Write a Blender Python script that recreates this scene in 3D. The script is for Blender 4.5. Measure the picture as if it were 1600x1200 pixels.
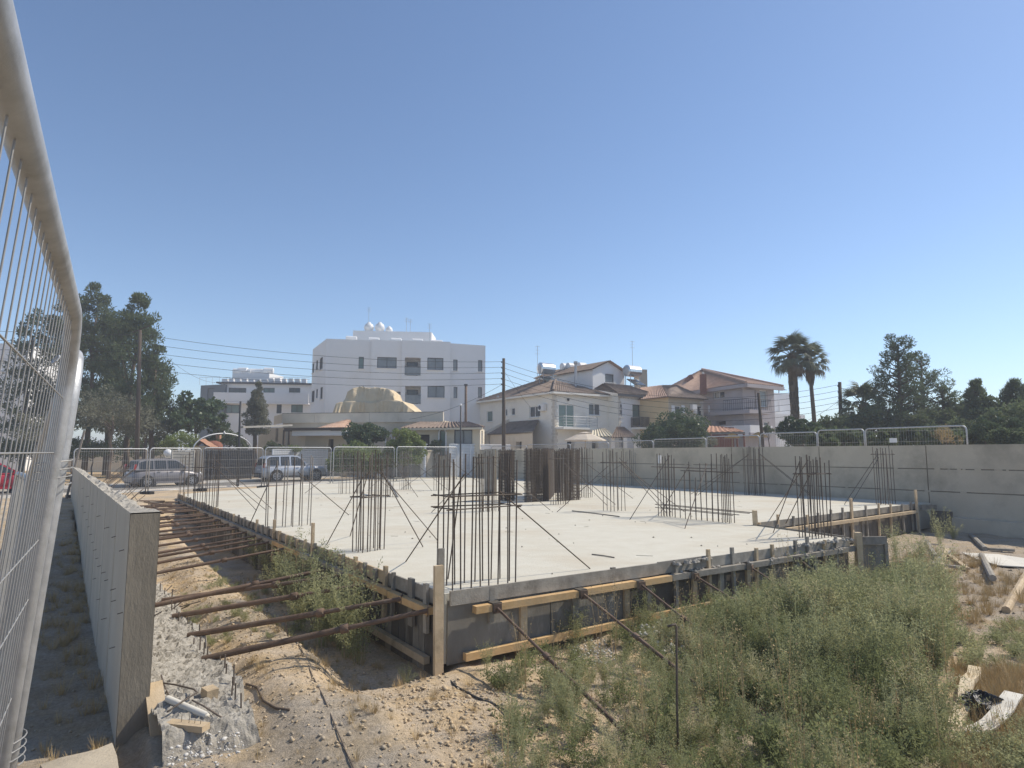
import bpy, bmesh, math, random
import numpy as np
from mathutils import Vector, Quaternion, Matrix

random.seed(7)
RNG = np.random.default_rng(11)
R = math.radians
for o in list(bpy.data.objects):
    bpy.data.objects.remove(o, do_unlink=True)
SC = bpy.context.scene
COL = SC.collection

# ------------------------------------------------------------------ camera
FPX, HZ, HC = 1000.0, 709.0, 1.65          # focal length in px of a 1600 px wide picture, horizon row, eye height
PITCH = math.atan((HZ - 600) / FPX)
cam = bpy.data.cameras.new('camera')
cam.sensor_width = 36.0
cam.sensor_fit = 'HORIZONTAL'
cam.lens = 36.0 * FPX / 1600.0
cam.clip_start = 0.05
cam.clip_end = 3000
camo = bpy.data.objects.new('camera', cam)
COL.objects.link(camo)
camo.location = (0, 0, HC)
camo.rotation_euler = (R(90) + PITCH, 0, 0)
SC.camera = camo

# ------------------------------------------------------------------ light
SUN_AZ = R(21.5)          # angle from +X towards +Y
SUN_EL = R(47.0)
world = bpy.data.worlds.new('World')
SC.world = world
world.use_nodes = True
wn, wl = world.node_tree.nodes, world.node_tree.links
wn.clear()
sky = wn.new('ShaderNodeTexSky')
sky.sky_type = 'NISHITA'
sky.sun_disc = False
sky.sun_elevation = SUN_EL
sky.sun_rotation = R(90) - SUN_AZ
sky.altitude = 100
sky.air_density = 0.88
sky.dust_density = 0.22
sky.ozone_density = 2.6
bg = wn.new('ShaderNodeBackground')
bg.inputs[1].default_value = 0.145
wo = wn.new('ShaderNodeOutputWorld')
wl.new(sky.outputs[0], bg.inputs[0])
wl.new(bg.outputs[0], wo.inputs[0])
sl = bpy.data.lights.new('sun', 'SUN')
sl.energy = 4.5
sl.angle = R(0.55)
sl.color = (1.0, 0.91, 0.77)
so = bpy.data.objects.new('sun', sl)
COL.objects.link(so)
sdir = Vector((math.cos(SUN_AZ) * math.cos(SUN_EL), math.sin(SUN_AZ) * math.cos(SUN_EL), math.sin(SUN_EL)))
so.rotation_euler = sdir.to_track_quat('Z', 'Y').to_euler()
so.location = (30, 10, 40)
SC.view_settings.view_transform = 'Standard'
SC.view_settings.look = 'None'
SC.view_settings.gamma = 1.0
SC.view_settings.exposure = 0.16
SC.view_settings.use_curve_mapping = False

# ------------------------------------------------------------------ measuring helpers
CP, SP = math.cos(PITCH), math.sin(PITCH)
def ray(u, v):
    x = (u - 800) / FPX
    y = (600 - v) / FPX
    return x, CP - SP * y, SP + CP * y
def P(u, v, z=None, Y=None):
    """the world point seen at a pixel of the 1600x1200 photograph, on a level z or at a distance Y"""
    r = ray(u, v)
    t = (z - HC) / r[2] if z is not None else Y / r[1]
    return Vector((r[0] * t, r[1] * t, HC + r[2] * t))
_n = math.hypot(670, 1005.9)
D1 = Vector((-670 / _n, 1005.9 / _n, 0))          # along the long walls
D2 = Vector((D1.y, -D1.x, 0))                     # across the site
C0 = P(695, 928, 0)
def S(a, b, z=0.0):
    return Vector((C0.x + D1.x * a + D2.x * b, C0.y + D1.y * a + D2.y * b, z))
def AB(p):
    dx, dy = p[0] - C0.x, p[1] - C0.y
    return dx * D1.x + dy * D1.y, dx * D2.x + dy * D2.y
ROADA = R(56.5)
DR = Vector((math.cos(ROADA), math.sin(ROADA), 0))
NR = Vector((-math.sin(ROADA), math.cos(ROADA), 0))
def RD(m, n, z=0.0):
    return DR * m + NR * n + Vector((0, 0, z))
def MN(p):
    return p[0] * DR.x + p[1] * DR.y, p[0] * NR.x + p[1] * NR.y
def on_wall(A, B, u, v):
    """(distance along A->B, height) where the pixel's ray meets the vertical plane through A, B"""
    r = ray(u, v)
    dx, dy = B[0] - A[0], B[1] - A[1]
    L = math.hypot(dx, dy)
    det = r[0] * (-dy) + dx * r[1]
    t = (A[0] * (-dy) + dx * A[1]) / det
    x, y = r[0] * t, r[1] * t
    return ((x - A[0]) * dx + (y - A[1]) * dy) / L, HC + r[2] * t
def gpx(u, Y):
    return Vector(((u - 800) / FPX * Y * 1.0, Y, 0))

# ------------------------------------------------------------------ materials
MATS = {}
def mat(name, c1, c2=None, scale=4.0, rough=0.85, bump=0.0, bscale=None, metal=0.0, c3=None, s3=0.6, t3=(0.5, 0.7), detail=6.0,
        coord='pos', transl=0.0, spec=0.35, stretch=None, objrand=0.0):
    m = bpy.data.materials.new(name)
    m.use_nodes = True
    n, l = m.node_tree.nodes, m.node_tree.links
    n.clear()
    out = n.new('ShaderNodeOutputMaterial')
    b = n.new('ShaderNodeBsdfPrincipled')
    b.inputs['Roughness'].default_value = rough
    b.inputs['Metallic'].default_value = metal
    b.inputs['Specular IOR Level'].default_value = spec
    l.new(b.outputs[0], out.inputs[0])
    if coord == 'pos':
        g = n.new('ShaderNodeNewGeometry'); vec = g.outputs['Position']
    else:
        g = n.new('ShaderNodeTexCoord'); vec = g.outputs['Object']
    if stretch:
        mp = n.new('ShaderNodeMapping')
        mp.inputs['Scale'].default_value = stretch
        l.new(vec, mp.inputs[0]); vec = mp.outputs[0]
    def noise(s, d=detail, r=0.6):
        t = n.new('ShaderNodeTexNoise')
        t.inputs['Scale'].default_value = s
        t.inputs['Detail'].default_value = d
        t.inputs['Roughness'].default_value = r
        l.new(vec, t.inputs['Vector'])
        return t.outputs['Fac']
    def mix(f, a, c):
        x = n.new('ShaderNodeMix'); x.data_type = 'RGBA'
        if f is not None: l.new(f, x.inputs[0])
        for k, q in ((6, a), (7, c)):
            if isinstance(q, tuple): x.inputs[k].default_value = (*q, 1)
            else: l.new(q, x.inputs[k])
        return x
    def ramp(f, lo, hi):
        r_ = n.new('ShaderNodeMapRange')
        r_.inputs[1].default_value = lo; r_.inputs[2].default_value = hi
        r_.clamp = True
        l.new(f, r_.inputs[0])
        return r_.outputs[0]
    if c2 is None:
        colr = None
        b.inputs['Base Color'].default_value = (*c1, 1)
    else:
        colr = mix(ramp(noise(scale), 0.34, 0.66), c1, c2).outputs[2]
        if c3 is not None:
            colr = mix(ramp(noise(s3, 8.0, 0.65), *t3), colr, c3).outputs[2]
    if objrand > 0 and colr is not None:
        oi = n.new('ShaderNodeObjectInfo')
        hs = n.new('ShaderNodeHueSaturation')
        mr = n.new('ShaderNodeMapRange')
        mr.inputs[3].default_value = 1 - objrand; mr.inputs[4].default_value = 1 + objrand
        l.new(oi.outputs['Random'], mr.inputs[0]); l.new(mr.outputs[0], hs.inputs['Value'])
        l.new(colr, hs.inputs['Color']); colr = hs.outputs[0]
    if colr is not None:
        l.new(colr, b.inputs['Base Color'])
    if bump > 0:
        bp = n.new('ShaderNodeBump')
        bp.inputs['Strength'].default_value = min(1.0, bump)
        bp.inputs['Distance'].default_value = 0.02 if bump <= 1 else 0.02 * bump
        l.new(noise(bscale or scale * 4, 8.0, 0.7), bp.inputs['Height'])
        l.new(bp.outputs[0], b.inputs['Normal'])
    if transl > 0:
        tr = n.new('ShaderNodeBsdfTranslucent')
        ms = n.new('ShaderNodeMixShader'); ms.inputs[0].default_value = transl
        if colr is not None: l.new(colr, tr.inputs[0])
        else: tr.inputs[0].default_value = (*c1, 1)
        l.new(b.outputs[0], ms.inputs[1]); l.new(tr.outputs[0], ms.inputs[2])
        l.new(ms.outputs[0], out.inputs[0])
    MATS[name] = m
    return m

mat('slab', (0.55, 0.52, 0.43), (0.60, 0.575, 0.49), 2.2, 0.92, 0.5, 26, c3=(0.51, 0.45, 0.345), s3=0.28, t3=(0.48, 0.70))
mat('wall_concrete', (0.47, 0.42, 0.335), (0.55, 0.495, 0.40), 1.6, 0.9, 0.3, 18, c3=(0.39, 0.345, 0.27), s3=0.8, t3=(0.52, 0.72), stretch=(1, 1, 0.45))
mat('boundary_concrete', (0.50, 0.43, 0.325), (0.57, 0.495, 0.38), 1.0, 0.9, 0.3, 18, c3=(0.38, 0.33, 0.25), s3=0.55, t3=(0.5, 0.66))
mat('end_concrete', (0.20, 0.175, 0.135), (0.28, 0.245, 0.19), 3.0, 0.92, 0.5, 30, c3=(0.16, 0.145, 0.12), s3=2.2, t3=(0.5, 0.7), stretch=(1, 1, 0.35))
mat('rough_concrete', (0.31, 0.285, 0.24), (0.46, 0.43, 0.375), 9.0, 0.95, 1.0, 45, c3=(0.28, 0.26, 0.225), s3=5.0, t3=(0.52, 0.7))
mat('paver_concrete', (0.42, 0.36, 0.27), (0.52, 0.45, 0.34), 2.5, 0.93, 0.6, 30, c3=(0.34, 0.29, 0.22), s3=1.6)
mat('asphalt', (0.15, 0.14, 0.125), (0.20, 0.185, 0.165), 3.0, 0.9, 0.5, 60, c3=(0.17, 0.155, 0.135), s3=0.25)
mat('kerb', (0.55, 0.53, 0.49), (0.64, 0.62, 0.58), 3.0, 0.9)
mat('pavement', (0.36, 0.34, 0.30), (0.44, 0.41, 0.36), 2.0, 0.9, 0.3, 30)
mat('ply', (0.17, 0.155, 0.13), (0.25, 0.23, 0.195), 2.0, 0.8, 0.3, 22, c3=(0.33, 0.31, 0.27), s3=2.6, t3=(0.55, 0.72), stretch=(1, 1, 0.4))
mat('ply_dark', (0.085, 0.075, 0.062), (0.135, 0.12, 0.10), 2.5, 0.85, 0.3, 22, c3=(0.22, 0.20, 0.165), s3=3.0, t3=(0.58, 0.75), stretch=(1, 1, 0.3))
mat('timber_grey', (0.24, 0.22, 0.185), (0.36, 0.33, 0.28), 5.0, 0.85, 0.4, 40, c3=(0.16, 0.14, 0.115), s3=3.0, t3=(0.55, 0.75), objrand=0.18)
mat('timber_orange', (0.53, 0.34, 0.155), (0.60, 0.41, 0.21), 5.0, 0.8, 0.3, 40, c3=(0.44, 0.33, 0.20), s3=3.0, objrand=0.1)
mat('timber_pale', (0.50, 0.38, 0.235), (0.58, 0.46, 0.31), 5.0, 0.85, 0.4, 40, c3=(0.36, 0.28, 0.18), s3=4.0, objrand=0.15)
mat('rebar', (0.105, 0.085, 0.07), (0.155, 0.125, 0.10), 30.0, 0.75, 0.3, 140, metal=0.25, objrand=0.25)
mat('rebar_light', (0.20, 0.175, 0.15), (0.28, 0.25, 0.215), 25.0, 0.7, 0.2, 120, metal=0.2, objrand=0.2)
mat('prop_rust', (0.125, 0.085, 0.062), (0.19, 0.13, 0.092), 8.0, 0.75, 0.4, 60, metal=0.2, c3=(0.20, 0.165, 0.13), s3=3.0, t3=(0.55, 0.75), objrand=0.2)
mat('galvanised', (0.40, 0.41, 0.42), (0.52, 0.53, 0.54), 22.0, 0.52, 0.15, 90, metal=0.55, c3=(0.30, 0.29, 0.27), s3=6.0, t3=(0.56, 0.74))
mat('wire', (0.30, 0.295, 0.285), (0.38, 0.375, 0.36), 30.0, 0.6, metal=0.4)
mat('steel', (0.62, 0.62, 0.62), (0.70, 0.70, 0.70), 5.0, 0.28, metal=0.9)
mat('white_stucco', (0.78, 0.77, 0.755), (0.82, 0.81, 0.80), 0.5, 0.9, c3=(0.73, 0.715, 0.69), s3=0.25)
mat('cream_stucco', (0.68, 0.61, 0.485), (0.73, 0.66, 0.54), 0.6, 0.9, c3=(0.57, 0.51, 0.41), s3=0.4)
mat('beige_stucco', (0.60, 0.52, 0.395), (0.66, 0.58, 0.45), 0.6, 0.9, c3=(0.45, 0.385, 0.29), s3=0.4)
mat('ivory_stucco', (0.82, 0.785, 0.70), (0.84, 0.81, 0.74), 0.6, 0.9, c3=(0.69, 0.65, 0.57), s3=0.4)
mat('yellow_stucco', (0.62, 0.475, 0.27), (0.66, 0.515, 0.31), 0.6, 0.9)
mat('khaki_stucco', (0.44, 0.38, 0.28), (0.50, 0.43, 0.32), 0.6, 0.9)
mat('mauve_stucco', (0.40, 0.365, 0.37), (0.45, 0.41, 0.415), 0.6, 0.9, c3=(0.36, 0.33, 0.33), s3=0.4)
mat('mauve_dark', (0.20, 0.165, 0.18), (0.24, 0.20, 0.215), 0.6, 0.9)
mat('slate_paint', (0.12, 0.145, 0.17), (0.15, 0.175, 0.20), 0.6, 0.85)
mat('quoin', (0.56, 0.52, 0.45), (0.66, 0.62, 0.55), 3.0, 0.9, 0.4, 20)
mat('tile_brown', (0.19, 0.14, 0.11), (0.27, 0.205, 0.16), 3.0, 0.85, c3=(0.11, 0.08, 0.062), s3=1.0)
mat('tile_red', (0.42, 0.27, 0.195), (0.52, 0.36, 0.27), 3.0, 0.85, c3=(0.35, 0.225, 0.165), s3=0.9)
mat('tile_pale', (0.58, 0.52, 0.40), (0.66, 0.60, 0.48), 3.0, 0.85)
mat('chimney_brick', (0.20, 0.075, 0.05), (0.26, 0.11, 0.075), 6.0, 0.9)
mat('glass', (0.035, 0.045, 0.052), (0.06, 0.075, 0.085), 0.8, 0.12, spec=0.6)
mat('glass_green', (0.10, 0.16, 0.15), (0.14, 0.21, 0.195), 0.8, 0.12, spec=0.6)
mat('glass_pale', (0.16, 0.185, 0.20), (0.24, 0.265, 0.28), 1.0, 0.2, spec=0.5)
mat('void', (0.02, 0.02, 0.02), (0.03, 0.028, 0.026), 2.0, 0.9)
mat('frame_white', (0.74, 0.74, 0.73), (0.78, 0.78, 0.77), 2.0, 0.5)
mat('frame_dark', (0.05, 0.055, 0.065), (0.07, 0.075, 0.085), 2.0, 0.5)
mat('white_metal', (0.70, 0.71, 0.72), (0.76, 0.77, 0.78), 2.0, 0.45)
mat('dark_metal', (0.035, 0.036, 0.04), (0.055, 0.056, 0.06), 4.0, 0.55, metal=0.2)
mat('plastic_white', (0.72, 0.72, 0.71), (0.78, 0.78, 0.77), 2.0, 0.4)
mat('tarp', (0.60, 0.48, 0.31), (0.67, 0.55, 0.37), 1.2, 0.85, 0.4, 6, c3=(0.53, 0.42, 0.26), s3=0.8)
mat('canvas', (0.66, 0.58, 0.48), (0.70, 0.63, 0.53), 2.0, 0.9, transl=0.25)
mat('canvas_ochre', (0.60, 0.37, 0.12), (0.66, 0.43, 0.16), 2.0, 0.9, transl=0.25)
mat('pole_wood', (0.065, 0.05, 0.04), (0.10, 0.078, 0.06), 6.0, 0.9, 0.4, 40, stretch=(3, 3, 0.3))
mat('cable', (0.03, 0.03, 0.03), (0.04, 0.04, 0.04), 2.0, 0.7)
mat('rubber', (0.018, 0.018, 0.018), (0.028, 0.028, 0.028), 9.0, 0.85)
mat('alloy', (0.34, 0.34, 0.35), (0.44, 0.44, 0.45), 8.0, 0.4, metal=0.7)
mat('paint_grey', (0.20, 0.19, 0.20), (0.21, 0.20, 0.21), 1.0, 0.36, metal=0.15, spec=0.5)
mat('paint_silver', (0.52, 0.54, 0.57), (0.54, 0.56, 0.59), 1.0, 0.3, metal=0.35, spec=0.5)
mat('paint_red', (0.36, 0.012, 0.03), (0.38, 0.014, 0.034), 1.0, 0.28, spec=0.5)
mat('car_glass', (0.02, 0.024, 0.026), (0.03, 0.034, 0.036), 1.0, 0.08, spec=0.6)
mat('lamp_clear', (0.62, 0.63, 0.64), (0.70, 0.71, 0.72), 5.0, 0.15, spec=0.7)
mat('lamp_red', (0.30, 0.012, 0.012), (0.34, 0.016, 0.016), 5.0, 0.2, spec=0.6)
mat('bark', (0.10, 0.075, 0.055), (0.16, 0.125, 0.095), 6.0, 0.95, 0.6, 20, stretch=(2, 2, 0.5))
mat('leaf_pine', (0.080, 0.112, 0.056), (0.13, 0.165, 0.082), 1.3, 0.75, transl=0.4, objrand=0.12)
mat('leaf_olive', (0.15, 0.155, 0.105), (0.22, 0.22, 0.155), 1.5, 0.7, transl=0.25)
mat('leaf_broad', (0.055, 0.09, 0.042), (0.10, 0.14, 0.066), 1.5, 0.5, transl=0.3, spec=0.4, objrand=0.1)
mat('leaf_bright', (0.15, 0.20, 0.055), (0.23, 0.275, 0.09), 1.8, 0.6, transl=0.3)
mat('leaf_dark', (0.085, 0.118, 0.058), (0.14, 0.172, 0.082), 1.2, 0.65, transl=0.45, objrand=0.15)
mat('leaf_palm', (0.09, 0.11, 0.062), (0.14, 0.16, 0.09), 1.6, 0.6, transl=0.35)
mat('leaf_dead', (0.13, 0.098, 0.06), (0.19, 0.145, 0.09), 2.0, 0.9)
mat('weed', (0.29, 0.305, 0.155), (0.40, 0.405, 0.23), 1.4, 0.85, transl=0.5, spec=0.12, c3=(0.46, 0.42, 0.22), s3=0.9, t3=(0.52, 0.75))
mat('weed_dark', (0.20, 0.225, 0.10), (0.28, 0.30, 0.145), 1.4, 0.85, transl=0.5, spec=0.12)
mat('weed_pale', (0.46, 0.42, 0.24), (0.56, 0.51, 0.31), 2.0, 0.85, transl=0.42, spec=0.12)
mat('straw', (0.40, 0.29, 0.14), (0.50, 0.385, 0.21), 3.0, 0.9, transl=0.15)
mat('stone', (0.36, 0.30, 0.215), (0.50, 0.425, 0.32), 9.0, 0.95, 0.4, 50, c3=(0.27, 0.235, 0.185), s3=6.0)
mat('clod', (0.50, 0.385, 0.245), (0.60, 0.475, 0.32), 7.0, 0.97, 0.6, 40, spec=0.1, c3=(0.42, 0.34, 0.235), s3=1.5)
mat('white_rubble', (0.52, 0.50, 0.46), (0.68, 0.66, 0.62), 9.0, 0.95, 0.4, 50)
mat('bag_black', (0.012, 0.012, 0.013), (0.022, 0.022, 0.024), 9.0, 0.3, 0.6, 30, spec=0.5)
mat('pvc_grey', (0.30, 0.29, 0.265), (0.36, 0.35, 0.32), 5.0, 0.5)
mat('pvc_white', (0.62, 0.585, 0.50), (0.68, 0.645, 0.56), 3.0, 0.6)
mat('terracotta', (0.40, 0.21, 0.13), (0.46, 0.26, 0.17), 5.0, 0.85)
mat('foam', (0.60, 0.50, 0.34), (0.68, 0.58, 0.42), 9.0, 0.95, 0.5, 30)

def ground_material():
    m = bpy.data.materials.new('soil')
    m.use_nodes = True
    n, l = m.node_tree.nodes, m.node_tree.links
    b = n['Principled BSDF']
    b.inputs['Roughness'].default_value = 0.97
    b.inputs['Specular IOR Level'].default_value = 0.15
    at = n.new('ShaderNodeAttribute'); at.attribute_name = 'soil_tint'
    g = n.new('ShaderNodeNewGeometry')
    def noise(s, d, r):
        t = n.new('ShaderNodeTexNoise')
        t.inputs['Scale'].default_value = s; t.inputs['Detail'].default_value = d; t.inputs['Roughness'].default_value = r
        l.new(g.outputs['Position'], t.inputs['Vector']); return t.outputs['Fac']
    def mr(f, a0, a1, b0, b1):
        r_ = n.new('ShaderNodeMapRange')
        for k, q in enumerate((a0, a1, b0, b1)): r_.inputs[k + 1].default_value = q
        l.new(f, r_.inputs[0]); return r_.outputs[0]
    hs = n.new('ShaderNodeHueSaturation')
    l.new(at.outputs['Color'], hs.inputs['Color'])
    l.new(mr(noise(26, 8, 0.75), 0.3, 0.7, 0.66, 1.28), hs.inputs['Value'])
    hs2 = n.new('ShaderNodeHueSaturation')
    l.new(hs.outputs[0], hs2.inputs['Color'])
    l.new(mr(noise(1.7, 6, 0.7), 0.3, 0.7, 0.82, 1.16), hs2.inputs['Value'])
    l.new(mr(noise(2.6, 5, 0.6), 0.35, 0.65, 0.75, 1.1), hs2.inputs['Saturation'])
    l.new(hs2.outputs[0], b.inputs['Base Color'])
    bp = n.new('ShaderNodeBump'); bp.inputs['Strength'].default_value = 1.0; bp.inputs['Distance'].default_value = 0.035
    l.new(noise(22, 10, 0.75), bp.inputs['Height'])
    l.new(bp.outputs[0], b.inputs['Normal'])
    MATS['soil'] = m
ground_material()

# ------------------------------------------------------------------ mesh helpers
class MB:
    """collects shapes in world coordinates; build() links them as ONE mesh object"""
    def __init__(s): s.v, s.f = [], []
    def poly(s, pts):
        i = len(s.v); s.v += [tuple(p) for p in pts]; s.f.append(tuple(range(i, i + len(pts))))
    def hexa(s, p):      # 8 corners: 4 bottom ccw, 4 top
        i = len(s.v); s.v += [tuple(q) for q in p]
        for f in ((3, 2, 1, 0), (4, 5, 6, 7), (0, 1, 5, 4), (1, 2, 6, 5), (2, 3, 7, 6), (3, 0, 4, 7)):
            s.f.append(tuple(i + k for k in f))
    def box(s, c, sx, sy, sz, ex=Vector((1, 0, 0)), ez=Vector((0, 0, 1))):
        ex = Vector(ex).normalized(); ez = Vector(ez).normalized(); ey = ez.cross(ex).normalized()
        c = Vector(c); X, Y_, Z = ex * sx / 2, ey * sy / 2, ez * sz / 2
        s.hexa([c - X - Y_ - Z, c + X - Y_ - Z, c + X + Y_ - Z, c - X + Y_ - Z, c - X - Y_ + Z, c + X - Y_ + Z, c + X + Y_ + Z, c - X + Y_ + Z])
    def beam(s, p, q, w, h, up=Vector((0, 0, 1))):
        p, q = Vector(p), Vector(q); d = (q - p); L = d.length; d.normalize()
        up = Vector(up); side = up.cross(d)
        if side.length < 1e-4: side = Vector((1, 0, 0))
        side.normalize(); u2 = d.cross(side)
        s.box((p + q) / 2, L, w, h, d, u2)
    def tube(s, pts, r, n=6, cap=True):
        pts = [Vector(p) for p in pts]; rs = r if isinstance(r, (list, tuple)) else [r] * len(pts)
        base = len(s.v); up = None
        for k, p in enumerate(pts):
            t = (pts[min(k + 1, len(pts) - 1)] - pts[max(k - 1, 0)]).normalized()
            if up is None:
                up = Vector((0, 0, 1)) if abs(t.z) < 0.9 else Vector((1, 0, 0))
            sd = up.cross(t)
            if sd.length < 1e-5: sd = Vector((0, 1, 0))
            sd.normalize(); up = t.cross(sd).normalized()
            for j in range(n):
                a = 2 * math.pi * j / n
                s.v.append(tuple(p + (sd * math.cos(a) + up * math.sin(a)) * rs[k]))
        for k in range(len(pts) - 1):
            for j in range(n):
                a0 = base + k * n + j; a1 = base + k * n + (j + 1) % n
                s.f.append((a0, a1, a1 + n, a0 + n))
        if cap:
            s.f.append(tuple(base + j for j in reversed(range(n))))
            s.f.append(tuple(base + (len(pts) - 1) * n + j for j in range(n)))
    def prism(s, poly, z0, z1):
        n = len(poly); i = len(s.v)
        s.v += [(p[0], p[1], z0) for p in poly] + [(p[0], p[1], z1) for p in poly]
        s.f.append(tuple(i + k for k in reversed(range(n)))); s.f.append(tuple(i + n + k for k in range(n)))
        for k in range(n):
            j = (k + 1) % n
            s.f.append((i + k, i + j, i + n + j, i + n + k))
    def lathe(s, c, prof, n=16, axis=Vector((0, 0, 1))):
        c = Vector(c); axis = Vector(axis).normalized()
        a = Vector((1, 0, 0)) if abs(axis.x) < 0.9 else Vector((0, 1, 0))
        e1 = axis.cross(a).normalized(); e2 = axis.cross(e1)
        i = len(s.v)
        for (r, h) in prof:
            for j in range(n):
                t = 2 * math.pi * j / n
                s.v.append(tuple(c + axis * h + (e1 * math.cos(t) + e2 * math.sin(t)) * max(r, 1e-4)))
        for k in range(len(prof) - 1):
            for j in range(n):
                a0 = i + k * n + j; a1 = i + k * n + (j + 1) % n
                s.f.append((a0, a1, a1 + n, a0 + n))
        s.f.append(tuple(i + j for j in reversed(range(n))))
        s.f.append(tuple(i + (len(prof) - 1) * n + j for j in range(n)))
    def grid(s, fn, nu, nv):
        i = len(s.v)
        for a in range(nu + 1):
            for b in range(nv + 1):
                s.v.append(tuple(fn(a / nu, b / nv)))
        for a in range(nu):
            for b in range(nv):
                q = i + a * (nv + 1) + b
                s.f.append((q, q + nv + 1, q + nv + 2, q + 1))
    def build(s, name, m, parent=None, loc=None, smooth=False, recalc=False):
        o_ = wloc(parent) if parent is not None else Vector(loc or (0, 0, 0))
        me = bpy.data.meshes.new(name)
        me.from_pydata([(x - o_.x, y - o_.y, z - o_.z) for x, y, z in s.v], [], s.f)
        if recalc:
            bm = bmesh.new(); bm.from_mesh(me); bmesh.ops.recalc_face_normals(bm, faces=bm.faces); bm.to_mesh(me); bm.free()
        me.materials.append(MATS[m])
        if smooth: me.polygons.foreach_set('use_smooth', [True] * len(me.polygons))
        me.update()
        ob = bpy.data.objects.new(name, me); COL.objects.link(ob)
        if parent is not None: ob.parent = parent
        else: ob.location = o_
        return ob
def wloc(o):
    while o.parent is not None: o = o.parent
    return o.location.copy()
def tag(o, label=None, cat=None, group=None, kind=None):
    if label: o['label'] = label
    if cat: o['category'] = cat
    if group: o['group'] = group
    if kind: o['kind'] = kind
    return o
def thing(name, label, cat, loc, group=None):
    o = bpy.data.objects.new(name, None); COL.objects.link(o); o.location = Vector(loc); o.empty_display_size = 0.2
    return tag(o, label, cat, group)
_unit = {}
def rod(parent, p, q, r, m, name='rebar', n=6):
    """a straight round bar that shares one unit cylinder per material"""
    key = (m, n)
    if key not in _unit:
        b_ = MB(); b_.tube([(0, 0, 0), (0, 0, 1)], 1.0, n)
        me = bpy.data.meshes.new(name); me.from_pydata(b_.v, [], b_.f); me.materials.append(MATS[m])
        me.polygons.foreach_set('use_smooth', [len(p_.vertices) == 4 for p_ in me.polygons]); _unit[key] = me
    o = bpy.data.objects.new(name, _unit[key]); COL.objects.link(o)
    p, q = Vector(p), Vector(q); d = q - p
    o.rotation_mode = 'QUATERNION'; o.rotation_quaternion = d.to_track_quat('Z', 'Y')
    o.scale = (r, r, d.length)
    if parent is not None:
        o.parent = parent; o.location = p - wloc(parent)
    else: o.location = p
    return o
def npmesh(name, V, F, m, parent=None, loc=None, smooth=False):
    """V (n,3), F (k,3 or 4) arrays"""
    o_ = wloc(parent) if parent is not None else Vector(loc or (0, 0, 0))
    me = bpy.data.meshes.new(name)
    V = np.asarray(V, dtype=np.float32) - np.array(o_, dtype=np.float32)
    F = np.asarray(F, dtype=np.int32); k = F.shape[1]
    me.vertices.add(len(V)); me.vertices.foreach_set('co', V.ravel())
    me.loops.add(F.size); me.loops.foreach_set('vertex_index', F.ravel())
    me.polygons.add(len(F)); me.polygons.foreach_set('loop_start', np.arange(0, F.size, k, dtype=np.int32))
    me.update(calc_edges=True)
    if smooth: me.polygons.foreach_set('use_smooth', np.ones(len(F), dtype=bool))
    me.materials.append(MATS[m])
    ob = bpy.data.objects.new(name, me); COL.objects.link(ob)
    if parent is not None: ob.parent = parent
    else: ob.location = o_
    return ob
def smooth01(x, lo, hi):
    t = np.clip((x - lo) / (hi - lo), 0, 1); return t * t * (3 - 2 * t)
def vnoise(x, y, s, seed=0):
    """cheap smooth value noise, -1..1"""
    x = np.asarray(x, dtype=float) / s; y = np.asarray(y, dtype=float) / s
    xi, yi = np.floor(x), np.floor(y); fx, fy = x - xi, y - yi
    fx, fy = fx * fx * (3 - 2 * fx), fy * fy * (3 - 2 * fy)
    def h(i, j):
        q = np.sin(i * 127.1 + j * 311.7 + seed * 74.7) * 43758.5453
        return (q - np.floor(q)) * 2 - 1
    return (h(xi, yi) * (1 - fx) + h(xi + 1, yi) * fx) * (1 - fy) + (h(xi, yi + 1) * (1 - fx) + h(xi + 1, yi + 1) * fx) * fy

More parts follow.
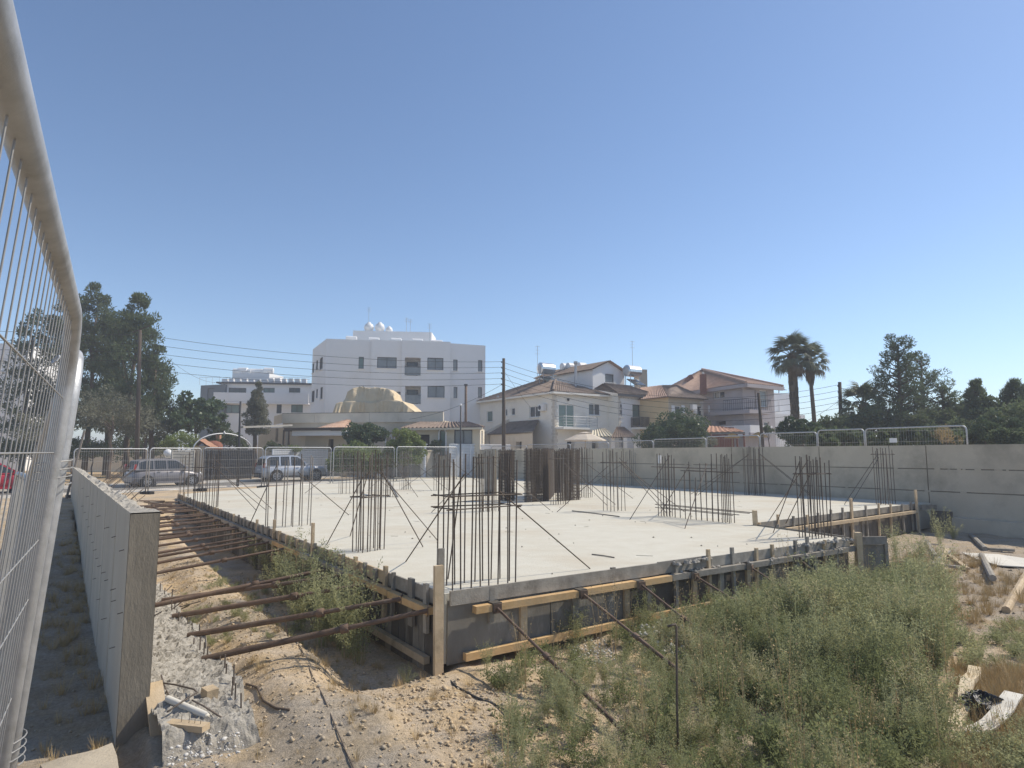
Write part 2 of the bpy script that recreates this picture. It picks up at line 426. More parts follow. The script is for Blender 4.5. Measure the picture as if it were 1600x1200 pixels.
# ================================================================== THE GROUND
A_BACK0 = 22.6
def a_back(b): return 22.6 + (b + 0.3) * 0.83
def gz(x, y):
    x = np.asarray(x, dtype=float); y = np.asarray(y, dtype=float)
    a, b = (x - C0.x) * D1.x + (y - C0.y) * D1.y, (x - C0.x) * D2.x + (y - C0.y) * D2.y
    ins = -0.86 + 0 * x
    # bank of spoil between the wall footing and the trench beside the slab
    bank = smooth01(b, -2.25, -1.75) * (1 - smooth01(b + 0.25 * vnoise(a, b, 0.9, 3), -1.45, -0.95))
    bank *= smooth01(a, -3.0, -0.5)
    ins = ins + 0.17 * bank
    trench = smooth01(b, -1.4, -0.95) * (1 - smooth01(b, -0.1, 0.3)) * smooth01(a, -0.25, 0.15)
    ins = ins - 0.15 * trench
    heap = np.exp(-(((a + 1.5) / 1.0) ** 2 + ((b + 0.2) / 1.1) ** 2))
    ins = ins + 0.10 * heap
    heap2 = np.exp(-(((a + 0.9) / 0.55) ** 2 + ((b - 4.0) / 1.2) ** 2))
    ins = ins + 0.16 * heap2
    rise = smooth01(a, 15.0, 22.5) * (1 - smooth01(b, -0.6, 0.5))
    ins = ins * (1 - rise) + (-0.16) * rise
    out_l = -0.98 + 0.80 * smooth01(a, 3.0, 21.0)
    wl_ = smooth01(b + 0.0385 * a, -3.12, -3.10)
    z = out_l * (1 - wl_) + ins * wl_
    bk = smooth01(a - a_back(b), -1.2, -0.4)
    z = z * (1 - bk) + (-0.16) * bk
    far_l = smooth01(-b, 7.0, 10.0)
    z = z * (1 - far_l) + (-0.16) * far_l
    rw = smooth01(b, 20.42, 20.55)
    z = z * (1 - rw) + (0.45 - 0.5 * smooth01(a, 40, 60)) * rw
    near = 1 - smooth01(y, 1.9, 4.3)
    near = near * (1 - smooth01(b, 9, 12))
    z = z * (1 - near) + (-0.08) * near
    behind = 1 - smooth01(y, -3, -1)
    z = z * (1 - behind) + (-0.1) * behind
    m_, n_ = x * DR.x + y * DR.y, x * NR.x + y * NR.y
    road = smooth01(n_, 30.5, 31.8) * (1 - smooth01(b, 20.0, 20.3))
    z = z * (1 - road) + (-0.17) * road
    lot = smooth01(n_, 39.0, 40.5) * (1 - smooth01(b, 20.0, 20.3))
    z = z + 0.22 * lot
    # rough relief
    dist = np.hypot(x, y)
    k = (1 - smooth01(dist, 18, 40)) * (1 - road)
    z = z + k * (0.035 * vnoise(x, y, 0.7, 1) + 0.022 * vnoise(x, y, 0.23, 2) + 0.010 * vnoise(x, y, 0.09, 5))
    return z
def GZ(x, y): return float(gz(x, y))
def G(p, dz=0.0):
    return Vector((p[0], p[1], GZ(p[0], p[1]) + dz))

def make_ground():
    def geo(s0, s1, step, g=1.28):
        out, x, st = [], s0, step
        while x < s1: out.append(x); x += st; st *= g
        out.append(s1); return out
    A = sorted(set([-q for q in geo(5.2, 900, 0.25)] + list(np.arange(-5.1, 5.0, 0.075)) + list(np.arange(5.0, 24, 0.22)) + geo(24, 1000, 0.5)))
    B = sorted(set([-q for q in geo(4.6, 900, 0.25)] + list(np.arange(-4.55, 8.5, 0.08)) + list(np.arange(8.5, 20.3, 0.25)) + [20.4, 20.5, 20.6, 20.8] + geo(21, 1000, 0.5)))
    A, B = np.array(A), np.array(B)
    aa, bb = np.meshgrid(A, B, indexing='ij')
    x = C0.x + D1.x * aa + D2.x * bb; y = C0.y + D1.y * aa + D2.y * bb
    z = gz(x, y)
    V = np.stack([x.ravel(), y.ravel(), z.ravel()], 1)
    nb = len(B); i, j = np.meshgrid(np.arange(len(A) - 1), np.arange(nb - 1), indexing='ij')
    q = (i * nb + j).ravel()
    F = np.stack([q, q + 1, q + nb + 1, q + nb], 1)
    g = npmesh('ground', V, F, 'soil', smooth=True)
    tag(g, kind='structure')
    # colour of the earth itself: tan spoil, grey gravelly patches, ochre dry verge, grey-brown old ground left of the wall
    a, b = aa.ravel(), bb.ravel(); X, Y_ = V[:, 0], V[:, 1]
    tan = np.array([0.56, 0.43, 0.275]); grey = np.array([0.38, 0.325, 0.25]); ochre = np.array([0.46, 0.32, 0.16]); brown = np.array([0.37, 0.30, 0.215]); dull = np.array([0.40, 0.325, 0.235])
    c = np.tile(tan, (len(a), 1))
    def blend(w, col):
        nonlocal c
        c = c * (1 - w[:, None]) + col * w[:, None]
    blend(0.7 * smooth01(vnoise(X, Y_, 1.6, 8) + 0.5 * vnoise(X, Y_, 0.5, 9), 0.15, 0.75), grey)
    blend(0.7 * smooth01(1.35 - np.hypot((a + 1.3) / 1.0, (b + 1.9) / 0.7), 0, 0.8), grey)       # gravel by the footing
    blend(0.8 * smooth01(b, 4.5, 9.0) * (1 - smooth01(b, 20.3, 20.5)), dull)
    blend((b + 0.0385 * a < -3.1) * 0.9 * (1 - smooth01(a, 10, 20)), brown)
    m_, n_ = X * DR.x + Y_ * DR.y, X * NR.x + Y_ * NR.y
    blend(smooth01(n_, 38.5, 39.5) * (0.75 + 0.25 * vnoise(X, Y_, 3, 4)), ochre)
    blend(smooth01(b, 20.42, 20.5) * 0.8, dull)
    ca = g.data.color_attributes.new('soil_tint', 'FLOAT_COLOR', 'POINT')
    ca.data.foreach_set('color', np.concatenate([c, np.ones((len(c), 1))], 1).astype(np.float32).ravel())
make_ground()

def strip(name, n0, n1, m0, m1, z0, z1, mt):
    b_ = MB(); b_.prism([RD(m0, n0), RD(m1, n0), RD(m1, n1), RD(m0, n1)], z0, z1)
    return tag(b_.build(name, mt, recalc=True), kind='structure')
strip('road', 32.3, 37.6, -150, 140, -0.4, -0.145, 'asphalt')
strip('kerb', 32.12, 32.295, -150, 140, -0.4, -0.06, 'kerb')
strip('kerb', 37.605, 37.78, -150, 140, -0.4, -0.03, 'kerb')
strip('pavement', 37.785, 39.3, 5, 140, -0.4, -0.034, 'pavement')
# ================================================================== THE CONSTRUCTION SITE
SLAB = [(0, 0), (0.1, 8.9), (2.6, 9.35), (3.35, 18.9), (3.45, 20.2), (39.4, 20.2), (30.8, 8.5), (22.6, -0.3)]
def build_slab():
    b_ = MB(); pts = [S(a, b) for a, b in SLAB]
    b_.prism([(p.x, p.y) for p in pts], -0.80, 0.0)
    t = b_.build('foundation_slab', 'slab', loc=S(8, 8, -0.8), recalc=True)
    tag(t, 'pale raft foundation slab with clusters of starter bars standing on it', 'foundation')
build_slab()

def build_long_wall():
    """left retaining wall with a chipped rough top"""
    A = P(203.5, 801.7, 1.1); A.z = 0
    d = Vector((-712, 1006, 0)).normalized(); s_ = Vector((d.y, -d.x, 0)); L, W, ZT, ZB = 25.9, 0.25, 1.10, -1.15
    t = thing('retaining_wall', 'long freestanding grey concrete wall with a chipped rough top edge', 'wall', (A.x, A.y, ZB))
    def q(x, w, z): v = A + d * x + s_ * w; return (v.x, v.y, z)
    b_ = MB()
    N = 170
    xs = [0, 0.18] + [0.18 + (L - 0.18) * (k / N) ** 1.25 for k in range(1, N + 1)]
    def topz(x, w):
        if x < 0.45 or w == 0: return ZT + 0.004 * math.sin(x * 40)
        k = min(1, (x - 0.45) / 0.5)
        return ZT - k * (0.030 + 0.028 * float(vnoise(x, w * 9, 0.11, 4)) + 0.035 * float(vnoise(x, w * 4, 0.33, 6)) + (0.03 if w > 0.2 else 0))
    b_.grid(lambda u, v: q(xs[round(u * (len(xs) - 1))], W * v, topz(xs[round(u * (len(xs) - 1))], W * v)), len(xs) - 1, 6)
    b_.build('rough_top', 'rough_concrete', t)
    b_ = MB()
    for k in range(len(xs) - 1):
        b_.poly([q(xs[k + 1], 0, ZB), q(xs[k], 0, ZB), q(xs[k], 0, topz(xs[k], 0)), q(xs[k + 1], 0, topz(xs[k + 1], 0))])
        b_.poly([q(xs[k], W, ZB), q(xs[k + 1], W, ZB), q(xs[k + 1], W, topz(xs[k + 1], W)), q(xs[k], W, topz(xs[k], W))])
    b_.poly([q(L, 0, ZB), q(L, W, ZB), q(L, W, ZT - .05), q(L, 0, ZT)])
    b_.build('wall_body', 'wall_concrete', t)
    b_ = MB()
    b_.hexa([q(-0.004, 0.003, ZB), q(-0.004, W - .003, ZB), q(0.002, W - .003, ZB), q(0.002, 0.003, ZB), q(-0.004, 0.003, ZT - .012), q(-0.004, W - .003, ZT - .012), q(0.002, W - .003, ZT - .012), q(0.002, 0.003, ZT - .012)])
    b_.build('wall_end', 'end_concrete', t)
    # shutter-tie stubs in the left face
    B = A + d * 10
    for (u, v) in [(192, 956), (181, 937), (181, 919), (169, 905), (165, 893), (158, 883), (154, 871), (151, 858), (147, 846), (144, 834), (140, 822), (137, 811), (134, 800), (131, 790),
                   (181, 837), (194, 858), (157, 805), (171, 823), (180, 1010), (188, 1044), (157, 935), (167, 965), (146, 787), (139, 775), (131, 762), (150, 903)]:
        x, z = on_wall(A, B, u, v)
        if x > 24 or x < 0.1: continue
        p = Vector(q(x, 0.02, z)); e = Vector(q(x + 0.03, -0.035 - 0.02 * random.random(), z - 0.02))
        rod(t, p, e, 0.004, 'rebar', 'tie_stub')
    for x in (1.5, 3.4, 5.6, 8.2, 11.5, 15.5):
        b2 = MB(); b2.beam(q(x, -0.002, -1.1), q(x, -0.002, 1.08), 0.012, 0.006); b2.build('board_seam', 'wall_concrete', t)
    return A, d, s_
LWA, LWD, LWS = build_long_wall()
def LW(x, w, z): v = LWA + LWD * x + LWS * w; return Vector((v.x, v.y, z))

def build_footing():
    t = thing('wall_footing', 'rough whitish concrete footing strip with short starter stubs beside the chipped wall', 'footing', LW(0.2, 0.8, -1.1))
    b_ = MB(); NU, NV = 360, 34
    def w_edge(x): return 1.06 + 0.05 * math.sin(x * 3.1) + 0.03 * math.sin(x * 9.7)
    def fn(u, v):
        x = -0.95 + 7.2 * u ** 1.2
        w = 0.26 + (w_edge(x) - 0.26) * min(1, v / 0.86)
        z = -0.655 + 0.022 * float(vnoise(x, w, 0.13, 3)) + 0.030 * float(vnoise(x, w, 0.045, 7)) + 0.018 * float(vnoise(x, w, 0.022, 9)) + 0.03 * float(vnoise(x, w, 0.5, 2))
        if v > 0.86: z -= (v - 0.86) / 0.14 * 0.42; w += (v - 0.86) * 0.25
        e = max(0, (0.05 - u) / 0.05)
        z -= 0.30 * e ** 1.5 * (1 if u < 0.05 else 0)
        if u == 0: z = -1.1
        return LW(x, w, z)
    b_.grid(fn, NU, NV)
    b_.build('footing_body', 'rough_concrete', t)
    x = -0.62
    for k in range(24):
        x += 0.10 + 0.16 * random.random() + 0.006 * k
        h = 0.07 + 0.10 * random.random()
        w = w_edge(x) - 0.07 - 0.03 * random.random()
        rod(t, LW(x, w, -0.75), LW(x + 0.01, w + 0.01 * random.uniform(-1, 1), -0.655 + h), 0.008, 'rebar', 'starter_stub')
build_footing()

def build_boundary_wall():
    FB, TH, ZT, ZB, A0, A1 = 20.36, 0.3, 1.95, -1.3, -9.0, 41.0
    t = thing('boundary_wall', 'long grey board-marked concrete boundary wall behind the slab', 'wall', S(10, FB, ZB))
    lifts = [(ZB, 0.372), (0.408, 1.122), (1.158, ZT)]
    a = A0; k = 0
    joints = [A0, -4.6, 0.45, 3.55, 7.4, 11.5, 15.5, 20, 24.5, 29, 33, 37, A1]
    def q(a_, b_, z): return S(a_, b_, z)
    for i in range(len(joints) - 1):
        for j, (z0, z1) in enumerate(lifts):
            m = MB(); off = 0.006 * random.random() + (0.0, 0.005, 0.0)[j]
            a0, a1 = joints[i] + 0.016, joints[i + 1] - 0.016
            b0 = FB - off; zt = z1 - (0.0 if j < 2 else 0.015 * random.random())
            m.hexa([q(a0, b0, z0), q(a1, b0, z0), q(a1, FB + TH, z0), q(a0, FB + TH, z0), q(a0, b0, zt), q(a1, b0, zt), q(a1, FB + TH, zt), q(a0, FB + TH, zt)])
            m.build('cast_panel', 'boundary_concrete', t, recalc=True)
    m = MB()   # the joint mortar, set back
    m.hexa([q(A0, FB + .022, ZB), q(A1, FB + .022, ZB), q(A1, FB + TH - .02, ZB), q(A0, FB + TH - .02, ZB), q(A0, FB + .022, ZT - .03), q(A1, FB + .022, ZT - .03), q(A1, FB + TH - .02, ZT - .03), q(A0, FB + TH - .02, ZT - .03)])
    m.build('joint', 'end_concrete', t, recalc=True)
    m = MB()   # toe of the wall
    m.hexa([q(A0, FB - .42, ZB), q(3.2, FB - .42, ZB), q(3.2, FB, ZB), q(A0, FB, ZB), q(A0, FB - .40, -.5), q(3.2, FB - .40, -.42), q(3.2, FB, -.40), q(A0, FB, -.48)])
    m.build('footing_ledge', 'boundary_concrete', t, recalc=True)
    for k in range(60):
        a_ = random.uniform(-4, 30); z = random.choice((0.39, 1.14))
        m = MB(); m.box(q(a_, FB - 0.008, z), random.uniform(.05, .22), 0.016, random.uniform(.02, .05), D1); m.build('mortar_blob', 'boundary_concrete', t)
build_boundary_wall()

# ------------------------------------------------------------------ formwork
def formwork(name, label, pa, pb, out, panels, planks, rails, studs, stakes, z_bot=-0.82, low_rails=()):
    """pa, pb: plan ends of the slab edge; out: outward unit vector; every list holds distances along the edge"""
    pa, pb = Vector(pa), Vector(pb); d = (pb - pa); L = d.length; d.normalize(); out = Vector(out)
    t = thing(name, label, 'formwork', (pa.x, pa.y, z_bot))
    def q(x, o, z): v = pa + d * x + out * o; return Vector((v.x, v.y, z))
    for (x0, x1, mt) in panels:
        m = MB(); m.box((q(x0, .02, 0) + q(x1, .02, 0)) / 2 + Vector((0, 0, (z_bot - .07) / 2)), (x1 - x0) - .012, .022 + random.random() * .006, -z_bot - .09, d)
        m.build('panel', mt, t)
    for (x0, x1, z0, z1, mt) in planks:
        m = MB(); c = (q(x0, .055, 0) + q(x1, .055, 0)) / 2; c.z = (z0 + z1) / 2
        m.box(c, x1 - x0, .028, z1 - z0, d + Vector((0, 0, random.uniform(-.002, .002)))); m.build('plank', mt, t)
    for (x0, x1, zc, mt) in rails:
        m = MB(); m.box(q((x0 + x1) / 2, .135, zc), x1 - x0, .095, .085, d); m.build('rail', mt, t)
    for (x0, x1, zc, mt) in low_rails:
        m = MB(); m.box(q((x0 + x1) / 2, .10, zc), x1 - x0, .08, .085, d + Vector((0, 0, random.uniform(-.01, .01)))); m.build('rail', mt, t)
    for (x, w, mt) in studs:
        m = MB(); m.box(q(x, .054, (z_bot - .2) / 2), w, .04, -z_bot - .16, d); m.build('stud', mt, t)
    for (x, o, z0, z1, w, mt) in stakes:
        m = MB(); c = q(x, o, (z0 + z1) / 2)
        m.box(c, w, .045, z1 - z0, d, Vector((random.uniform(-.03, .03), random.uniform(-.03, .03), 1))); m.build('stake', mt, t)
    return t, q
def edge(i, j): return S(*SLAB[i]), S(*SLAB[j])
# front edge
pa, pb = edge(0, 1)
stk = [(0.62, .05, -.4, .012, .07, 'timber_grey'), (2.66, .04, -.3, .055, .07, 'timber_grey'), (3.9, .09, -.8, .05, .06, 'timber_grey')]
for x in (4.6, 5.25, 5.9, 6.45, 6.95, 7.5, 8.0, 8.45): stk.append((x + random.uniform(-.1, .1), .09, -.75, random.uniform(.05, .16), .055, random.choice(('timber_grey', 'timber_pale'))))
t, q = formwork('front_formwork', 'timber shuttering with orange rails along the slab edge facing the weeds', pa, pb, -D1,
         [(0.02, 1.55, 'ply'), (1.55, 2.85, 'ply'), (2.85, 4.3, 'ply_dark'), (4.3, 5.8, 'ply_dark'), (5.8, 7.3, 'ply'), (7.3, 8.9, 'ply_dark')],
         [(0.04, 3.55, -.135, .035, 'timber_grey'), (3.55, 4.75, -.13, .045, 'timber_grey'), (4.76, 6.4, -.14, .02, 'timber_grey'), (6.42, 8.9, -.14, .012, 'timber_grey')],
         [(0.33, 2.02, -.20, 'timber_orange'), (2.03, 3.72, -.19, 'timber_orange'), (3.73, 6.2, -.185, 'timber_grey'), (6.21, 8.95, -.18, 'timber_grey')],
         [(x, .10, 'timber_grey' if k % 2 else 'timber_pale') for k, x in enumerate((1.1, 1.95, 2.9, 3.35, 4.35, 5.0, 5.7, 6.35, 7.0, 7.7, 8.4))], stk,
         low_rails=[(0.22, 2.75, -.72, 'timber_orange'), (2.7, 4.5, -.70, 'timber_orange'), (4.5, 7.0, -.70, 'timber_pale')])
for x in (0.62, 1.98, 3.05, 4.2, 5.55, 6.9):      # metal sleeves where the props push
    m = MB(); m.box(q(x, .137, -.195), .13, .115, .105, D2); m.build('sleeve', 'ply_dark', t)
m = MB(); m.beam(S(-.10, 8.97, -.9), S(-.10, 8.97, .13), .11, .11); m.build('corner_post', 'timber_pale', t)
m = MB(); m.beam(S(-.06, 9.05, -.04), S(-.25, 9.72, -.06), .05, .15); m.build('plank', 'timber_grey', t)
m = MB(); m.beam(S(.02, 9.06, -.5), S(-.2, 9.7, -.52), .03, .75); m.build('panel', 'ply', t)
m = MB(); m.beam(S(-.24, 9.72, -.88), S(-.24, 9.72, -.10), .06, .06); m.build('stud', 'timber_grey', t)
# cement slurry that slopped over the planks
b_ = MB()
for k in range(130):
    x = random.gauss(7.9, 1.0) if k < 90 else random.gauss(4.3, .35)
    if not 3.3 < x < 8.85: continue
    b_.lathe(q(x, random.uniform(.03, .17), random.choice((.01, -.14)) - .02), [(.0, -.01), (random.uniform(.02, .06), 0), (random.uniform(.01, .04), random.uniform(.02, .045)), (0, .05)], 6)
tag(b_.build('slurry_crust', 'rough_concrete', t), kind='stuff')
# left edge
pa, pb = edge(0, 7)
stk = []
x = 0.3
while x < 22.2:
    hi = .02 + .07 * random.random()
    stk.append((x, .09, -.5, hi, random.choice((.05, .06, .08, .12)), random.choice(('timber_grey', 'timber_grey', 'timber_pale', 'ply'))))
    x += random.uniform(.28, .62)
for (u, v, h) in ((495, 848, .42), (436, 832, .26), (410, 837, .14), (605, 893, .12), (560, 875, .10), (300, 782, .2)):
    x, z = on_wall(S(0, -.09), S(10, -.09), u, v); stk.append((x, .1, -.6, h, .075, 'timber_pale'))
boards = []
x = 0.02
while x < 22.4:
    w = random.uniform(.16, .24); boards.append((x, min(22.5, x + w), random.choice(('ply_dark', 'ply_dark', 'ply')))); x += w
formwork('left_formwork', 'timber shuttering of upright boards along the slab edge above the trench', pa, pb, -D2, boards,
         [(0.05, 1.5, -.135, .03, 'timber_grey'), (1.5, 4.4, -.13, .03, 'timber_pale'), (4.4, 8.0, -.13, .03, 'timber_grey'), (8, 12, -.13, .025, 'timber_grey'), (12, 17, -.13, .03, 'timber_grey'), (17, 22.4, -.13, .03, 'timber_grey')],
         [(0.1, 1.25, -.20, 'timber_orange'), (1.27, 2.75, -.19, 'timber_orange'), (2.77, 5.2, -.19, 'timber_grey'), (5.2, 7.2, -.19, 'timber_orange'), (7.2, 11, -.19, 'timber_grey'), (11, 16, -.19, 'timber_grey'), (16, 22.4, -.19, 'timber_grey')],
         [], stk, low_rails=[(0.25, 3.0, -.80, 'timber_pale')], z_bot=-1.0)
# step in the slab
pa, pb = edge(2, 3)
stk = []
x = .25
while x < 9.4:
    stk.append((x, .09, -.75, random.uniform(.04, .2), .06, random.choice(('timber_grey', 'timber_pale')))); x += random.uniform(.5, .9)
stk += [(4.9, .10, -.7, .42, .11, 'timber_pale'), (9.3, .16, -.92, .5, .13, 'timber_pale')]
bd = []
x = .03
while x < 9.4:
    w = random.uniform(.3, .6); bd.append((x, min(9.5, x + w), random.choice(('ply_dark', 'ply_dark', 'ply')))); x += w
t, q = formwork('stepped_formwork', 'timber shuttering along the set-back slab edge near the boundary wall', pa, pb, Vector((D2.y, -D2.x, 0)), bd,
         [(0.1, 4.8, -.12, .05, 'timber_grey'), (4.8, 9.5, -.12, .05, 'timber_grey')], [(0.3, 9.3, -.19, 'timber_pale')],
         [(1.2, .09, 'timber_grey'), (3.1, .09, 'timber_grey'), (5.6, .09, 'timber_grey'), (7.5, .09, 'timber_grey')], stk)
m = MB(); m.beam(S(3.2, 18.95, -.06), S(3.1, 19.75, -.10), .05, .16); m.build('plank', 'timber_grey', t)
m = MB(); m.beam(S(2.95, 19.0, -.55), S(2.75, 20.0, -.62), .03, .8); m.build('panel', 'ply_dark', t)
pa, pb = S(0.13, 8.93), S(2.58, 9.38)
formwork('return_formwork', 'short timber shuttering closing the inner side of the slab step', pa, pb, D2,
         [(0.02, 1.2, 'ply_dark'), (1.2, 2.45, 'ply_dark')], [(0.05, 2.4, -.12, .03, 'timber_grey')], [(0.1, 2.4, -.19, 'timber_grey')], [],
         [(2.42, .04, -.1, .34, .12, 'timber_pale'), (1.0, .09, -.5, .1, .06, 'timber_grey'), (1.8, .09, -.5, .08, .06, 'timber_grey')])
# corner post
t = thing('corner_post', 'tall weathered timber post at the near corner of the slab', 'post', S(-.12, -.12, -.92))
m = MB(); m.beam(S(-.13, -.14, -.95), S(-.12, -.15, .36), .11, .05, up=D1); m.build('post', 'timber_pale', t)
m = MB(); m.beam(S(-.07, -.09, -.4), S(-.05, -.085, .54), .08, .04, up=D1); m.build('splice_board', 'timber_grey', t)

# ------------------------------------------------------------------ steel props
ORD = ['first', 'second', 'third', 'fourth', 'fifth', 'sixth', 'seventh', 'eighth', 'ninth', 'tenth', 'eleventh', 'twelfth', 'thirteenth', 'fourteenth', 'fifteenth', 'sixteenth', 'seventeenth', 'eighteenth', 'nineteenth', 'twentieth', 'twenty-first', 'twenty-second', 'twenty-third', 'twenty-fourth', 'twenty-fifth', 'twenty-sixth', 'twenty-seventh', 'twenty-eighth']
def steel_prop(p, q, label, group, r=0.028):
    """p on the ground or wall, q at the formwork rail"""
    p, q = Vector(p), Vector(q); d = (q - p); L = d.length; d.normalize()
    t = thing('steel_prop', label, 'prop', p, group)
    rod(t, p, p + d * (L * .62), r, 'prop_rust', 'outer_tube', 10)
    rod(t, p + d * (L * .60), q, r * .78, 'prop_rust', 'inner_tube', 10)
    c = rod(t, p + d * (L * .60), p + d * (L * .60 + .09), r * 1.5, 'prop_rust', 'collar', 10)
    h = d.cross(Vector((0, 0, 1))).normalized()
    rod(t, p + d * (L * .63) - h * .07, p + d * (L * .63) + h * .07, r * .28, 'rebar', 'pin')
    m = MB(); m.box(q, .012, .11, .11, d); m.build('head_plate', 'prop_rust', t)
    return t
lp = [((316, 1030), (672, 946)), ((294, 993), (628, 921)), ((270, 963), (577, 902)), ((254, 938), (545, 884)), ((251, 897), (522, 874)),
      ((251, 882), (452, 852)), ((251, 866), (418, 844)), ((254, 845), (382, 843)), ((252, 838), (378, 837)), ((252, 829), (352, 831)),
      ((252, 826), (336, 826)), ((252, 819), (334, 818)), ((251, 812), (318, 813)), ((251, 806), (310, 808)), ((251, 801), (303, 803)), ((251, 795), (293, 797))]
props = []
for k, (g_, h_) in enumerate(lp):
    x, z = on_wall(S(0, -.17), S(10, -.17), *h_); x = max(.1, x)
    props.append((x, P(g_[0], g_[1], -.63 if k < 2 else -.62) if k < 4 else None))
for x in (7.4, 8.6, 9.5, 10.6, 11.6, 12.7, 13.8, 15.1, 16.4, 17.7, 19.0): props.append((x, None))
props.sort(key=lambda e: e[0])
for k, (x, bot) in enumerate(props):
    if bot is None:        # the lower end bears on the wall, behind its near end
        xx = x + .35 + random.uniform(-.1, .35)
        best = min((abs(AB(LW(s_ / 10, .26, 0))[0] - xx), s_ / 10) for s_ in range(2, 255))[1]
        bot = LW(best, .26, -.62 + .032 * (k - 4) * .6 + random.uniform(-.05, .05))
    steel_prop(bot, S(x, -.17, -.19), 'rusty steel prop across the trench, %s from the tall corner post' % ORD[k], 'props between the long wall and the slab', .036 if k < 5 else .029)
fp = [((1042, 1204), 0.62), ((1185, 1140), 1.98), ((1205, 1068), 3.05), ((1268, 1012), 4.2), ((1300, 966), 5.55), ((1330, 935), 6.9)]
for k, (g_, x) in enumerate(fp):
    p = P(g_[0], g_[1], -.84); p.z = GZ(p.x, p.y) - .01
    steel_prop(p, S(-.19, x, -.21), 'thin rusty prop slanting into the weeds, %s from the tall corner post' % ORD[k], 'props slanting from the front shuttering into the weeds', .022)

# ------------------------------------------------------------------ starter-bar clusters
def bars(base, nx, ny, dx, dy, ax, h, label, name='starter_bars', r=0.010, light=0.0, ties=(0.72, 0.8), braces=2, hvar=.08, blen=1.1, skip=0.0, bdir=None, bpts=()):
    """a rectangular ring of upright bars; ax = long direction"""
    base = Vector(base); base.z = 0
    ax = Vector(ax).normalized(); ay = Vector((-ax.y, ax.x, 0))
    t = thing(name, label, 'rebar', base)
    lx, ly = dx * (nx - 1), dy * (ny - 1)
    for i in range(nx):
        for j in range(ny):
            if 0 < i < nx - 1 and 0 < j < ny - 1: continue
            if random.random() < skip: continue
            o = ax * (i * dx - lx / 2 + random.uniform(-.015, .015)) + ay * (j * dy - ly / 2 + random.uniform(-.015, .015))
            hh = h * (1 + random.uniform(-hvar, hvar * .5))
            lean = Vector((random.uniform(-.02, .02), random.uniform(-.02, .02), 0)) * hh
            m = 'rebar_light' if random.random() < light else 'rebar'
            rod(t, base + o - Vector((0, 0, .05)), base + o + lean + Vector((0, 0, hh)), r * .85, m, 'bar')
    c = [ax * (-lx / 2 - .02) + ay * (-ly / 2 - .02), ax * (lx / 2 + .02) + ay * (-ly / 2 - .02), ax * (lx / 2 + .02) + ay * (ly / 2 + .02), ax * (-lx / 2 - .02) + ay * (ly / 2 + .02)]
    for f in ties:
        zz = Vector((0, 0, h * f)); tl = Vector((0, 0, random.uniform(-.02, .02)))
        for k in range(4):
            p, q = base + c[k] + zz, base + c[(k + 1) % 4] + zz
            e = (q - p).normalized() * .06
            rod(t, p - e, q + e + tl, r * .75, 'rebar', 'link')
    for k in range(braces):
        ang = (bdir[k] if bdir else (random.uniform(-.4, .4) + (0 if k == 0 else math.pi)))
        dv = Vector((math.cos(ang), math.sin(ang), 0))
        top = base + dv * (max(lx, .2) * .3) + Vector((0, 0, h * random.uniform(.68, .9)))
        rod(t, top, base + dv * (max(lx, .2) * .3 + blen * random.uniform(.75, 1.05)) + Vector((0, 0, .005)), r * .8, 'rebar', 'brace')
    for (u, v, f) in bpts:
        g_ = P(u, v, 0); dv = g_ - base; dv.z = 0; dv.normalize()
        rod(t, base + dv * (lx * .3 + .05) + Vector((0, 0, h * f)), g_ + Vector((0, 0, .005)), r * .85, 'rebar', 'brace')
    return t
B0 = lambda u, v: P(u, v, 0)
bars(B0(745, 914), 8, 3, .135, .19, D2, 1.62, 'dense starter bars with two wavy tie hoops at the slab corner by the tall post', r=.011, ties=(.60, .70), braces=0, hvar=.05, bpts=((634, 878, .85), (922, 889, .72), (700, 905, .75)))
bars(B0(576, 860), 7, 3, .085, .12, D2 + D1 * .5, 1.66, 'starter bars braced on both sides beside the left shuttering', r=.011, ties=(.55,), braces=0, light=.2, bpts=((511, 850, .75), (661, 855, .8), (683, 844, .8), (547, 838, .8)))
bars(B0(450, 823), 6, 2, .19, .2, D2, 1.62, 'row of pale widely spaced starter bars at the left slab edge', r=.013, light=.6, ties=(), braces=0, bpts=((389, 822, .85), (545, 805, .75)))
bars(B0(321, 793), 6, 3, .13, .22, D2 - D1 * .3, 1.75, 'starter bars at the far end of the left slab edge', r=.012, ties=(.7,), braces=3, blen=2.2, bdir=(-.2, -.5, -.35), light=.2)
bars(B0(287, 776), 3, 2, .15, .15, D2, 1.7, 'small bundle of starter bars at the slab corner nearest the parked grey hatchback', r=.012, light=.4, ties=(), braces=0)
bars(B0(633, 765), 6, 2, .085, .2, D2, 1.75, 'thin starter bars standing before the clipped street hedge', r=.012, light=.45, ties=(.85,), braces=3, blen=2.0, bdir=(-.3, -.6, 3.6))
bars(B0(606, 777), 4, 2, .10, .2, D2, 1.7, 'starter bars beside the curved conduit pipe', r=.012, light=.4, ties=(), braces=1)
bars(B0(546, 771), 6, 3, .15, .2, D2, 1.75, 'far starter bars in line with the silver off-roader bonnet', r=.012, light=.4, ties=(.6,), braces=2, blen=2.0)
bars(B0(762, 799), 7, 2, .10, .22, D2, 1.72, 'starter bars standing in front of the small rusty mesh cage', r=.011, ties=(.8, .9), braces=2, blen=1.8, bdir=(.2, 3.4), light=.15)
bars(B0(690, 766), 6, 2, .14, .25, D2, 1.75, 'far starter bars in front of the white slatted gate', r=.012, ties=(.6,), braces=2, blen=2.0, light=.3)
bars(B0(874, 788), 7, 2, .10, .15, D2, 1.75, 'light starter bars directly before the two dark lift-core cages', r=.012, ties=(.85,), braces=2, blen=1.8, bdir=(-.1, -.4), light=.5)
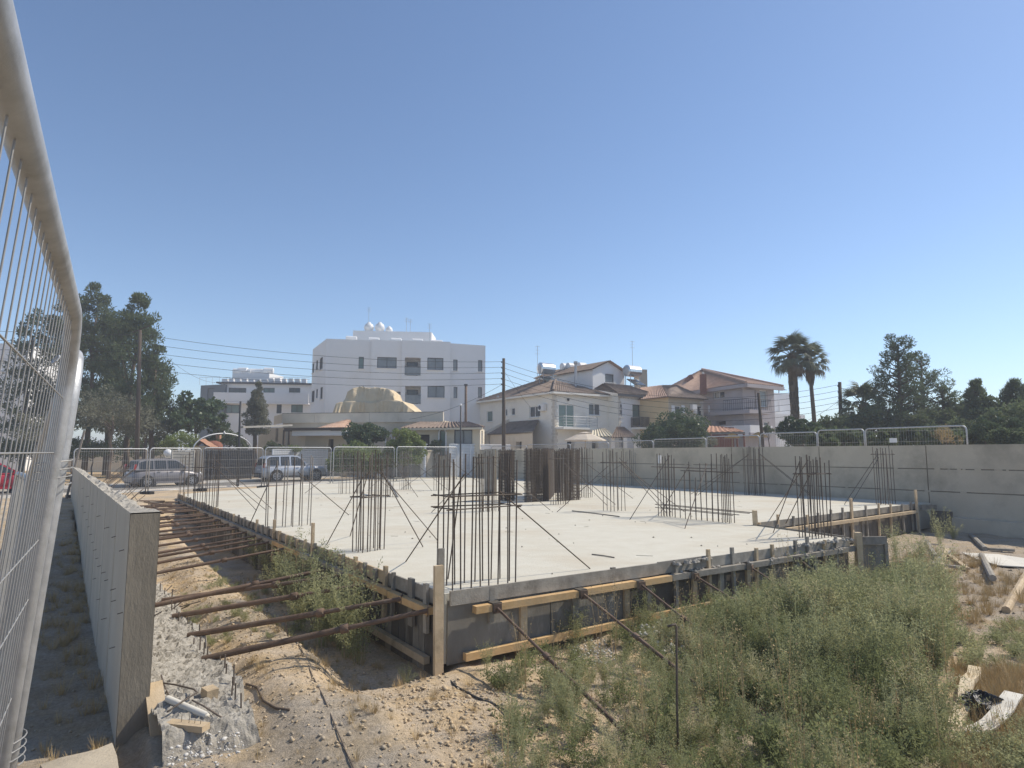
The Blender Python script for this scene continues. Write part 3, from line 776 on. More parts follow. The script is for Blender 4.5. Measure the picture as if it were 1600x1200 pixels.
bars(B0(914, 777), 5, 3, .085, .2, D2, 1.85, 'tight bundle of starter bars right beside the lift-core cage', r=.012, ties=(.8,), braces=1, blen=2.2, bdir=(-.4,))
bars(B0(960, 798), 5, 2, .14, .3, D2, 1.78, 'starter bars with crossing braces between lift core and long bar row', r=.012, ties=(.78,), braces=4, blen=1.8, bdir=(-.5, -.2, 3.4, -.35), light=.1)
bars(B0(989, 759), 6, 2, .15, .3, D2, 1.85, 'far starter bars near the boundary wall behind the crossed braces', r=.013, ties=(), braces=2, blen=2.2, light=.35)
bars(B0(1274, 840), 7, 3, .105, .13, D2, 1.60, 'starter bars with long double raking braces at the stepped slab corner', r=.011, ties=(.78,), braces=0, bpts=((1204, 810, .95), (1208, 833, .95), (1228, 818, .75)))
bars(B0(1384, 788), 5, 3, .15, .15, D2, 1.85, 'starter bars at the slab corner closest to the boundary wall', r=.012, ties=(.88,), braces=2, blen=1.6, bdir=(3.2, 3.5))
bars(B0(1180, 773), 8, 3, .11, .22, D2, 1.95, 'thick bundle of starter bars against the boundary wall', r=.013, ties=(.72,), braces=4, blen=2.2, bdir=(3.3, 3.0, -.3, -.5))
# long row (future shear wall)
def bar_row():
    p0, p1 = B0(1033, 806), B0(1148, 818)
    t = thing('wall_starter_bars', 'long double row of starter bars with level tie bars and raking braces', 'rebar', (p0 + p1) / 2)
    ax = (p1 - p0).normalized(); ay = Vector((-ax.y, ax.x, 0)); L = (p1 - p0).length
    for s_ in (-.1, .1):
        x = 0
        while x <= L + .01:
            e = min(x, L - x)
            h = (1.62 if e < .55 else random.choice((1.15, 1.3, 1.42, .75))) + random.uniform(-.1, .05)
            m = 'rebar_light' if h < 1.0 else 'rebar'
            rod(t, p0 + ax * x + ay * s_ - Vector((0, 0, .05)), p0 + ax * x + ay * s_ + Vector((random.uniform(-.015, .015), random.uniform(-.015, .015), h)), .0105, m, 'bar')
            x += .10 if e < .4 else .17
        for z, x0, x1 in ((.30, -.1, L + .5), (.22, -.1, L + .05), (1.30, -.2, L * .75), (1.22, L * .35, L + .1)):
            rod(t, p0 + ax * x0 + ay * (s_ * 1.15) + Vector((0, 0, z)), p0 + ax * x1 + ay * (s_ * 1.15) + Vector((0, 0, z - .02)), .009, 'rebar', 'tie_bar')
    for (u, v, x, z) in ((984, 812, .35, 1.6), (1070, 826, 1.55, 1.4), (1033, 800, 1.0, 1.35)):
        g_ = P(u, v, 0); rod(t, g_, p0 + ax * x + Vector((0, 0, z)), .010, 'rebar', 'brace')
    q = p0 + Vector((0, 0, 1.45)); m = MB(); m.box(q + Vector((0, 0, .05)), .07, .05, .22, ax, (0.05, .1, 1)); m.build('white_sack', 'plastic_white', t)
bar_row()
# lift-core cages: dense mats of bars
def cage(u0, v0, u1, v1, h, label, layers=3, step=.055):
    p0, p1 = B0(u0, v0), B0(u1, v1); ax = (p1 - p0).normalized(); L = (p1 - p0).length; ay = Vector((-ax.y, ax.x, 0))
    t = thing('rebar_cage', label, 'rebar cage', (p0 + p1) / 2, 'lift core cages')
    b_ = MB()
    for l_ in range(layers):
        x = .02 * l_
        while x < L:
            p = p0 + ax * x + ay * (.09 * l_); b_.tube([p - Vector((0, 0, .04)), p + Vector((random.uniform(-.01, .01), 0, h + random.uniform(-.05, .03)))], .0125, 4)
            x += step * random.uniform(.8, 1.2)
    tag(b_.build('upright_bars', 'rebar', t), kind='stuff')
    b_ = MB()
    for l_ in (0, layers - 1):
        z = .08
        while z < h - .05:
            b_.tube([p0 + ay * (.09 * l_) + Vector((0, 0, z)) - ax * .03, p1 + ay * (.09 * l_) + Vector((0, 0, z)) + ax * .03], .008, 4); z += .11
    tag(b_.build('level_bars', 'rebar', t), kind='stuff')
    return t
cage(824, 785, 856, 783, 1.83, 'dark dense rebar cage of the lift core, closest to the small separate cage')
cage(875, 783, 907, 781, 1.83, 'dark dense rebar cage of the lift core, beside the tight bar bundle')
cage(856, 783, 866, 773, 1.83, 'dark rebar cage forming the side of the lift core')
cage(779, 782, 801, 783, 1.80, 'small dark rebar cage standing apart from the lift core')
cage(832, 772, 898, 769, 1.80, 'dark rebar cage at the back of the lift core', 2)
m = MB(); o = P(783, 776, 0); m.beam(o + Vector((-.75, .1, 0)), o + Vector((-.05, .15, 0)), .02, 0.001); 
# ply box shuttering beside the cage
t = thing('ply_shutter', 'tall brown plywood shutter board standing behind the near starter bars', 'formwork', B0(767, 775))
p = B0(757, 773); q_ = B0(776, 774)
m = MB(); m.beam(p + Vector((0, 0, .92)), q_ + Vector((0, 0, .92)), .03, 1.84); m.build('board', 'timber_grey', t)
m = MB(); m.beam(p + Vector((.05, .03, 0)), p + Vector((.05, .03, 1.8)), .06, .05); m.build('batten', 'timber_pale', t)
m = MB(); m.beam(q_ + Vector((-.05, .03, 0)), q_ + Vector((-.05, .03, 1.8)), .06, .05); m.build('batten', 'timber_pale', t)
# loose things on the slab
def on_slab_rod(name, label, u0, v0, u1, v1, r, m_='rebar_light'):
    p, q = P(u0, v0, r), P(u1, v1, r); o = MB(); o.tube([p, (p + q) / 2 + Vector((0, 0, .004)), q], r, 6)
    return tag(o.build(name, m_, loc=(p + q) / 2, smooth=True), label, 'rebar')
on_slab_rod('loose_bar', 'loose steel bar lying on the slab in front of the crossed braces', 894, 798, 968, 807, .014)
on_slab_rod('loose_bar', 'short loose bar lying on the slab near the front shuttering', 925, 866, 960, 871, .010)
on_slab_rod('loose_bar', 'dark loose bar lying on the slab behind the near starter bars', 706, 785, 757, 781, .014, 'rebar')
# curved conduits
t = thing('conduit_bundle', 'two grey corrugated conduits arching up out of the slab', 'conduit', P(622, 777, 0))
for k in range(2):
    b0_, b1_ = P(622 + k * 1.5, 777, 0), P(588, 771, 0) + Vector((0, .1 * k, 0)); pts = []
    for i in range(15):
        s_ = i / 14; p = b0_.lerp(b1_, s_ ** .9); p.z = -.03 + .78 * math.sin(min(1, s_ * 1.25) * math.pi / 2) ** .8 - (.0 if k == 0 else .06); pts.append(p)
    m = MB(); m.tube(pts, .045, 8); m.build('conduit', 'pvc_grey', t, smooth=True)

# rebar mats leaning behind the far part of the long wall
def leaning_mat(label, x0, x1, w0, n, h, group):
    t = thing('rebar_mat', label, 'rebar mat', LW((x0 + x1) / 2, w0, -.5), group)
    for i in range(n):
        x = x0 + (x1 - x0) * i / (n - 1); b0_ = LW(x, w0, 0); b0_.z = GZ(b0_.x, b0_.y) - .06
        rod(t, b0_, b0_ + D2 * (h * .68) + D1 * (h * .25) + Vector((0, 0, h * .62 + random.uniform(-.1, .1))), .010, 'rebar', 'bar')
    for f in (.35, .6, .85):
        b0_, b1_ = LW(x0 - .2, w0, 0), LW(x1 + .2, w0, 0); b0_.z = GZ(b0_.x, b0_.y) - .06; b1_.z = GZ(b1_.x, b1_.y) - .06
        o = D2 * (h * .68 * f) + D1 * (h * .25 * f) + Vector((0, 0, h * .62 * f + .012)); rod(t, b0_ + o, b1_ + o, .008, 'rebar', 'cross_bar')
leaning_mat('rusty starter bars bent outward along the far third of the long wall', 9.0, 15.0, .30, 15, 1.5, 'bent bars behind the long wall')
leaning_mat('rusty starter bars bent outward along the far end of the long wall', 15.6, 24.5, .30, 18, 2.1, 'bent bars behind the long wall')
t = thing('rebar_mat', 'tangle of bent rusty bars low between the wall and the trench', 'rebar mat', LW(4.2, .8, -.7))
for k in range(14):
    p = LW(random.uniform(3.4, 5.6), random.uniform(.3, .9), 0); p.z = GZ(p.x, p.y) - .02
    rod(t, p, p + D2 * random.uniform(.25, .6) + D1 * random.uniform(.1, .5) * random.choice((-1, 1)) + Vector((0, 0, random.uniform(.12, .38))), .008, 'rebar', 'bar')
t = thing('rod_pile', 'pile of dark rods and offcuts at the far end of the trench', 'rod pile', S(20.5, -1.2, -.2))
for k in range(12):
    p = S(20.5 + random.uniform(-1.6, 1), -1.3 + random.uniform(-.7, .5)); p.z = GZ(p.x, p.y) + .03 + .02 * (k % 4)
    e = (D2 * random.uniform(.6, 1.1) + D1 * random.uniform(-.7, .7)); q = p + e; q.z = GZ(q.x, q.y) + .05 + .03 * (k % 4)
    rod(t, p, q, .022, 'prop_rust', 'rod')

# ------------------------------------------------------------------ debris by the wall end
def fz(p): return -0.69
t = thing('nailed_batten', 'short pale timber batten with nails standing up on the footing', 'timber', P(288, 1133, -.66))
p, q = P(262, 1131, -.655), P(322, 1137, -.655); m = MB(); m.beam(p, q, .10, .05); m.build('batten', 'timber_pale', t)
for f in (.35, .55, .7, .85): rod(t, p.lerp(q, f) + Vector((0, 0, .02)), p.lerp(q, f) + Vector((.005, 0, .085)), .0025, 'rebar', 'nail')
m = MB(); p, q = P(262, 1092, -.60), P(324, 1119, -.64); m.tube([p, q], .030, 14, cap=False); m.tube([p, q], .024, 14, cap=True)
tag(m.build('plastic_pipe', 'pvc_white', loc=(p + q) / 2, smooth=True), 'cream plastic pipe offcut lying on the wall footing', 'pipe')
m = MB(); c = P(327, 1085, -.64); m.box(c, .11, .13, .12, D2 + D1 * .3, (.1, 0, 1)); 
tag(m.build('wood_block', 'timber_pale', loc=c), 'small pale wood block beside the footing stubs', 'wood block')
m = MB(); c = P(274, 1112, -.685)
m.poly([c + Vector(v) for v in ((-.16, -.09, .01), (.14, -.1, 0), (.19, .04, .02), (.02, .13, .03), (-.17, .08, .06))])
m.poly([c + Vector(v) for v in ((-.17, .08, .06), (.02, .13, .03), (.0, .17, -.03), (-.18, .12, -.02))])
tag(m.build('metal_sheet', 'pvc_grey', loc=c), 'crumpled grey sheet under the cream pipe', 'sheet metal')
for k, (pts, lb) in enumerate([([(246, 1066), (275, 1070), (303, 1077), (308, 1082), (285, 1096), (262, 1112)], 'rusty bar bent into a hook over the debris on the footing'),
                               ([(252, 1055), (258, 1075), (268, 1093), (278, 1098), (300, 1100)], 'thin curled rusty rod by the wall end'),
                               ([(300, 1094), (318, 1103), (346, 1121)], 'pair-like short rusty bar end pointing from the pipe to the stubs')]):
    m = MB(); P3 = [P(u, v, -.58 - .03 * i * (k != 0)) for i, (u, v) in enumerate(pts)]
    m.tube(P3, .008, 6); tag(m.build('bent_bar', 'rebar', loc=P3[0], smooth=True), lb, 'rebar')
t = thing('leaning_board', 'splintered pale board leaning against the near end of the wall', 'board', LW(-.12, .31, -1.0))
m = MB(); p, q = LW(-.42, .34, -1.05), LW(.10, .285, -.50)
m.beam(p, q, .035, .15, up=LWS); m.build('board', 'timber_pale', t)
m = MB(); m.beam(p + Vector((.03, -.01, .02)), p.lerp(q, .4) + Vector((.045, -.01, 0)), .02, .03, up=LWS); m.build('splinter', 'timber_orange', t)
# broken paving left of the wall end
for k, (poly, lb) in enumerate([([(-1.35, -.03), (-.25, -.03), (-.33, -.52), (-1.4, -.50)], 'sunlit broken concrete slab touching the near wall end'),
                                ([(-1.5, -.56), (-.35, -.56), (-.02, -1.5), (-1.5, -1.6)], 'sunlit cracked concrete slab beside the wire fence foot'),
                                ([(-2.5, -.05), (-1.4, -.06), (-1.45, -1.5), (-2.6, -1.5)], 'broken concrete slab in front of the wall end, cut by cracks')]):
    m = MB(); n_ = len(poly); pts = []
    for i in range(n_):
        a_, b_2 = poly[i], poly[(i + 1) % n_]
        for f in (0, .25, .5, .75):
            pts.append(LW(a_[0] + (b_2[0] - a_[0]) * f + random.uniform(-.03, .03), a_[1] + (b_2[1] - a_[1]) * f + random.uniform(-.03, .03), 0))
    m.prism([(p.x, p.y) for p in pts], -1.1, -.84 - .02 * k)
    tag(m.build('broken_paving', 'paver_concrete', loc=LW(-1, -.5, -1.0), recalc=True), lb, 'paving')

# cable trailing over the spoil and bits
pts = [P(u, v, -.72) for u, v in ((445, 968), (455, 995), (470, 1020), (488, 1062), (505, 1100), (525, 1140), (545, 1175), (566, 1210))]
pts = [G(p, .012) for p in pts]; m = MB(); m.tube(pts, .006, 5)
tag(m.build('loose_wire', 'rebar', loc=pts[3], smooth=True), 'thin dark wire trailing across the tan soil', 'wire')
pts = [G(P(u, v, -.72), .012) for u, v in ((385, 1058), (402, 1070), (412, 1085), (432, 1100), (452, 1110))]
m = MB(); m.tube(pts, .012, 6); tag(m.build('dry_stick', 'bark', loc=pts[2], smooth=True), 'dry brown stick lying on the soil near the footing stubs', 'stick')
pts = [G(P(u, v, -.82), .008) for u, v in ((692, 1052), (712, 1075), (742, 1094), (775, 1112), (808, 1128), (850, 1150))]
m = MB(); m.tube(pts, .014, 6); tag(m.build('buried_cable', 'cable', loc=pts[2], smooth=True), 'dark cable half buried in the soil below the corner post', 'cable')
# hooked bar in the weeds
p = P(1060, 1190, -.86); m = MB(); m.tube([G(p, -.1), p + Vector((0, 0, .4)), P(1057, 979, Y=p.y), P(1056, 975, Y=p.y), P(1043, 979, Y=p.y)], .010, 6)
tag(m.build('hooked_bar', 'rebar', loc=G(p), smooth=True), 'upright rusty bar with a hooked top standing in the weeds', 'rebar')
# rods standing by the left formwork
for (u0, v0, u1, v1, lb) in ((665, 1022, 648, 968, 'dark thin stake standing in the trench near the corner post'), (450, 1012, 444, 958, 'short stick standing on the bank under the nearest props')):
    p = P(u0, v0, -.85); p = G(p, -.03); m = MB(); m.tube([p, P(u1, v1, Y=p.y)], .010, 5); tag(m.build('thin_stake', 'rebar', loc=p), lb, 'stake')

# ------------------------------------------------------------------ timber scatter on the right
tb = [((1236, 1300), 0, 0)]
sc = [(1517, 838, 1540, 862, 'timber pole lying near the boundary wall shadow'), (1462, 884, 1482, 866, 'short weathered timber in the small woodpile'), (1472, 886, 1480, 864, 'pale short timber in the small woodpile'),
      (1484, 872, 1512, 892, 'slim batten sliding off the small woodpile'), (1430, 872, 1448, 876, 'flat offcut beside the small woodpile'), (1534, 872, 1552, 912, 'round timber pole beside the white board'),
      (1572, 956, 1604, 905, 'thick timber pole on the gravel at the open side'), (1373, 889, 1405, 882, 'timber offcut between weeds and shuttering'), (1388, 880, 1500, 893, 'long thin batten below the small woodpile'), (1545, 862, 1585, 864, 'pale batten above the white board'),
      (1410, 898, 1440, 892, 'grey offcut at the edge of the weeds'), (1448, 848, 1462, 874, 'thin lath leaning on the small woodpile')]
for k, (u0, v0, u1, v1, lb) in enumerate(sc):
    p, q = G(P(u0, v0, -.86), .05), G(P(u1, v1, -.86), .05 + .03 * (k % 3)); m = MB()
    if 'pole' in lb: m.tube([p, q], .065, 8)
    else: m.beam(p, q, random.uniform(.08, .13), random.uniform(.04, .07))
    tag(m.build('timber_offcut', random.choice(('timber_grey', 'timber_pale')), loc=p), lb, 'timber', 'timber offcuts on the open ground')
m = MB(); pts = [G(P(u, v, -.86), .05) for u, v in ((1504, 866), (1560, 868), (1602, 876), (1604, 888), (1560, 885), (1524, 877))]
m.poly(pts); m.poly([p - Vector((0, 0, .02)) for p in reversed(pts)])
for i in range(len(pts)): m.poly([pts[i], pts[i] - Vector((0, 0, .02)), pts[(i + 1) % len(pts)] - Vector((0, 0, .02)), pts[(i + 1) % len(pts)]])
tag(m.build('white_board', 'pvc_white', loc=pts[0], recalc=True), 'flat whitish board lying on the ground near the boundary wall', 'board')
# bottom-right rubbish
def slat(name, label, pts, w, th, mt, cat='board'):
    P3 = [Vector(p) for p in pts]; m = MB()
    for i in range(len(P3) - 1):
        d = (P3[i + 1] - P3[i]).normalized(); sd = Vector((-d.y, d.x, 0)).normalized() * w / 2
        a_, b_2 = P3[i], P3[i + 1]
        m.hexa([a_ - sd, b_2 - sd, b_2 + sd, a_ + sd, a_ - sd + Vector((0, 0, th)), b_2 - sd + Vector((0, 0, th)), b_2 + sd + Vector((0, 0, th)), a_ + sd + Vector((0, 0, th))])
    return tag(m.build(name, mt, loc=P3[0], recalc=True), label, cat)
slat('foam_strip', 'weathered cream foam strip lying in the weeds beside the black bag', [G(P(1524 - 40 * f + 3 * math.sin(f * 17), 1054 + 112 * f, -.85), .07 - .04 * f) for f in [k / 9 for k in range(10)]], .12, .05, 'foam')
slat('curved_sheet', 'curved cream plastic panel lying below the black bag', [G(P(1496 + 90 * f, 1141 + 8 * math.sin(f * 3.1) - 34 * f ** 2.2, -.85), .05 + .09 * f * f) for f in [k / 12 for k in range(13)]], .15, .02, 'pvc_white')
c = G(P(1537, 1112, -.85), .09); b_ = MB()
def bagf(u, v):
    th, ph = u * 2 * math.pi, (v - .5) * math.pi
    r = .15 * (1 + .22 * math.sin(th * 3 + ph * 4) * math.cos(ph) + .14 * math.sin(th * 7 + ph * 9))
    return c + Vector((r * math.cos(th) * math.cos(ph) * 1.2, r * math.sin(th) * math.cos(ph), r * .8 * math.sin(ph)))
b_.grid(bagf, 28, 14)
tag(b_.build('rubbish_bag', 'bag_black', loc=c), 'crumpled black plastic bag lying between the cream strips', 'bag')

# crumbs of mortar and short tie-wire ends lying on the slab
b_ = MB()
for k in range(150):
    a_, b2 = random.uniform(.25, 20), random.uniform(.25, 17)
    if a_ < 3.5 and b2 > 8.6: continue
    if k % 3: b_.lathe(S(a_, b2, .001), [(.0, -.002), (random.uniform(.008, .03), 0), (random.uniform(.004, .018), random.uniform(.006, .02)), (0, .022)], 5)
    else:
        an = random.uniform(0, 6.28); p = S(a_, b2, .006); b_.tube([p, p + Vector((math.cos(an), math.sin(an), 0)) * random.uniform(.08, .35)], .0035, 3)
tag(b_.build('slab_litter', 'end_concrete'), kind='stuff')
# ================================================================== FENCES
def fence_panel(p, q, z0a, z0b, h, label, group=None, wire_step=.05, r=.020, wr=.0022, near=False, hz=None, feet=True, up=Vector((0, 0, 1))):
    """temporary mesh fence panel between plan points p, q; feet at z0a / z0b"""
    p, q = Vector(p), Vector(q); p.z, q.z = z0a, z0b
    d = (q - p); L = d.length; d.normalize()
    t = thing('fence_panel', label, 'fence', p, group)
    c = .14 if not near else .16
    pts = [p, p + up * (h - c)]
    for k in range(1, 7):
        a = math.pi / 2 * k / 6; pts.append(p + up * (h - c + c * math.sin(a)) + d * (c - c * math.cos(a)))
    for k in range(0, 7):
        a = math.pi / 2 * k / 6; pts.append(q + up * (h - c + c * math.cos(a)) - d * (c - c * math.sin(a)))
    pts += [q]
    m = MB(); m.tube(pts, r, 8 if not near else 16); m.build('frame_tube', 'galvanised', t, smooth=True)
    m = MB(); m.tube([p + up * .12 , q + up * .12], r * .8, 8); m.build('bottom_tube', 'galvanised', t, smooth=True)
    n = int(L / wire_step)
    hz = hz or [.3, .7, 1.1, 1.5, h - .12]
    if near:
        for k in range(1, n):
            b0_ = p.lerp(q, k / n); rod(t, b0_ + up * .12, b0_ + up * (h - .005), wr, 'wire', 'wire')
        for z in hz: rod(t, p + up * z, q + up * (z + random.uniform(-.02, .02)), wr * 1.3, 'wire', 'cross_wire')
    else:
        m = MB()
        for k in range(1, n):
            b0_ = p.lerp(q, k / n); m.tube([b0_ + up * .12, b0_ + up * (h - .005)], wr, 3, cap=False)
        for z in hz: m.tube([p + up * z, q + up * z], wr * 1.2, 3, cap=False)
        tag(m.build('mesh_infill', 'wire', t), kind='stuff')
    if feet:
        for e in (p, q):
            m = MB(); m.box(e + up * .05, .62, .22, .12, Vector((-d.y, d.x, 0))); m.build('foot_block', 'rubber', t)
    return t
# panels on the street side
pts = [(118, 27.0), (236, 29.3), (319, 31.6), (415, 33.8), (521, 36.2), (619, 39.0), (716, 42.2)]
names = ['street-side mesh fence panel by the far end of the long wall', 'street-side mesh fence panel in front of the grey hatchback', 'street-side mesh fence panel in front of the dark gate',
         'street-side mesh fence panel in front of the silver off-roader', 'street-side mesh fence panel in front of the round hedge', 'street-side mesh fence panel between the hedge and the white gate']
for k in range(6):
    (u0, Y0), (u1, Y1) = pts[k], pts[k + 1]
    a_, b_ = gpx(u0 + 2, Y0), gpx(u1 - 2, Y1)
    g0, g1 = -.17 + .012 * k, -.17 + .012 * (k + 1)
    fence_panel(a_, b_, g0, g1, 2.03 + .03 * k, names[k], 'fence panels on the street side', wire_step=.09, r=.026, wr=.0045)
# panels standing behind the boundary wall
wf = [(-1.62, 2.57), (1.77, 2.60), (3.66, 2.56), (6.3, 2.48), (9.2, 2.42), (12.6, 2.36), (16.0, 2.30), (19.4, 2.28), (24, 2.2), (28.5, 2.15)]
wn_ = ['carrying a small white notice, at the open end', 'second from its open end', 'third from its open end', 'in front of the citrus tree and dark pole', 'in front of the ochre parasols', 'in front of the round leafy tree', 'in front of the brown tiled porch', 'by the cream parasol', 'beyond the cream parasol']
for k in range(9):
    a0, a1 = wf[k][0] + .05 + 4.1 - 0.05, wf[k + 1][0] - .05 + 4.1
    p, q = S(a0 - .0, 20.85), S(a1, 20.85)
    top = (wf[k][1] + wf[k + 1][1]) / 2
    t = fence_panel(p, q, top - 2.0, top - 2.0, 2.0, 'mesh fence panel behind the boundary wall, ' + wn_[k], 'fence panels behind the boundary wall', wire_step=.09, r=.026, wr=.004)
    if k in (0, 5):
        m = MB(); m.box(p.lerp(q, .70 if k == 0 else .75) + Vector((0, 0, top - .45)) - D2 * .03, .26, .012, .16, D1); m.build('notice', 'plastic_white', t)
# near fence beside the viewer
E0 = P(119, 505, Y=1.46); ZF = E0.z
NQ = P(2, 100, z=ZF); TILT = Vector((.095, 0, 1)); H_N = ZF + .08
near_b = Vector((E0.x, E0.y, 0)) - Vector((TILT.x * H_N, 0, 0)); dirn = Vector((E0.x - NQ.x, E0.y - NQ.y, 0)).normalized(); near_a = near_b - dirn * 3.0
t = fence_panel(near_a, near_b, -.08, -.08, H_N, 'close mesh fence panel with thick galvanised top tube beside the broken paving', 'fence panels beside the broken paving', wire_step=.048, r=.0168, wr=.00105, near=True, up=TILT,
                hz=[.25, .6, .95, 1.2, 1.40, 1.55, 1.725, 1.84], feet=False)
# clips on the cross wire
for (u, v) in ((87, 562),):
    x, z = on_wall(Vector((E0.x, E0.y, 0)), Vector((E0.x, E0.y, 0)) + near_a - near_b, u, v); c = Vector((E0.x, E0.y, 0)) + (near_a - near_b).normalized() * x; c.z = z
    b_ = MB(); b_.tube([c + Vector((.006 * math.cos(k * .9), .006 * math.sin(k * .9) * .6, .007 * math.sin(k * .9 + .6))) for k in range(10)], .0016, 5); b_.build('wire_twist', 'galvanised', t)
p2 = near_b + Vector((-.018, .05, 0)); far2 = P(58, 640, Y=3.4) - Vector((.095 * H_N, 0, 0)); far2.z = 0
t2 = fence_panel(p2, far2, -.08, -.45, H_N - .03, 'mesh fence panel tied to the close one and running on past the paving', 'fence panels beside the broken paving', wire_step=.055, r=.0165, wr=.0011, near=True, up=TILT,
                 hz=[.3, .7, 1.1, 1.5, 1.8], feet=False)
for z in (1.66, 1.05):
    c = (near_b + p2) / 2 + Vector((TILT.x * (z), 0, 0)); c.z = z - .08
    b_ = MB(); b_.tube([c + Vector((.030 * math.cos(k * .35), .045 * math.sin(k * .35), .0010 * k)) for k in range(60)], .0014, 5); b_.build('tie_wire', 'wire', t)
far3 = far2 + (far2 - p2).normalized() * 3.2
fence_panel(far2 + Vector((-.05, .06, 0)), far3, -.45, -.5, H_N - .06, 'mesh fence panel farther along, seen through the close ones', 'fence panels beside the broken paving', wire_step=.06, r=.019, wr=.0014, near=False, feet=False, up=TILT)
# diagonal pole leaning behind the fence joint
bpole = P(103, 784, Y=26.5); bpole = G(bpole, -.05)
m = MB(); m.tube([bpole, P(132, 673, Y=26.8)], .045, 6)
tag(m.build('leaning_rod', 'rebar_light', loc=bpole), 'pale pole leaning at the far end of the long wall', 'rod')

# ================================================================== VEHICLES
def car(label, cat, loc, head, L, W, Hh, paint, kind):
    t = bpy.data.objects.new(cat_name(cat), None); COL.objects.link(t); tag(t, label, cat)
    t.location = Vector(loc)
    if kind == 'hatch':   # high rounded small MPV
        low = [(-.5, .62, .70), (-.485, .80, .90), (-.40, .86, .97), (-.2, .90, 1.0), (.1, .90, 1.0), (.27, .86, .98), (.38, .76, .95), (.46, .66, .88), (.495, .52, .76)]
        cab = [(-.475, .93), (-.415, 1.42), (-.30, 1.50), (-.05, 1.535), (.10, 1.48), (.295, .93)]
        wx, wr = (-.315, .32), .295
    elif kind == 'suv':
        low = [(-.5, .80, .82), (-.49, .95, .93), (-.40, 1.02, .98), (-.2, 1.04, 1.0), (.05, 1.04, 1.0), (.18, 1.02, 1.0), (.33, .98, .98), (.44, .92, .94), (.485, .82, .86), (.50, .65, .80)]
        cab = [(-.485, 1.0), (-.45, 1.50), (-.40, 1.66), (-.05, 1.70), (.05, 1.63), (.20, 1.03)]
        wx, wr = (-.30, .315), .36
    else:
        low = [(-.5, .62, .72), (-.48, .82, .90), (-.35, .88, .98), (0, .90, 1.0), (.2, .88, .98), (.36, .80, .95), (.45, .70, .88), (.495, .5, .74)]
        cab = [(-.46, .90), (-.38, 1.38), (-.2, 1.47), (0, 1.46), (.08, 1.40), (.29, .90)]
        wx, wr = (-.315, .315), .30
    hw = W / 2
    fwd = Vector((math.cos(head), math.sin(head), 0)); lat = Vector((-math.sin(head), math.cos(head), 0)); o = Vector(loc)
    def q(x, y, z): return o + fwd * x + lat * y + Vector((0, 0, z))
    clear = .19 if kind != 'suv' else .26
    b_ = MB(); n = 12; base = 0
    for (x, zt, wf) in low:      # half ring: bottom, sill, flank, shoulder, top
        w = hw * wf
        ring = [(-w * .82, clear), (-w * .97, clear + .1), (-w, zt * .62), (-w * .985, zt * .86), (-w * .90, zt * .985), (-w * .5, zt + .012)]
        ring = ring + [(-y, z) for y, z in reversed(ring)]
        b_.v += [tuple(q(x * L, y, z)) for y, z in ring]
    for i in range(len(low) - 1):
        for j in range(n):
            a0 = i * n + j; a1 = i * n + (j + 1) % n
            b_.f.append((a0, a1, a1 + n, a0 + n))
    b_.f.append(tuple(range(n - 1, -1, -1))); b_.f.append(tuple((len(low) - 1) * n + j for j in range(n)))
    body = b_.build('body', paint, t, smooth=True, recalc=True)
    # greenhouse
    zb, zr = cab[0][1], max(z for _, z in cab)
    def cw(z): return hw * (.93 - .20 * max(0, (z - zb)) / (zr - zb))
    b_ = MB(); k = len(cab)
    for s_ in (-1, 1): b_.v += [tuple(q(x * L, s_ * cw(z), z - (.02 if i in (0, k - 1) else 0))) for i, (x, z) in enumerate(cab)]
    b_.f.append(tuple(range(k))); b_.f.append(tuple(range(2 * k - 1, k - 1, -1)))
    for i in range(k): b_.f.append((i, k + i, k + (i + 1) % k, (i + 1) % k))
    rf = b_.build('roof', paint, t, recalc=True)
    def zcab(x):
        for i in range(k - 1):
            if cab[i][0] <= x <= cab[i + 1][0]:
                f = (x - cab[i][0]) / (cab[i + 1][0] - cab[i][0]); return cab[i][1] + (cab[i + 1][1] - cab[i][1]) * f
        return zb
    x0, x1 = cab[0][0], cab[-1][0]
    splits = {'hatch': [(-.42, -.235), (-.215, -.055), (-.035, .215)], 'suv': [(-.44, -.26), (-.235, -.10), (-.075, .14)], 'sedan': [(-.38, -.2), (-.18, -.02), (0, .22)]}[kind]
    for s_ in (-1, 1):
        for (a_, c_) in splits:
            xs = [a_ + (c_ - a_) * i / 6 for i in range(7)]
            top = [(x, min(zr - .09, zcab(x) - .075)) for x in xs]; bot = zb + .035
            top = [(x, max(z, bot + .01)) for x, z in top]
            m = MB(); m.poly([q(xs[0] * L, s_ * (cw(bot) + .012), bot), q(xs[-1] * L, s_ * (cw(bot) + .012), bot)] + [q(x * L, s_ * (cw(z) + .012), z) for x, z in reversed(top)])
            m.build('side_window', 'car_glass', t)
    # windscreen and rear window
    for (i0, i1, nm) in ((k - 1, k - 2, 'windscreen'), (0, 1, 'rear_window')):
        (xa, za), (xb, zb2) = cab[i0], cab[i1]; sg = 1 if i0 else -1
        m = MB(); f0, f1 = .12, .93
        A_, B_ = (xa + (xb - xa) * f0, za + (zb2 - za) * f0), (xa + (xb - xa) * f1, za + (zb2 - za) * f1)
        m.poly([q(A_[0] * L + sg * .014, -cw(A_[1]) * .92, A_[1]), q(A_[0] * L + sg * .014, cw(A_[1]) * .92, A_[1]), q(B_[0] * L + sg * .014, cw(B_[1]) * .92, B_[1]), q(B_[0] * L + sg * .014, -cw(B_[1]) * .92, B_[1])])
        m.build(nm, 'car_glass', t)
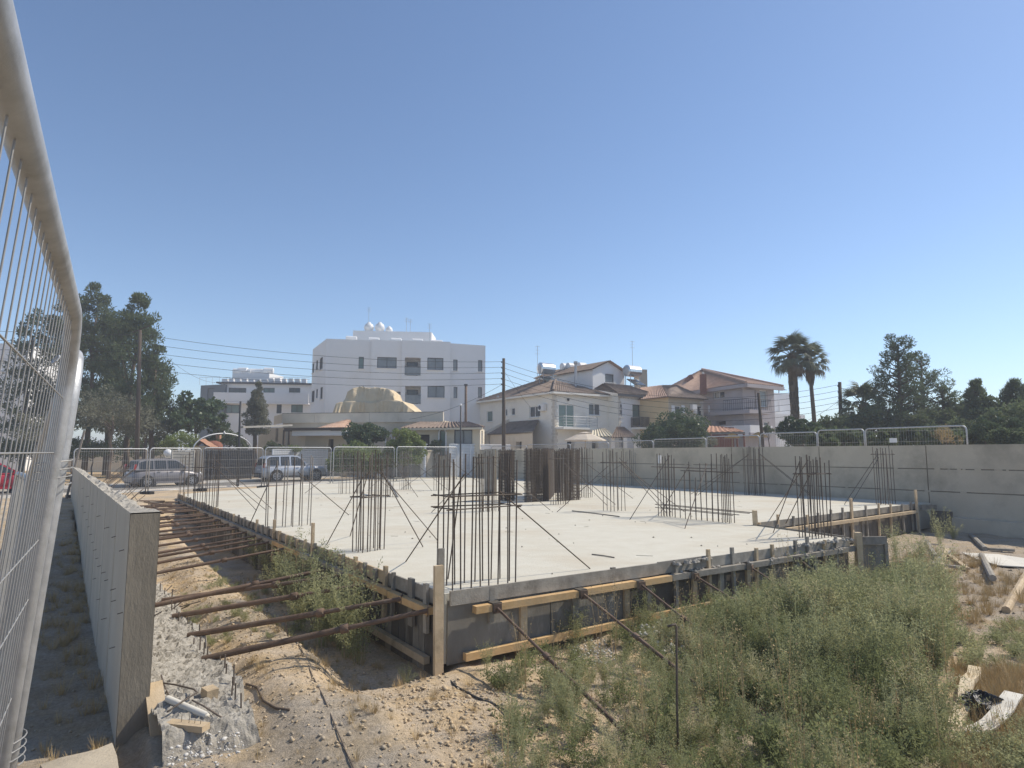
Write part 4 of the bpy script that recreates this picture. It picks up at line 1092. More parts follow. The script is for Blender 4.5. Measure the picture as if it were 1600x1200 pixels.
    for s_ in (-1, 1):
        for x in wx:
            c = q(x * L, s_ * (hw - .10), wr)
            m = MB(); ax = lat * s_
            m.lathe(c, [(wr * 1.19, -.12), (wr * 1.19, .106)], 20, ax); m.build('wheel_arch', 'rubber' if kind != 'suv' else 'dark_metal', t)
            w_ = MB(); w_.lathe(c, [(wr * .62, -.1), (wr * .96, -.1), (wr, -.07), (wr, .085), (wr * .95, .118), (wr * .66, .122)], 22, ax)
            wh = w_.build('wheel', 'rubber', t, smooth=False)
            m = MB(); m.lathe(c, [(wr * .66, .09), (wr * .66, .128), (wr * .60, .130)], 20, ax); 
            m.build('rim_well', 'dark_metal', wh)
            m = MB()
            for kk in range(6):
                an = kk * math.pi / 3; e = fwd * math.cos(an) + Vector((0, 0, math.sin(an)))
                m.beam(c + ax * .134, c + ax * .134 + e * wr * .62, .05, .012, up=ax)
            m.lathe(c, [(wr * .2, .12), (wr * .2, .142)], 10, ax); m.lathe(c, [(wr * .66, .126), (wr * .665, .138), (wr * .58, .138)], 20, ax); m.f = m.f[:-2]
            m.build('rim', 'alloy', wh)
        xf = .5 * L; zl = {'hatch': .68, 'suv': .84, 'sedan': .66}[kind]
        m = MB(); m.lathe(q(xf * .93, s_ * hw * .70, zl), [(.0, -.08), (.10, -.05), (.13, .0), (.09, .05), (0, .07)], 10, (fwd * .5 + Vector((0, 0, .5)) + lat * s_ * .6)); m.build('headlight', 'lamp_clear', t, smooth=True)
        m = MB(); zt = {'hatch': 1.08, 'suv': 1.05, 'sedan': .85}[kind]
        m.box(q(-.478 * L, s_ * hw * .86, zt), .10, .10, .30 if kind != 'sedan' else .2, fwd, Vector((0, 0, 1)) + fwd * .15); m.build('tail_light', 'lamp_red', t)
        m = MB(); m.box(q(cab[-1][0] * L - .28, s_ * (hw + .07), zb + .09), .10, .16, .12, fwd); m.build('mirror', paint, t)
        for x in (-.16, .02):
            m = MB(); m.box(q(x * L, s_ * (hw + .006), zb - .10), .16, .03, .03, fwd); m.build('door_handle', paint if kind != 'hatch' else 'alloy', t)
        for x in (-.225, -.045, .205):
            m = MB(); m.box(q(x * L, s_ * (hw * .995 + .002), .58), .012, .012, .50, fwd); m.build('door_gap', 'dark_metal', t)
        m = MB(); m.beam(q(-.2 * L, s_ * hw * .97, clear + .06), q(.2 * L, s_ * hw * .97, clear + .06), .05, .10); m.build('sill', 'dark_metal' if kind == 'suv' else paint, t)
    for s_, nm in ((1, 'front_bumper'), (-1, 'rear_bumper')):
        m = MB(); m.box(q(s_ * .485 * L, 0, .42), .16, W * .84, .26, fwd); m.build(nm, paint if kind != 'suv' else 'dark_metal', t)
    m = MB(); m.box(q(.497 * L, 0, .45), .10, W * .55, .12, fwd); m.build('grille', 'dark_metal', t)
    m = MB(); m.box(q(-.5 * L - .005, 0, .78), .02, .5, .11, fwd); m.build('number_plate', 'plastic_white', t)
    if kind == 'suv':
        for s_ in (-1, 1): rod(t, q(-.36 * L, s_ * .55, 1.70), q(.0, s_ * .55, 1.73), .02, 'dark_metal', 'roof_rail')
    return t
def cat_name(c): return {'hatchback': 'grey_hatchback', 'off-roader': 'silver_off_roader', 'car': 'red_car'}[c]
RZ = -0.145
hdg = math.atan2(DR.y, DR.x)
def roadpt(u, n):
    k = (u - 800) / FPX; Yv = n / (k * NR.x + NR.y); return Vector((k * Yv, Yv, RZ))
car('grey metallic hatchback parked on the street behind the mesh fence', 'hatchback', roadpt(262, 36.3), hdg - R(7), 3.72, 1.66, 1.535, 'paint_grey', 'hatch')
car('silver off-road car parked in front of the white louvred fence', 'off-roader', roadpt(458, 36.2), hdg - R(16), 4.3, 1.80, 1.70, 'paint_silver', 'suv')
car('bright red small car whose front shows through the close fence wires', 'car', roadpt(-14, 36.4), hdg - R(8), 4.0, 1.68, 1.47, 'paint_red', 'sedan')

# ================================================================== POLES AND WIRES
def pole(name, label, u, Y, vtop, r0, r1, mt, cat='utility pole', arms=0, lean=0.0, zbase=None):
    b = gpx(u, Y); b.z = GZ(b.x, b.y) - .1 if zbase is None else zbase
    top = P(u + lean, vtop, Y=Y)
    t = thing(name, label, cat, b)
    m = MB(); m.tube([b, b.lerp(top, .5), top], [r0, (r0 + r1) / 2, r1], 10); m.build('pole', mt, t, smooth=True)
    for k in range(arms):
        z = top - Vector((0, 0, .28 + .42 * k))
        m = MB(); m.lathe(z + Vector((-.16, -.05, 0)), [(.02, -.05), (.05, -.03), (.03, 0), (.05, .03), (.02, .06)], 8); m.build('insulator', 'dark_metal', t)
        m = MB(); m.tube([z, z + Vector((-.16, -.05, -.06))], .014, 5); m.build('bracket', 'dark_metal', t)
    return t, top
t, TP1 = pole('utility_pole', 'tall dark wooden utility pole beside the big conifers', 219, 40.5, 516, .15, .10, 'pole_wood', arms=5)
m = MB(); m.beam(TP1 + Vector((-.5, 0, -.15)), TP1 + Vector((.5, .2, .35)), .06, .06); m.build('cross_arm', 'pole_wood', t)
t, TP2 = pole('utility_pole', 'dark wooden utility pole before the cream house', 787, 47.5, 560, .16, .11, 'pole_wood', arms=5)
m = MB(); m.lathe(P(778, 620, Y=47.3), [(.03, -.1), (.1, 0), (.06, .08), (0, .1)], 8, (-1, -.2, .2)); m.build('street_lamp_head', 'galvanised', t)
t, TP3 = pole('utility_pole', 'wooden utility pole standing among the trees right of the palms', 1312, 44, 597, .15, .11, 'pole_wood', arms=5)
t, TP4 = pole('utility_pole', 'thin dark pole rising behind the boundary wall in front of the mauve house', 1192, 33.5, 614, .10, .07, 'pole_wood', lean=-7, zbase=.3)
t, TP5 = pole('lamp_post', 'slim dark grey steel post in front of the dark gate', 376, 35.2, 627, .07, .055, 'dark_metal', 'post')
t, TP6 = pole('lamp_post', 'slim dark post with small white cap before the white gate', 720, 45.0, 634, .065, .05, 'dark_metal', 'post')
m = MB(); m.lathe(TP6, [(.03, -.02), (.09, .02), (.10, .08), (.03, .14), (0, .15)], 8); m.build('cap', 'plastic_white', t)
t, TP7 = pole('chimney_flue', 'rusty metal flue pipe standing beside the beige bungalow roof', 728, 58, 602, .12, .12, 'prop_rust', 'flue', zbase=-.1)
m = MB(); m.lathe(TP7, [(.14, -.06), (.17, 0), (.17, .10), (0, .12)], 8); m.build('cowl', 'dark_metal', t)
for k, (a_, b_, lb, sag) in enumerate([]
    + [(TP1 - Vector((.1, 0, .25 + .55 * i)), TP2 - Vector((.15, 0, .25 + .42 * i)), 'overhead wire between the conifer pole and the cream-house pole, %s from the top' % ORD[i], .55) for i in range(5)]
    + [(TP2 - Vector((.15, 0, .25 + .42 * i)), TP3 - Vector((.15, 0, .2 + .4 * i)), 'overhead wire passing above the tiled houses, %s from the top' % ORD[i], 1.7) for i in range(5)]
    + [(TP1 - Vector((.1, 0, .3 + .55 * i)), TP1 + Vector((-28, -14, .2 - .55 * i)), 'overhead wire running from the conifer pole past the close fence, %s from the top' % ORD[i], .7) for i in range(4)]
    + [(TP2 - Vector((0, 0, 1.9)), P(640, 655, Y=50), 'service wire dropping from the cream-house pole to the bungalow', .4),
       (TP2 - Vector((0, 0, .9)), P(842, 652, Y=53), 'service wire dropping from the pole to the cream house wall', .15),
       (TP1 - Vector((0, 0, .1)), P(352, 596, Y=80), 'service wire from the conifer pole to the far white flats', 1.2),
       (TP3 - Vector((0, 0, .3)), P(1420, 655, Y=40), 'wire sloping from the right-hand pole into the trees', .5),
       (TP3 - Vector((0, 0, 1.2)), P(1208, 668, Y=62), 'slack wire from the right-hand pole to the white house', .6)]):
    m = MB(); n = 22; pts = []
    for i in range(n + 1):
        f = i / n; p = Vector(a_).lerp(Vector(b_), f); p.z -= sag * 4 * f * (1 - f); pts.append(p)
    m.tube(pts, .012, 4)
    tag(m.build('overhead_wire', 'cable', loc=Vector(a_)), lb, 'wire', 'overhead wires')
# ================================================================== BUILDINGS
UP = Vector((0, 0, 1))
def facade(t, A, B, z0, z1, mt, rects=(), depth=.16, name='wall'):
    """a wall from A to B (left to right as seen) with real openings. rects: (u0,v0,u1,v1,kind) in photograph pixels"""
    A, B = Vector((A[0], A[1], 0)), Vector((B[0], B[1], 0)); d = B - A; L = d.length; d.normalize(); n = Vector((d.y, -d.x, 0))
    ops = []
    for (u0, v0, u1, v1, kind) in rects:
        um, vm = (u0 + u1) / 2, (v0 + v1) / 2
        s0, s1 = on_wall(A, B, u0, vm)[0], on_wall(A, B, u1, vm)[0]
        zt, zb = on_wall(A, B, um, v0)[1], on_wall(A, B, um, v1)[1]
        s0, s1 = max(.06, s0), min(L - .06, s1); zb, zt = max(z0 + .05, zb), min(z1 - .05, zt)
        if s1 - s0 > .1 and zt - zb > .1: ops.append((s0, s1, zb, zt, kind))
    xs = sorted({0, L} | {o[0] for o in ops} | {o[1] for o in ops}); zs = sorted({z0, z1} | {o[2] for o in ops} | {o[3] for o in ops})
    q = lambda s, z, o=0: A + d * s + n * o + UP * z
    m = MB()
    for i in range(len(xs) - 1):
        for j in range(len(zs) - 1):
            cx, cz = (xs[i] + xs[i + 1]) / 2, (zs[j] + zs[j + 1]) / 2
            if any(o[0] < cx < o[1] and o[2] < cz < o[3] for o in ops): continue
            m.poly([q(xs[i], zs[j]), q(xs[i + 1], zs[j]), q(xs[i + 1], zs[j + 1]), q(xs[i], zs[j + 1])])
    for (s0, s1, zb, zt, kind) in ops:
        dp = -(1.4 if kind in ('niche', 'niche_rail') else .5 if kind == 'void' else depth)
        m.poly([q(s0, zb), q(s1, zb), q(s1, zb, dp), q(s0, zb, dp)]); m.poly([q(s0, zt, dp), q(s1, zt, dp), q(s1, zt), q(s0, zt)])
        m.poly([q(s0, zb, dp), q(s0, zt, dp), q(s0, zt), q(s0, zb)]); m.poly([q(s1, zb), q(s1, zt), q(s1, zt, dp), q(s1, zb, dp)])
        if dp < -.3: m.poly([q(s0, zb, dp), q(s1, zb, dp), q(s1, zt, dp), q(s0, zt, dp)])
    m.build(name, mt, t)
    for (s0, s1, zb, zt, kind) in ops:
        if kind == 'void':
            m = MB(); m.box(q((s0 + s1) / 2, (zb + zt) / 2, -.46), s1 - s0, .02, zt - zb, d); m.build('opening', 'void', t); continue
        fd, fm, gm = -.09, 'frame_white', 'glass'
        a0, a1, b0_, b1_ = s0, s1, zb, zt
        if kind in ('niche', 'niche_rail'):
            fd, fm, gm = -1.36, 'frame_dark', 'glass'; w_ = s1 - s0; a0, a1 = s0 + .15 * w_, s1 - .15 * w_; b1_ = zb + (zt - zb) * .86; b0_ = zb + .03
        elif kind == 'dark': fm, gm = 'frame_dark', random.choice(('glass', 'glass', 'glass_pale', 'glass_green'))
        elif kind == 'darkp': fm, gm = 'frame_dark', 'glass_pale'
        elif kind == 'green': gm = 'glass_green'
        elif kind == 'pale': gm = 'glass_pale'
        fw = min(.07, (a1 - a0) * .12); m = MB()
        m.box(q(a0 + fw / 2, (b0_ + b1_) / 2, fd), fw, .05, b1_ - b0_, d); m.box(q(a1 - fw / 2, (b0_ + b1_) / 2, fd), fw, .05, b1_ - b0_, d)
        m.box(q((a0 + a1) / 2, b1_ - fw / 2, fd), a1 - a0 - 2 * fw, .05, fw, d); m.box(q((a0 + a1) / 2, b0_ + fw / 2, fd), a1 - a0 - 2 * fw, .05, fw, d)
        k = max(1, round((a1 - a0) / .85))
        for i in range(1, k): m.box(q(a0 + (a1 - a0) * i / k, (b0_ + b1_) / 2, fd), fw * .9, .05, b1_ - b0_ - 2 * fw, d)
        w = m.build('window', fm, t)
        m = MB(); m.box(q((a0 + a1) / 2, (b0_ + b1_) / 2, fd - .03), a1 - a0 - fw, .012, b1_ - b0_ - fw, d); m.build('pane', gm, w)
        if kind not in ('niche', 'niche_rail') and zb > 1:
            m = MB(); m.box(q((a0 + a1) / 2, zb - .03, .045), a1 - a0 + .16, .12, .06, d); m.build('sill', mt, w)
        if kind == 'niche_rail':
            m = MB(); m.box(q((s0 + s1) / 2, zb + .48, .03), s1 - s0, .03, .86, d); rl = m.build('balcony_glass', 'glass_pale', t)
            m = MB(); m.box(q((s0 + s1) / 2, zb + .93, .03), s1 - s0, .05, .05, d); m.build('handrail', 'frame_dark', rl)
    return q, L
def roof_plane(t, e0, e1, r1, r0, mt, rib=.26, name='roof_tiles', amp=.035):
    e0, e1, r1, r0 = map(Vector, (e0, e1, r1, r0)); L = max((e1 - e0).length, (r1 - r0).length); H_ = max((r0 - e0).length, (r1 - e1).length)
    nu = max(4, int(L / rib) * 4); nv = max(2, int(H_ / .38) * 2)
    nrm = (e1 - e0).cross(r0 - e0)
    if nrm.length < 1e-6: nrm = (e1 - e0).cross(r1 - e0)
    nrm.normalize()
    if nrm.z < 0: nrm = -nrm
    def fn(u, v):
        i = round(u * nu); j = round(v * nv)
        p = e0.lerp(e1, u).lerp(r0.lerp(r1, u), v)
        return p + nrm * (amp * math.cos(i * math.pi / 2) + (.025 if j % 2 == 0 else 0))
    m = MB(); m.grid(fn, nu, nv)
    m.poly([e0 - nrm * .06, r0 - nrm * .06, r1 - nrm * .06, e1 - nrm * .06])
    return m.build(name, mt, t)
def cap(t, pts, z, mt='white_stucco', name='flat_roof', th=.2):
    m = MB(); m.prism([(p[0], p[1]) for p in pts], z - th, z); return m.build(name, mt, t, recalc=True)
def along(A, B, s, o=0):
    d = (Vector(B) - Vector(A)); d.z = 0; d.normalize(); n = Vector((d.y, -d.x, 0)); return Vector((A[0], A[1], 0)) + d * s + n * o
def water_tank(t, c, r, L, ax, mt='steel'):
    m = MB(); m.lathe(c, [(r * .6, -L / 2 - .06), (r, -L / 2), (r, L / 2), (r * .6, L / 2 + .06)], 14, ax); return m.build('water_tank', mt, t, smooth=False)
def antenna(t, b, h, name='aerial'):
    m = MB(); m.tube([b, b + UP * h], .022, 5)
    for k, (f, w) in enumerate(((.97, .5), (.86, .4), (.75, .5))): m.tube([b + UP * h * f - Vector((w, .1, 0)) * .5, b + UP * h * f + Vector((w, .1, 0)) * .5], .014, 4)
    return m.build(name, 'galvanised', t)

# --- white four-storey block
A, B, Cc, Lc = gpx(506.5, 64), gpx(702, 66.4), gpx(758, 67.9), gpx(485, 70.7)
ZT = 13.25
t = thing('white_apartment_block', 'white four-storey apartment block with round tanks on its roof', 'apartment block', A + Vector((3, 3, -.1)))
s1, s2, L_ = on_wall(A, B, 580, 560)[0], on_wall(A, B, 627.5, 560)[0], (B - A).length
def zz(lst, k, y0=480, x0=280, s=3.2): return [(x0 + a / s, y0 + b / s, x0 + c / s, y0 + e / s, k) for a, b, c, e in lst]
r2 = [(r_[0], r_[1] + 94, r_[2], r_[3] + 94, r_[4]) for r_ in zz([(897, 248, 923, 308), (990, 250, 1087, 305), (1241, 253, 1321, 314)], 'dark')]
facade(t, Lc, A, -.3, ZT, 'white_stucco', zz([(662, 282, 674, 330), (684, 266, 693, 316), (702, 252, 717, 312), (662, 418, 676, 475), (684, 409, 692, 455), (705, 400, 717, 460)], 'dark'))
facade(t, A, along(A, B, s1), -.3, ZT, 'white_stucco', zz([(897, 248, 923, 308), (897, 396, 923, 456)], 'dark'))
p1, p2_ = along(A, B, s1, .3), along(A, B, s2, .3)
facade(t, p1, p2_, -.3, ZT, 'white_stucco', zz([(990, 250, 1087, 305)], 'darkp') + zz([(1040, 422, 1110, 455)], 'darkp'))
facade(t, along(A, B, s1), p1, -.3, ZT, 'white_stucco'); 
p3_, p4_ = along(A, B, s2, .55), along(A, B, L_, .55)
facade(t, p2_, p3_, -.3, ZT, 'white_stucco')
facade(t, p3_, p4_, -.3, ZT, 'white_stucco', zz([(1128, 252, 1207, 342), (1130, 395, 1208, 484)], 'niche_rail') + zz([(1241, 253, 1321, 314), (1242, 394, 1327, 452)], 'darkp'))
facade(t, B, Cc, -.3, ZT - .05, 'white_stucco', zz([(1370, 262, 1392, 318), (1494, 265, 1516, 322), (1372, 398, 1391, 455), (1494, 400, 1514, 455)], 'darkp'))
bk1, bk2 = Cc + Vector((-5.5, 11, 0)), Lc + Vector((1.0, 10, 0))
facade(t, Cc, bk1, -.3, ZT - .05, 'white_stucco'); facade(t, bk1, bk2, -.3, ZT, 'white_stucco'); facade(t, bk2, Lc, -.3, ZT, 'white_stucco')
cap(t, [A + Vector((0.1, .1, 0)), B + Vector((0, .1, 0)), Cc + Vector((-.1, .1, 0)), bk1, bk2, Lc + Vector((.1, .1, 0))], ZT - .35)
rb = [P(555, 520, Y=72), P(676, 532, Y=73)]
m = MB(); m.prism([(rb[0].x, 71), (rb[1].x, 72), (rb[1].x, 76), (rb[0].x, 75)], ZT - .4, P(600, 519, Y=72).z); m.build('rooftop_room', 'white_stucco', t, recalc=True)
for (u, v, r_) in ((576.5, 512, .58), (593.5, 512, .58), (608, 516, .42)):
    c = P(u, v, Y=73); m = MB(); m.lathe(c, [(r_ * .3, -r_ * .95), (r_ * .8, -r_ * .6), (r_, 0), (r_ * .8, r_ * .6), (r_ * .35, r_ * .92), (r_ * .3, r_ * 1.1), (0, r_ * 1.1)], 14); m.build('round_tank', 'plastic_white', t, smooth=True)
    m = MB(); m.beam(c - UP * (r_ * .9), Vector((c.x, c.y, ZT - .4)), r_ * .9, r_ * .9); m.build('tank_stand', 'white_stucco', t)
for (u, v) in ((549, 529), (584, 531), (619, 532), (652, 533), (683, 535)):
    c = P(u, v, Y=67.5); water_tank(t, c, .26, 1.05, Vector((.97, .22, 0)), 'plastic_white')
    m = MB(); m.beam(c - UP * .2, Vector((c.x, c.y, ZT - .4)), .5, .3); m.build('tank_stand', 'galvanised', t)
    m = MB(); m.box(c + Vector((-.1, 1.0, -.5)), 1.6, 1.4, .06, (1, .2, 0), (0, .5, .85)); m.build('solar_panel', 'glass', t)
antenna(t, P(671, 534, Y=68), 2.0); antenna(t, P(576, 505, Y=74), 1.9); antenna(t, P(641, 520, Y=74), 1.6); antenna(t, P(635, 520, Y=74), 1.8)

# --- lower white flats on the left, with a slate-coloured wing
t = thing('white_flats', 'low white flats with a slate-grey wing and a crowd of rooftop tanks', 'apartment block', gpx(400, 84))
A, B = gpx(343, 82), gpx(500, 84); ZT = 10.7
facade(t, A, B, -.3, ZT, 'white_stucco', zz([(247, 403, 335, 428), (421, 403, 477, 427), (549, 403, 605, 427), (487, 484, 512, 531), (560, 483, 618, 527), (222, 487, 300, 530)], 'dark'))
cap(t, [A + Vector((-.5, -.4, 0)), B + Vector((.3, -.4, 0)), B + Vector((0, 14, 0)), A + Vector((0, 14, 0))], ZT + .15, 'frame_dark', 'roof_slab', .2)
m = MB(); m.prism([A + Vector((.2, .2, 0)), B + Vector((0, .2, 0)), B + Vector((0, 13, 0)), A + Vector((.2, 13, 0))], -.3, ZT - .05); m.build('rear_body', 'white_stucco', t, recalc=True)
a_, b_ = on_wall(A, B, 343, 625), on_wall(A, B, 484, 625)
m = MB(); q0, q1 = along(A, B, -.6, .9), along(A, B, b_[0], .9)
m.beam(q0 + UP * (P(400, 621, Y=82).z), q1 + UP * (P(400, 621, Y=82).z), .18, 1.15); m.build('balcony_parapet', 'white_stucco', t)
m = MB(); zc = P(400, 628.5, Y=82).z; m.hexa([along(A, B, -.6, 1) + UP * (zc - .2), along(A, B, b_[0], 1) + UP * (zc - .2), along(A, B, b_[0], 0.0) + UP * (zc - .2), along(A, B, -.6, 0.0) + UP * (zc - .2), along(A, B, -.6, 1) + UP * zc, along(A, B, b_[0], 1) + UP * zc, along(A, B, b_[0], 0.0) + UP * zc, along(A, B, -.6, 0.0) + UP * zc]); m.build('balcony_floor', 'white_stucco', t)
A2, B2 = gpx(311, 83), gpx(349, 81.5)
facade(t, A2, B2, -.3, P(330, 601, Y=82).z, 'slate_paint', zz([(140, 405, 175, 470)], 'dark'))
m = MB(); m.prism([A2 + Vector((.05, .1, 0)), B2 + Vector((0, .1, 0)), B2 + Vector((0, 9, 0)), A2 + Vector((0, 9, 0))], -.3, P(330, 601.5, Y=82).z); m.build('wing_body', 'slate_paint', t, recalc=True)
for k in range(13):
    u = 352 + k * 10.3; c = P(u, 596.5, Y=84); m = MB(); m.box(c + UP * random.uniform(-.05, .1), random.uniform(.5, .75), .5, .72); m.build('condenser_unit', random.choice(('plastic_white', 'white_stucco')), t)
m = MB(); c0_, c1_ = P(368, 588, Y=88), P(425, 588, Y=88); m.prism([(c0_.x, 87), (c1_.x, 87), (c1_.x + .5, 91), (c0_.x, 91)], ZT, P(400, 583, Y=87).z); m.build('rooftop_room', 'white_stucco', t, recalc=True)
for k in range(7):
    c = P(372 + k * 8, 580.5 + random.uniform(-1.5, 1.5), Y=88); water_tank(t, c, .42, 1.2, Vector((random.uniform(.3, 1), random.uniform(-.6, .6), 0)), 'plastic_white')
    m = MB(); m.beam(c, c - UP * 1.0, .4, .4); m.build('tank_stand', 'galvanised', t)
for z in (589.5, 593, 597):
    rod(t, P(349, z, Y=82), P(484, z, Y=84), .02, 'galvanised', 'roof_rail')
rod(t, P(312, 589.5, Y=82.5), P(352, 589.5, Y=82.5), .02, 'galvanised', 'roof_rail')
for u in (312, 322, 332, 343): rod(t, P(u, 589.5, Y=82.5), P(u, 602, Y=82.5), .02, 'galvanised', 'rail_post')

# --- white building seen through the close fence
t = thing('white_corner_building', 'plain white three-storey building seen through the close fence wires', 'building', gpx(-10, 60))
A, B = gpx(-75, 58), gpx(36, 60)
facade(t, A, B, -.3, P(20, 536, Y=59).z, 'white_stucco', [(-12, 563, 9, 580, 'dark'), (-12, 612, 8, 631, 'dark'), (-45, 563, -25, 580, 'dark'), (-45, 612, -25, 631, 'dark')])
m = MB(); m.prism([A + Vector((0, .1, 0)), B + Vector((-.05, .1, 0)), B + Vector((-2, 9, 0)), A + Vector((0, 9, 0))], -.3, P(20, 536.5, Y=59).z); m.build('rear_body', 'white_stucco', t, recalc=True)
facade(t, B, B + Vector((-2, 9, 0)), -.3, P(20, 536, Y=59).z, 'white_stucco')

# --- beige bungalow with flat parapet roof
t = thing('beige_bungalow', 'beige flat-roofed bungalow with arched openings and a tiled porch', 'house', gpx(600, 52))
A, B = gpx(441, 52.5), gpx(693, 50.3)
zp0, zp1 = P(441, 661, Y=52.5).z, P(441, 646.5, Y=52.5).z
facade(t, gpx(428, 56), A, zp0, zp1, 'beige_stucco', name='parapet'); 
for k, (u0, u1) in enumerate(((441, 491.5), (491.9, 577.5), (577.9, 623), (623.3, 658), (658.3, 692.5))):
    s0, s1 = on_wall(A, B, u0, 650)[0], on_wall(A, B, u1, 650)[0]
    m = MB(); m.hexa([along(A, B, s0, 0) + UP * zp0, along(A, B, s1, 0) + UP * zp0, along(A, B, s1, -.2) + UP * zp0, along(A, B, s0, -.2) + UP * zp0, along(A, B, s0, 0) + UP * zp1, along(A, B, s1, 0) + UP * zp1, along(A, B, s1, -.2) + UP * zp1, along(A, B, s0, -.2) + UP * zp1])
    m.build('parapet_panel', 'cream_stucco', t)
    m = MB(); m.beam(along(A, B, s0, -.1) + UP * (zp1 + .02), along(A, B, s1, -.1) + UP * (zp1 + .02), .26, .05); m.build('coping', 'timber_grey', t)
q, L_ = facade(t, along(A, B, 0, -.15), along(A, B, (B - A).length, -.15), -.2, zp0 + .04, 'beige_stucco', [(604, 684, 612, 700, 'void'), (617, 681, 631, 700, 'void'), (430, 668, 438, 690, 'void')])
m = MB(); m.prism([along(A, B, 0, -.3), along(A, B, L_, -.3), along(A, B, L_, -9), along(A, B, 0, -9)], -.2, zp0 + .1); m.build('body', 'beige_stucco', t, recalc=True)
for (u, w) in ((608, 5), (624, 7.5)):      # white arch surrounds
    s, z = on_wall(A, B, u, 684); pts = [along(A, B, s + .05 * w * 1.02 * math.cos(a), .06) + UP * (z + .25 * math.sin(a) * w / 7) for a in [math.pi * k / 10 for k in range(11)]]
    pts = [pts[0] - UP * 1.2] + pts + [pts[-1] - UP * 1.2]; m = MB(); m.tube(pts, .06, 5); m.build('arch_surround', 'white_stucco', t)
for k in range(26):
    s, z = on_wall(A, B, 606 + k * 1.2, 676.5); m = MB(); m.beam(along(A, B, s, .02) + UP * z, along(A, B, s, .35) + UP * (z - .03), .05, .10); m.build('eave_tile', 'tile_brown', t)
m = MB(); s0, z = on_wall(A, B, 604, 679); s1 = on_wall(A, B, 637, 679)[0]; m.beam(along(A, B, s0, .1) + UP * z, along(A, B, s1, .1) + UP * z, .1, .13); m.build('white_band', 'white_stucco', t)
# tiled porch on the right
A3, B3 = gpx(637, 47.8), gpx(750, 46.8); ze = P(690, 669.5, Y=47.3).z
facade(t, A3, B3, -.2, ze, 'beige_stucco', [(645, 679, 671, 706, 'void'), (687, 672.5, 696.5, 712, 'dark'), (709.5, 671.5, 738, 694, 'darkp')])
facade(t, B3, gpx(757, 50), -.2, ze, 'cream_stucco', [(752, 673, 754.5, 700, 'pale')])
e0, e1 = along(A3, B3, -.35, .5) + UP * (ze + .02), along(A3, B3, (B3 - A3).length + .3, .5) + UP * (ze + .05)
zr_ = P(690, 659.5, Y=50).z; r0, r1 = P(658, 659.5, Y=50), P(732, 659.5, Y=49.6)
roof_plane(t, e0, e1, r1, r0, 'tile_brown', .30, amp=.05)
e2 = P(637, 670, Y=51.5); roof_plane(t, e2, e0, r0, r0 + Vector((-.02, .2, 0)), 'tile_red', .3); roof_plane(t, e1, P(758, 667, Y=51), r1 + Vector((.02, .2, 0)), r1, 'tile_brown', .3)
m = MB(); m.beam(e0 - UP * .08, e1 - UP * .08, .12, .14); m.build('fascia', 'beige_stucco', t)
for (u, w) in ((691.7, 5.2),):
    s, z = on_wall(A3, B3, u, 676); pts = [along(A3, B3, s + .27 * math.cos(a), .05) + UP * (z + .27 * math.sin(a)) for a in [math.pi * k / 10 for k in range(11)]]
    pts = [pts[0] - UP * 1.6] + pts + [pts[-1] - UP * 1.6]; m = MB(); m.tube(pts, .06, 5); m.build('arch_surround', 'white_stucco', t)
# carport on the left
A4, B4 = gpx(457, 48.6), gpx(540, 47.4); z0_, z1_ = P(500, 680.5, Y=48).z, P(500, 672.5, Y=48).z
m = MB(); m.prism([A4, B4, B4 + Vector((0, 4.5, 0)), A4 + Vector((0.2, 4.5, 0))], z0_, z1_); m.build('carport_roof', 'white_stucco', t, recalc=True)
m = MB(); m.prism([along(A4, B4, -.5, .3), along(A4, B4, 4.6, .3), along(A4, B4, 4.6, -.2), along(A4, B4, -.5, -.2)], z1_ + .02, z1_ + .2); m.build('pergola_beam', 'pole_wood', t, recalc=True)
facade(t, gpx(478, 49.4), gpx(545, 48.8), -.2, z0_ + .02, 'khaki_stucco', [(513, 686, 521, 706, 'void')])
facade(t, gpx(452, 50.6), gpx(478, 49.4), -.2, z0_ + .02, 'beige_stucco')
facade(t, gpx(405, 55.5), gpx(452, 53.5), -.2, P(430, 668, Y=54).z, 'beige_stucco', [(430.5, 669.5, 434.5, 690, 'void')])
e0, e1 = P(489, 671.5, Y=48.5), P(551, 671.0, Y=47.8); roof_plane(t, e0, e1, P(549, 657, Y=50.6), P(541, 656.5, Y=50.6), 'tile_red', .3, amp=.05)
m = MB(); a_, b_ = P(378, 667.5, Y=47), P(455, 664.5, Y=51); m.beam(a_, b_, .3, .14); m.build('canopy_beam', 'pavement', t)
for u, Y_ in ((444, 49.5), (452, 50)): rod(t, P(u, 672, Y=Y_), gpx(u, Y_), .08, 'pole_wood', 'pergola_post')
m = MB(); m.beam(P(444, 673, Y=49.4), P(540, 671.5, Y=47.3), .12, .12); m.build('pergola_beam', 'pole_wood', t)

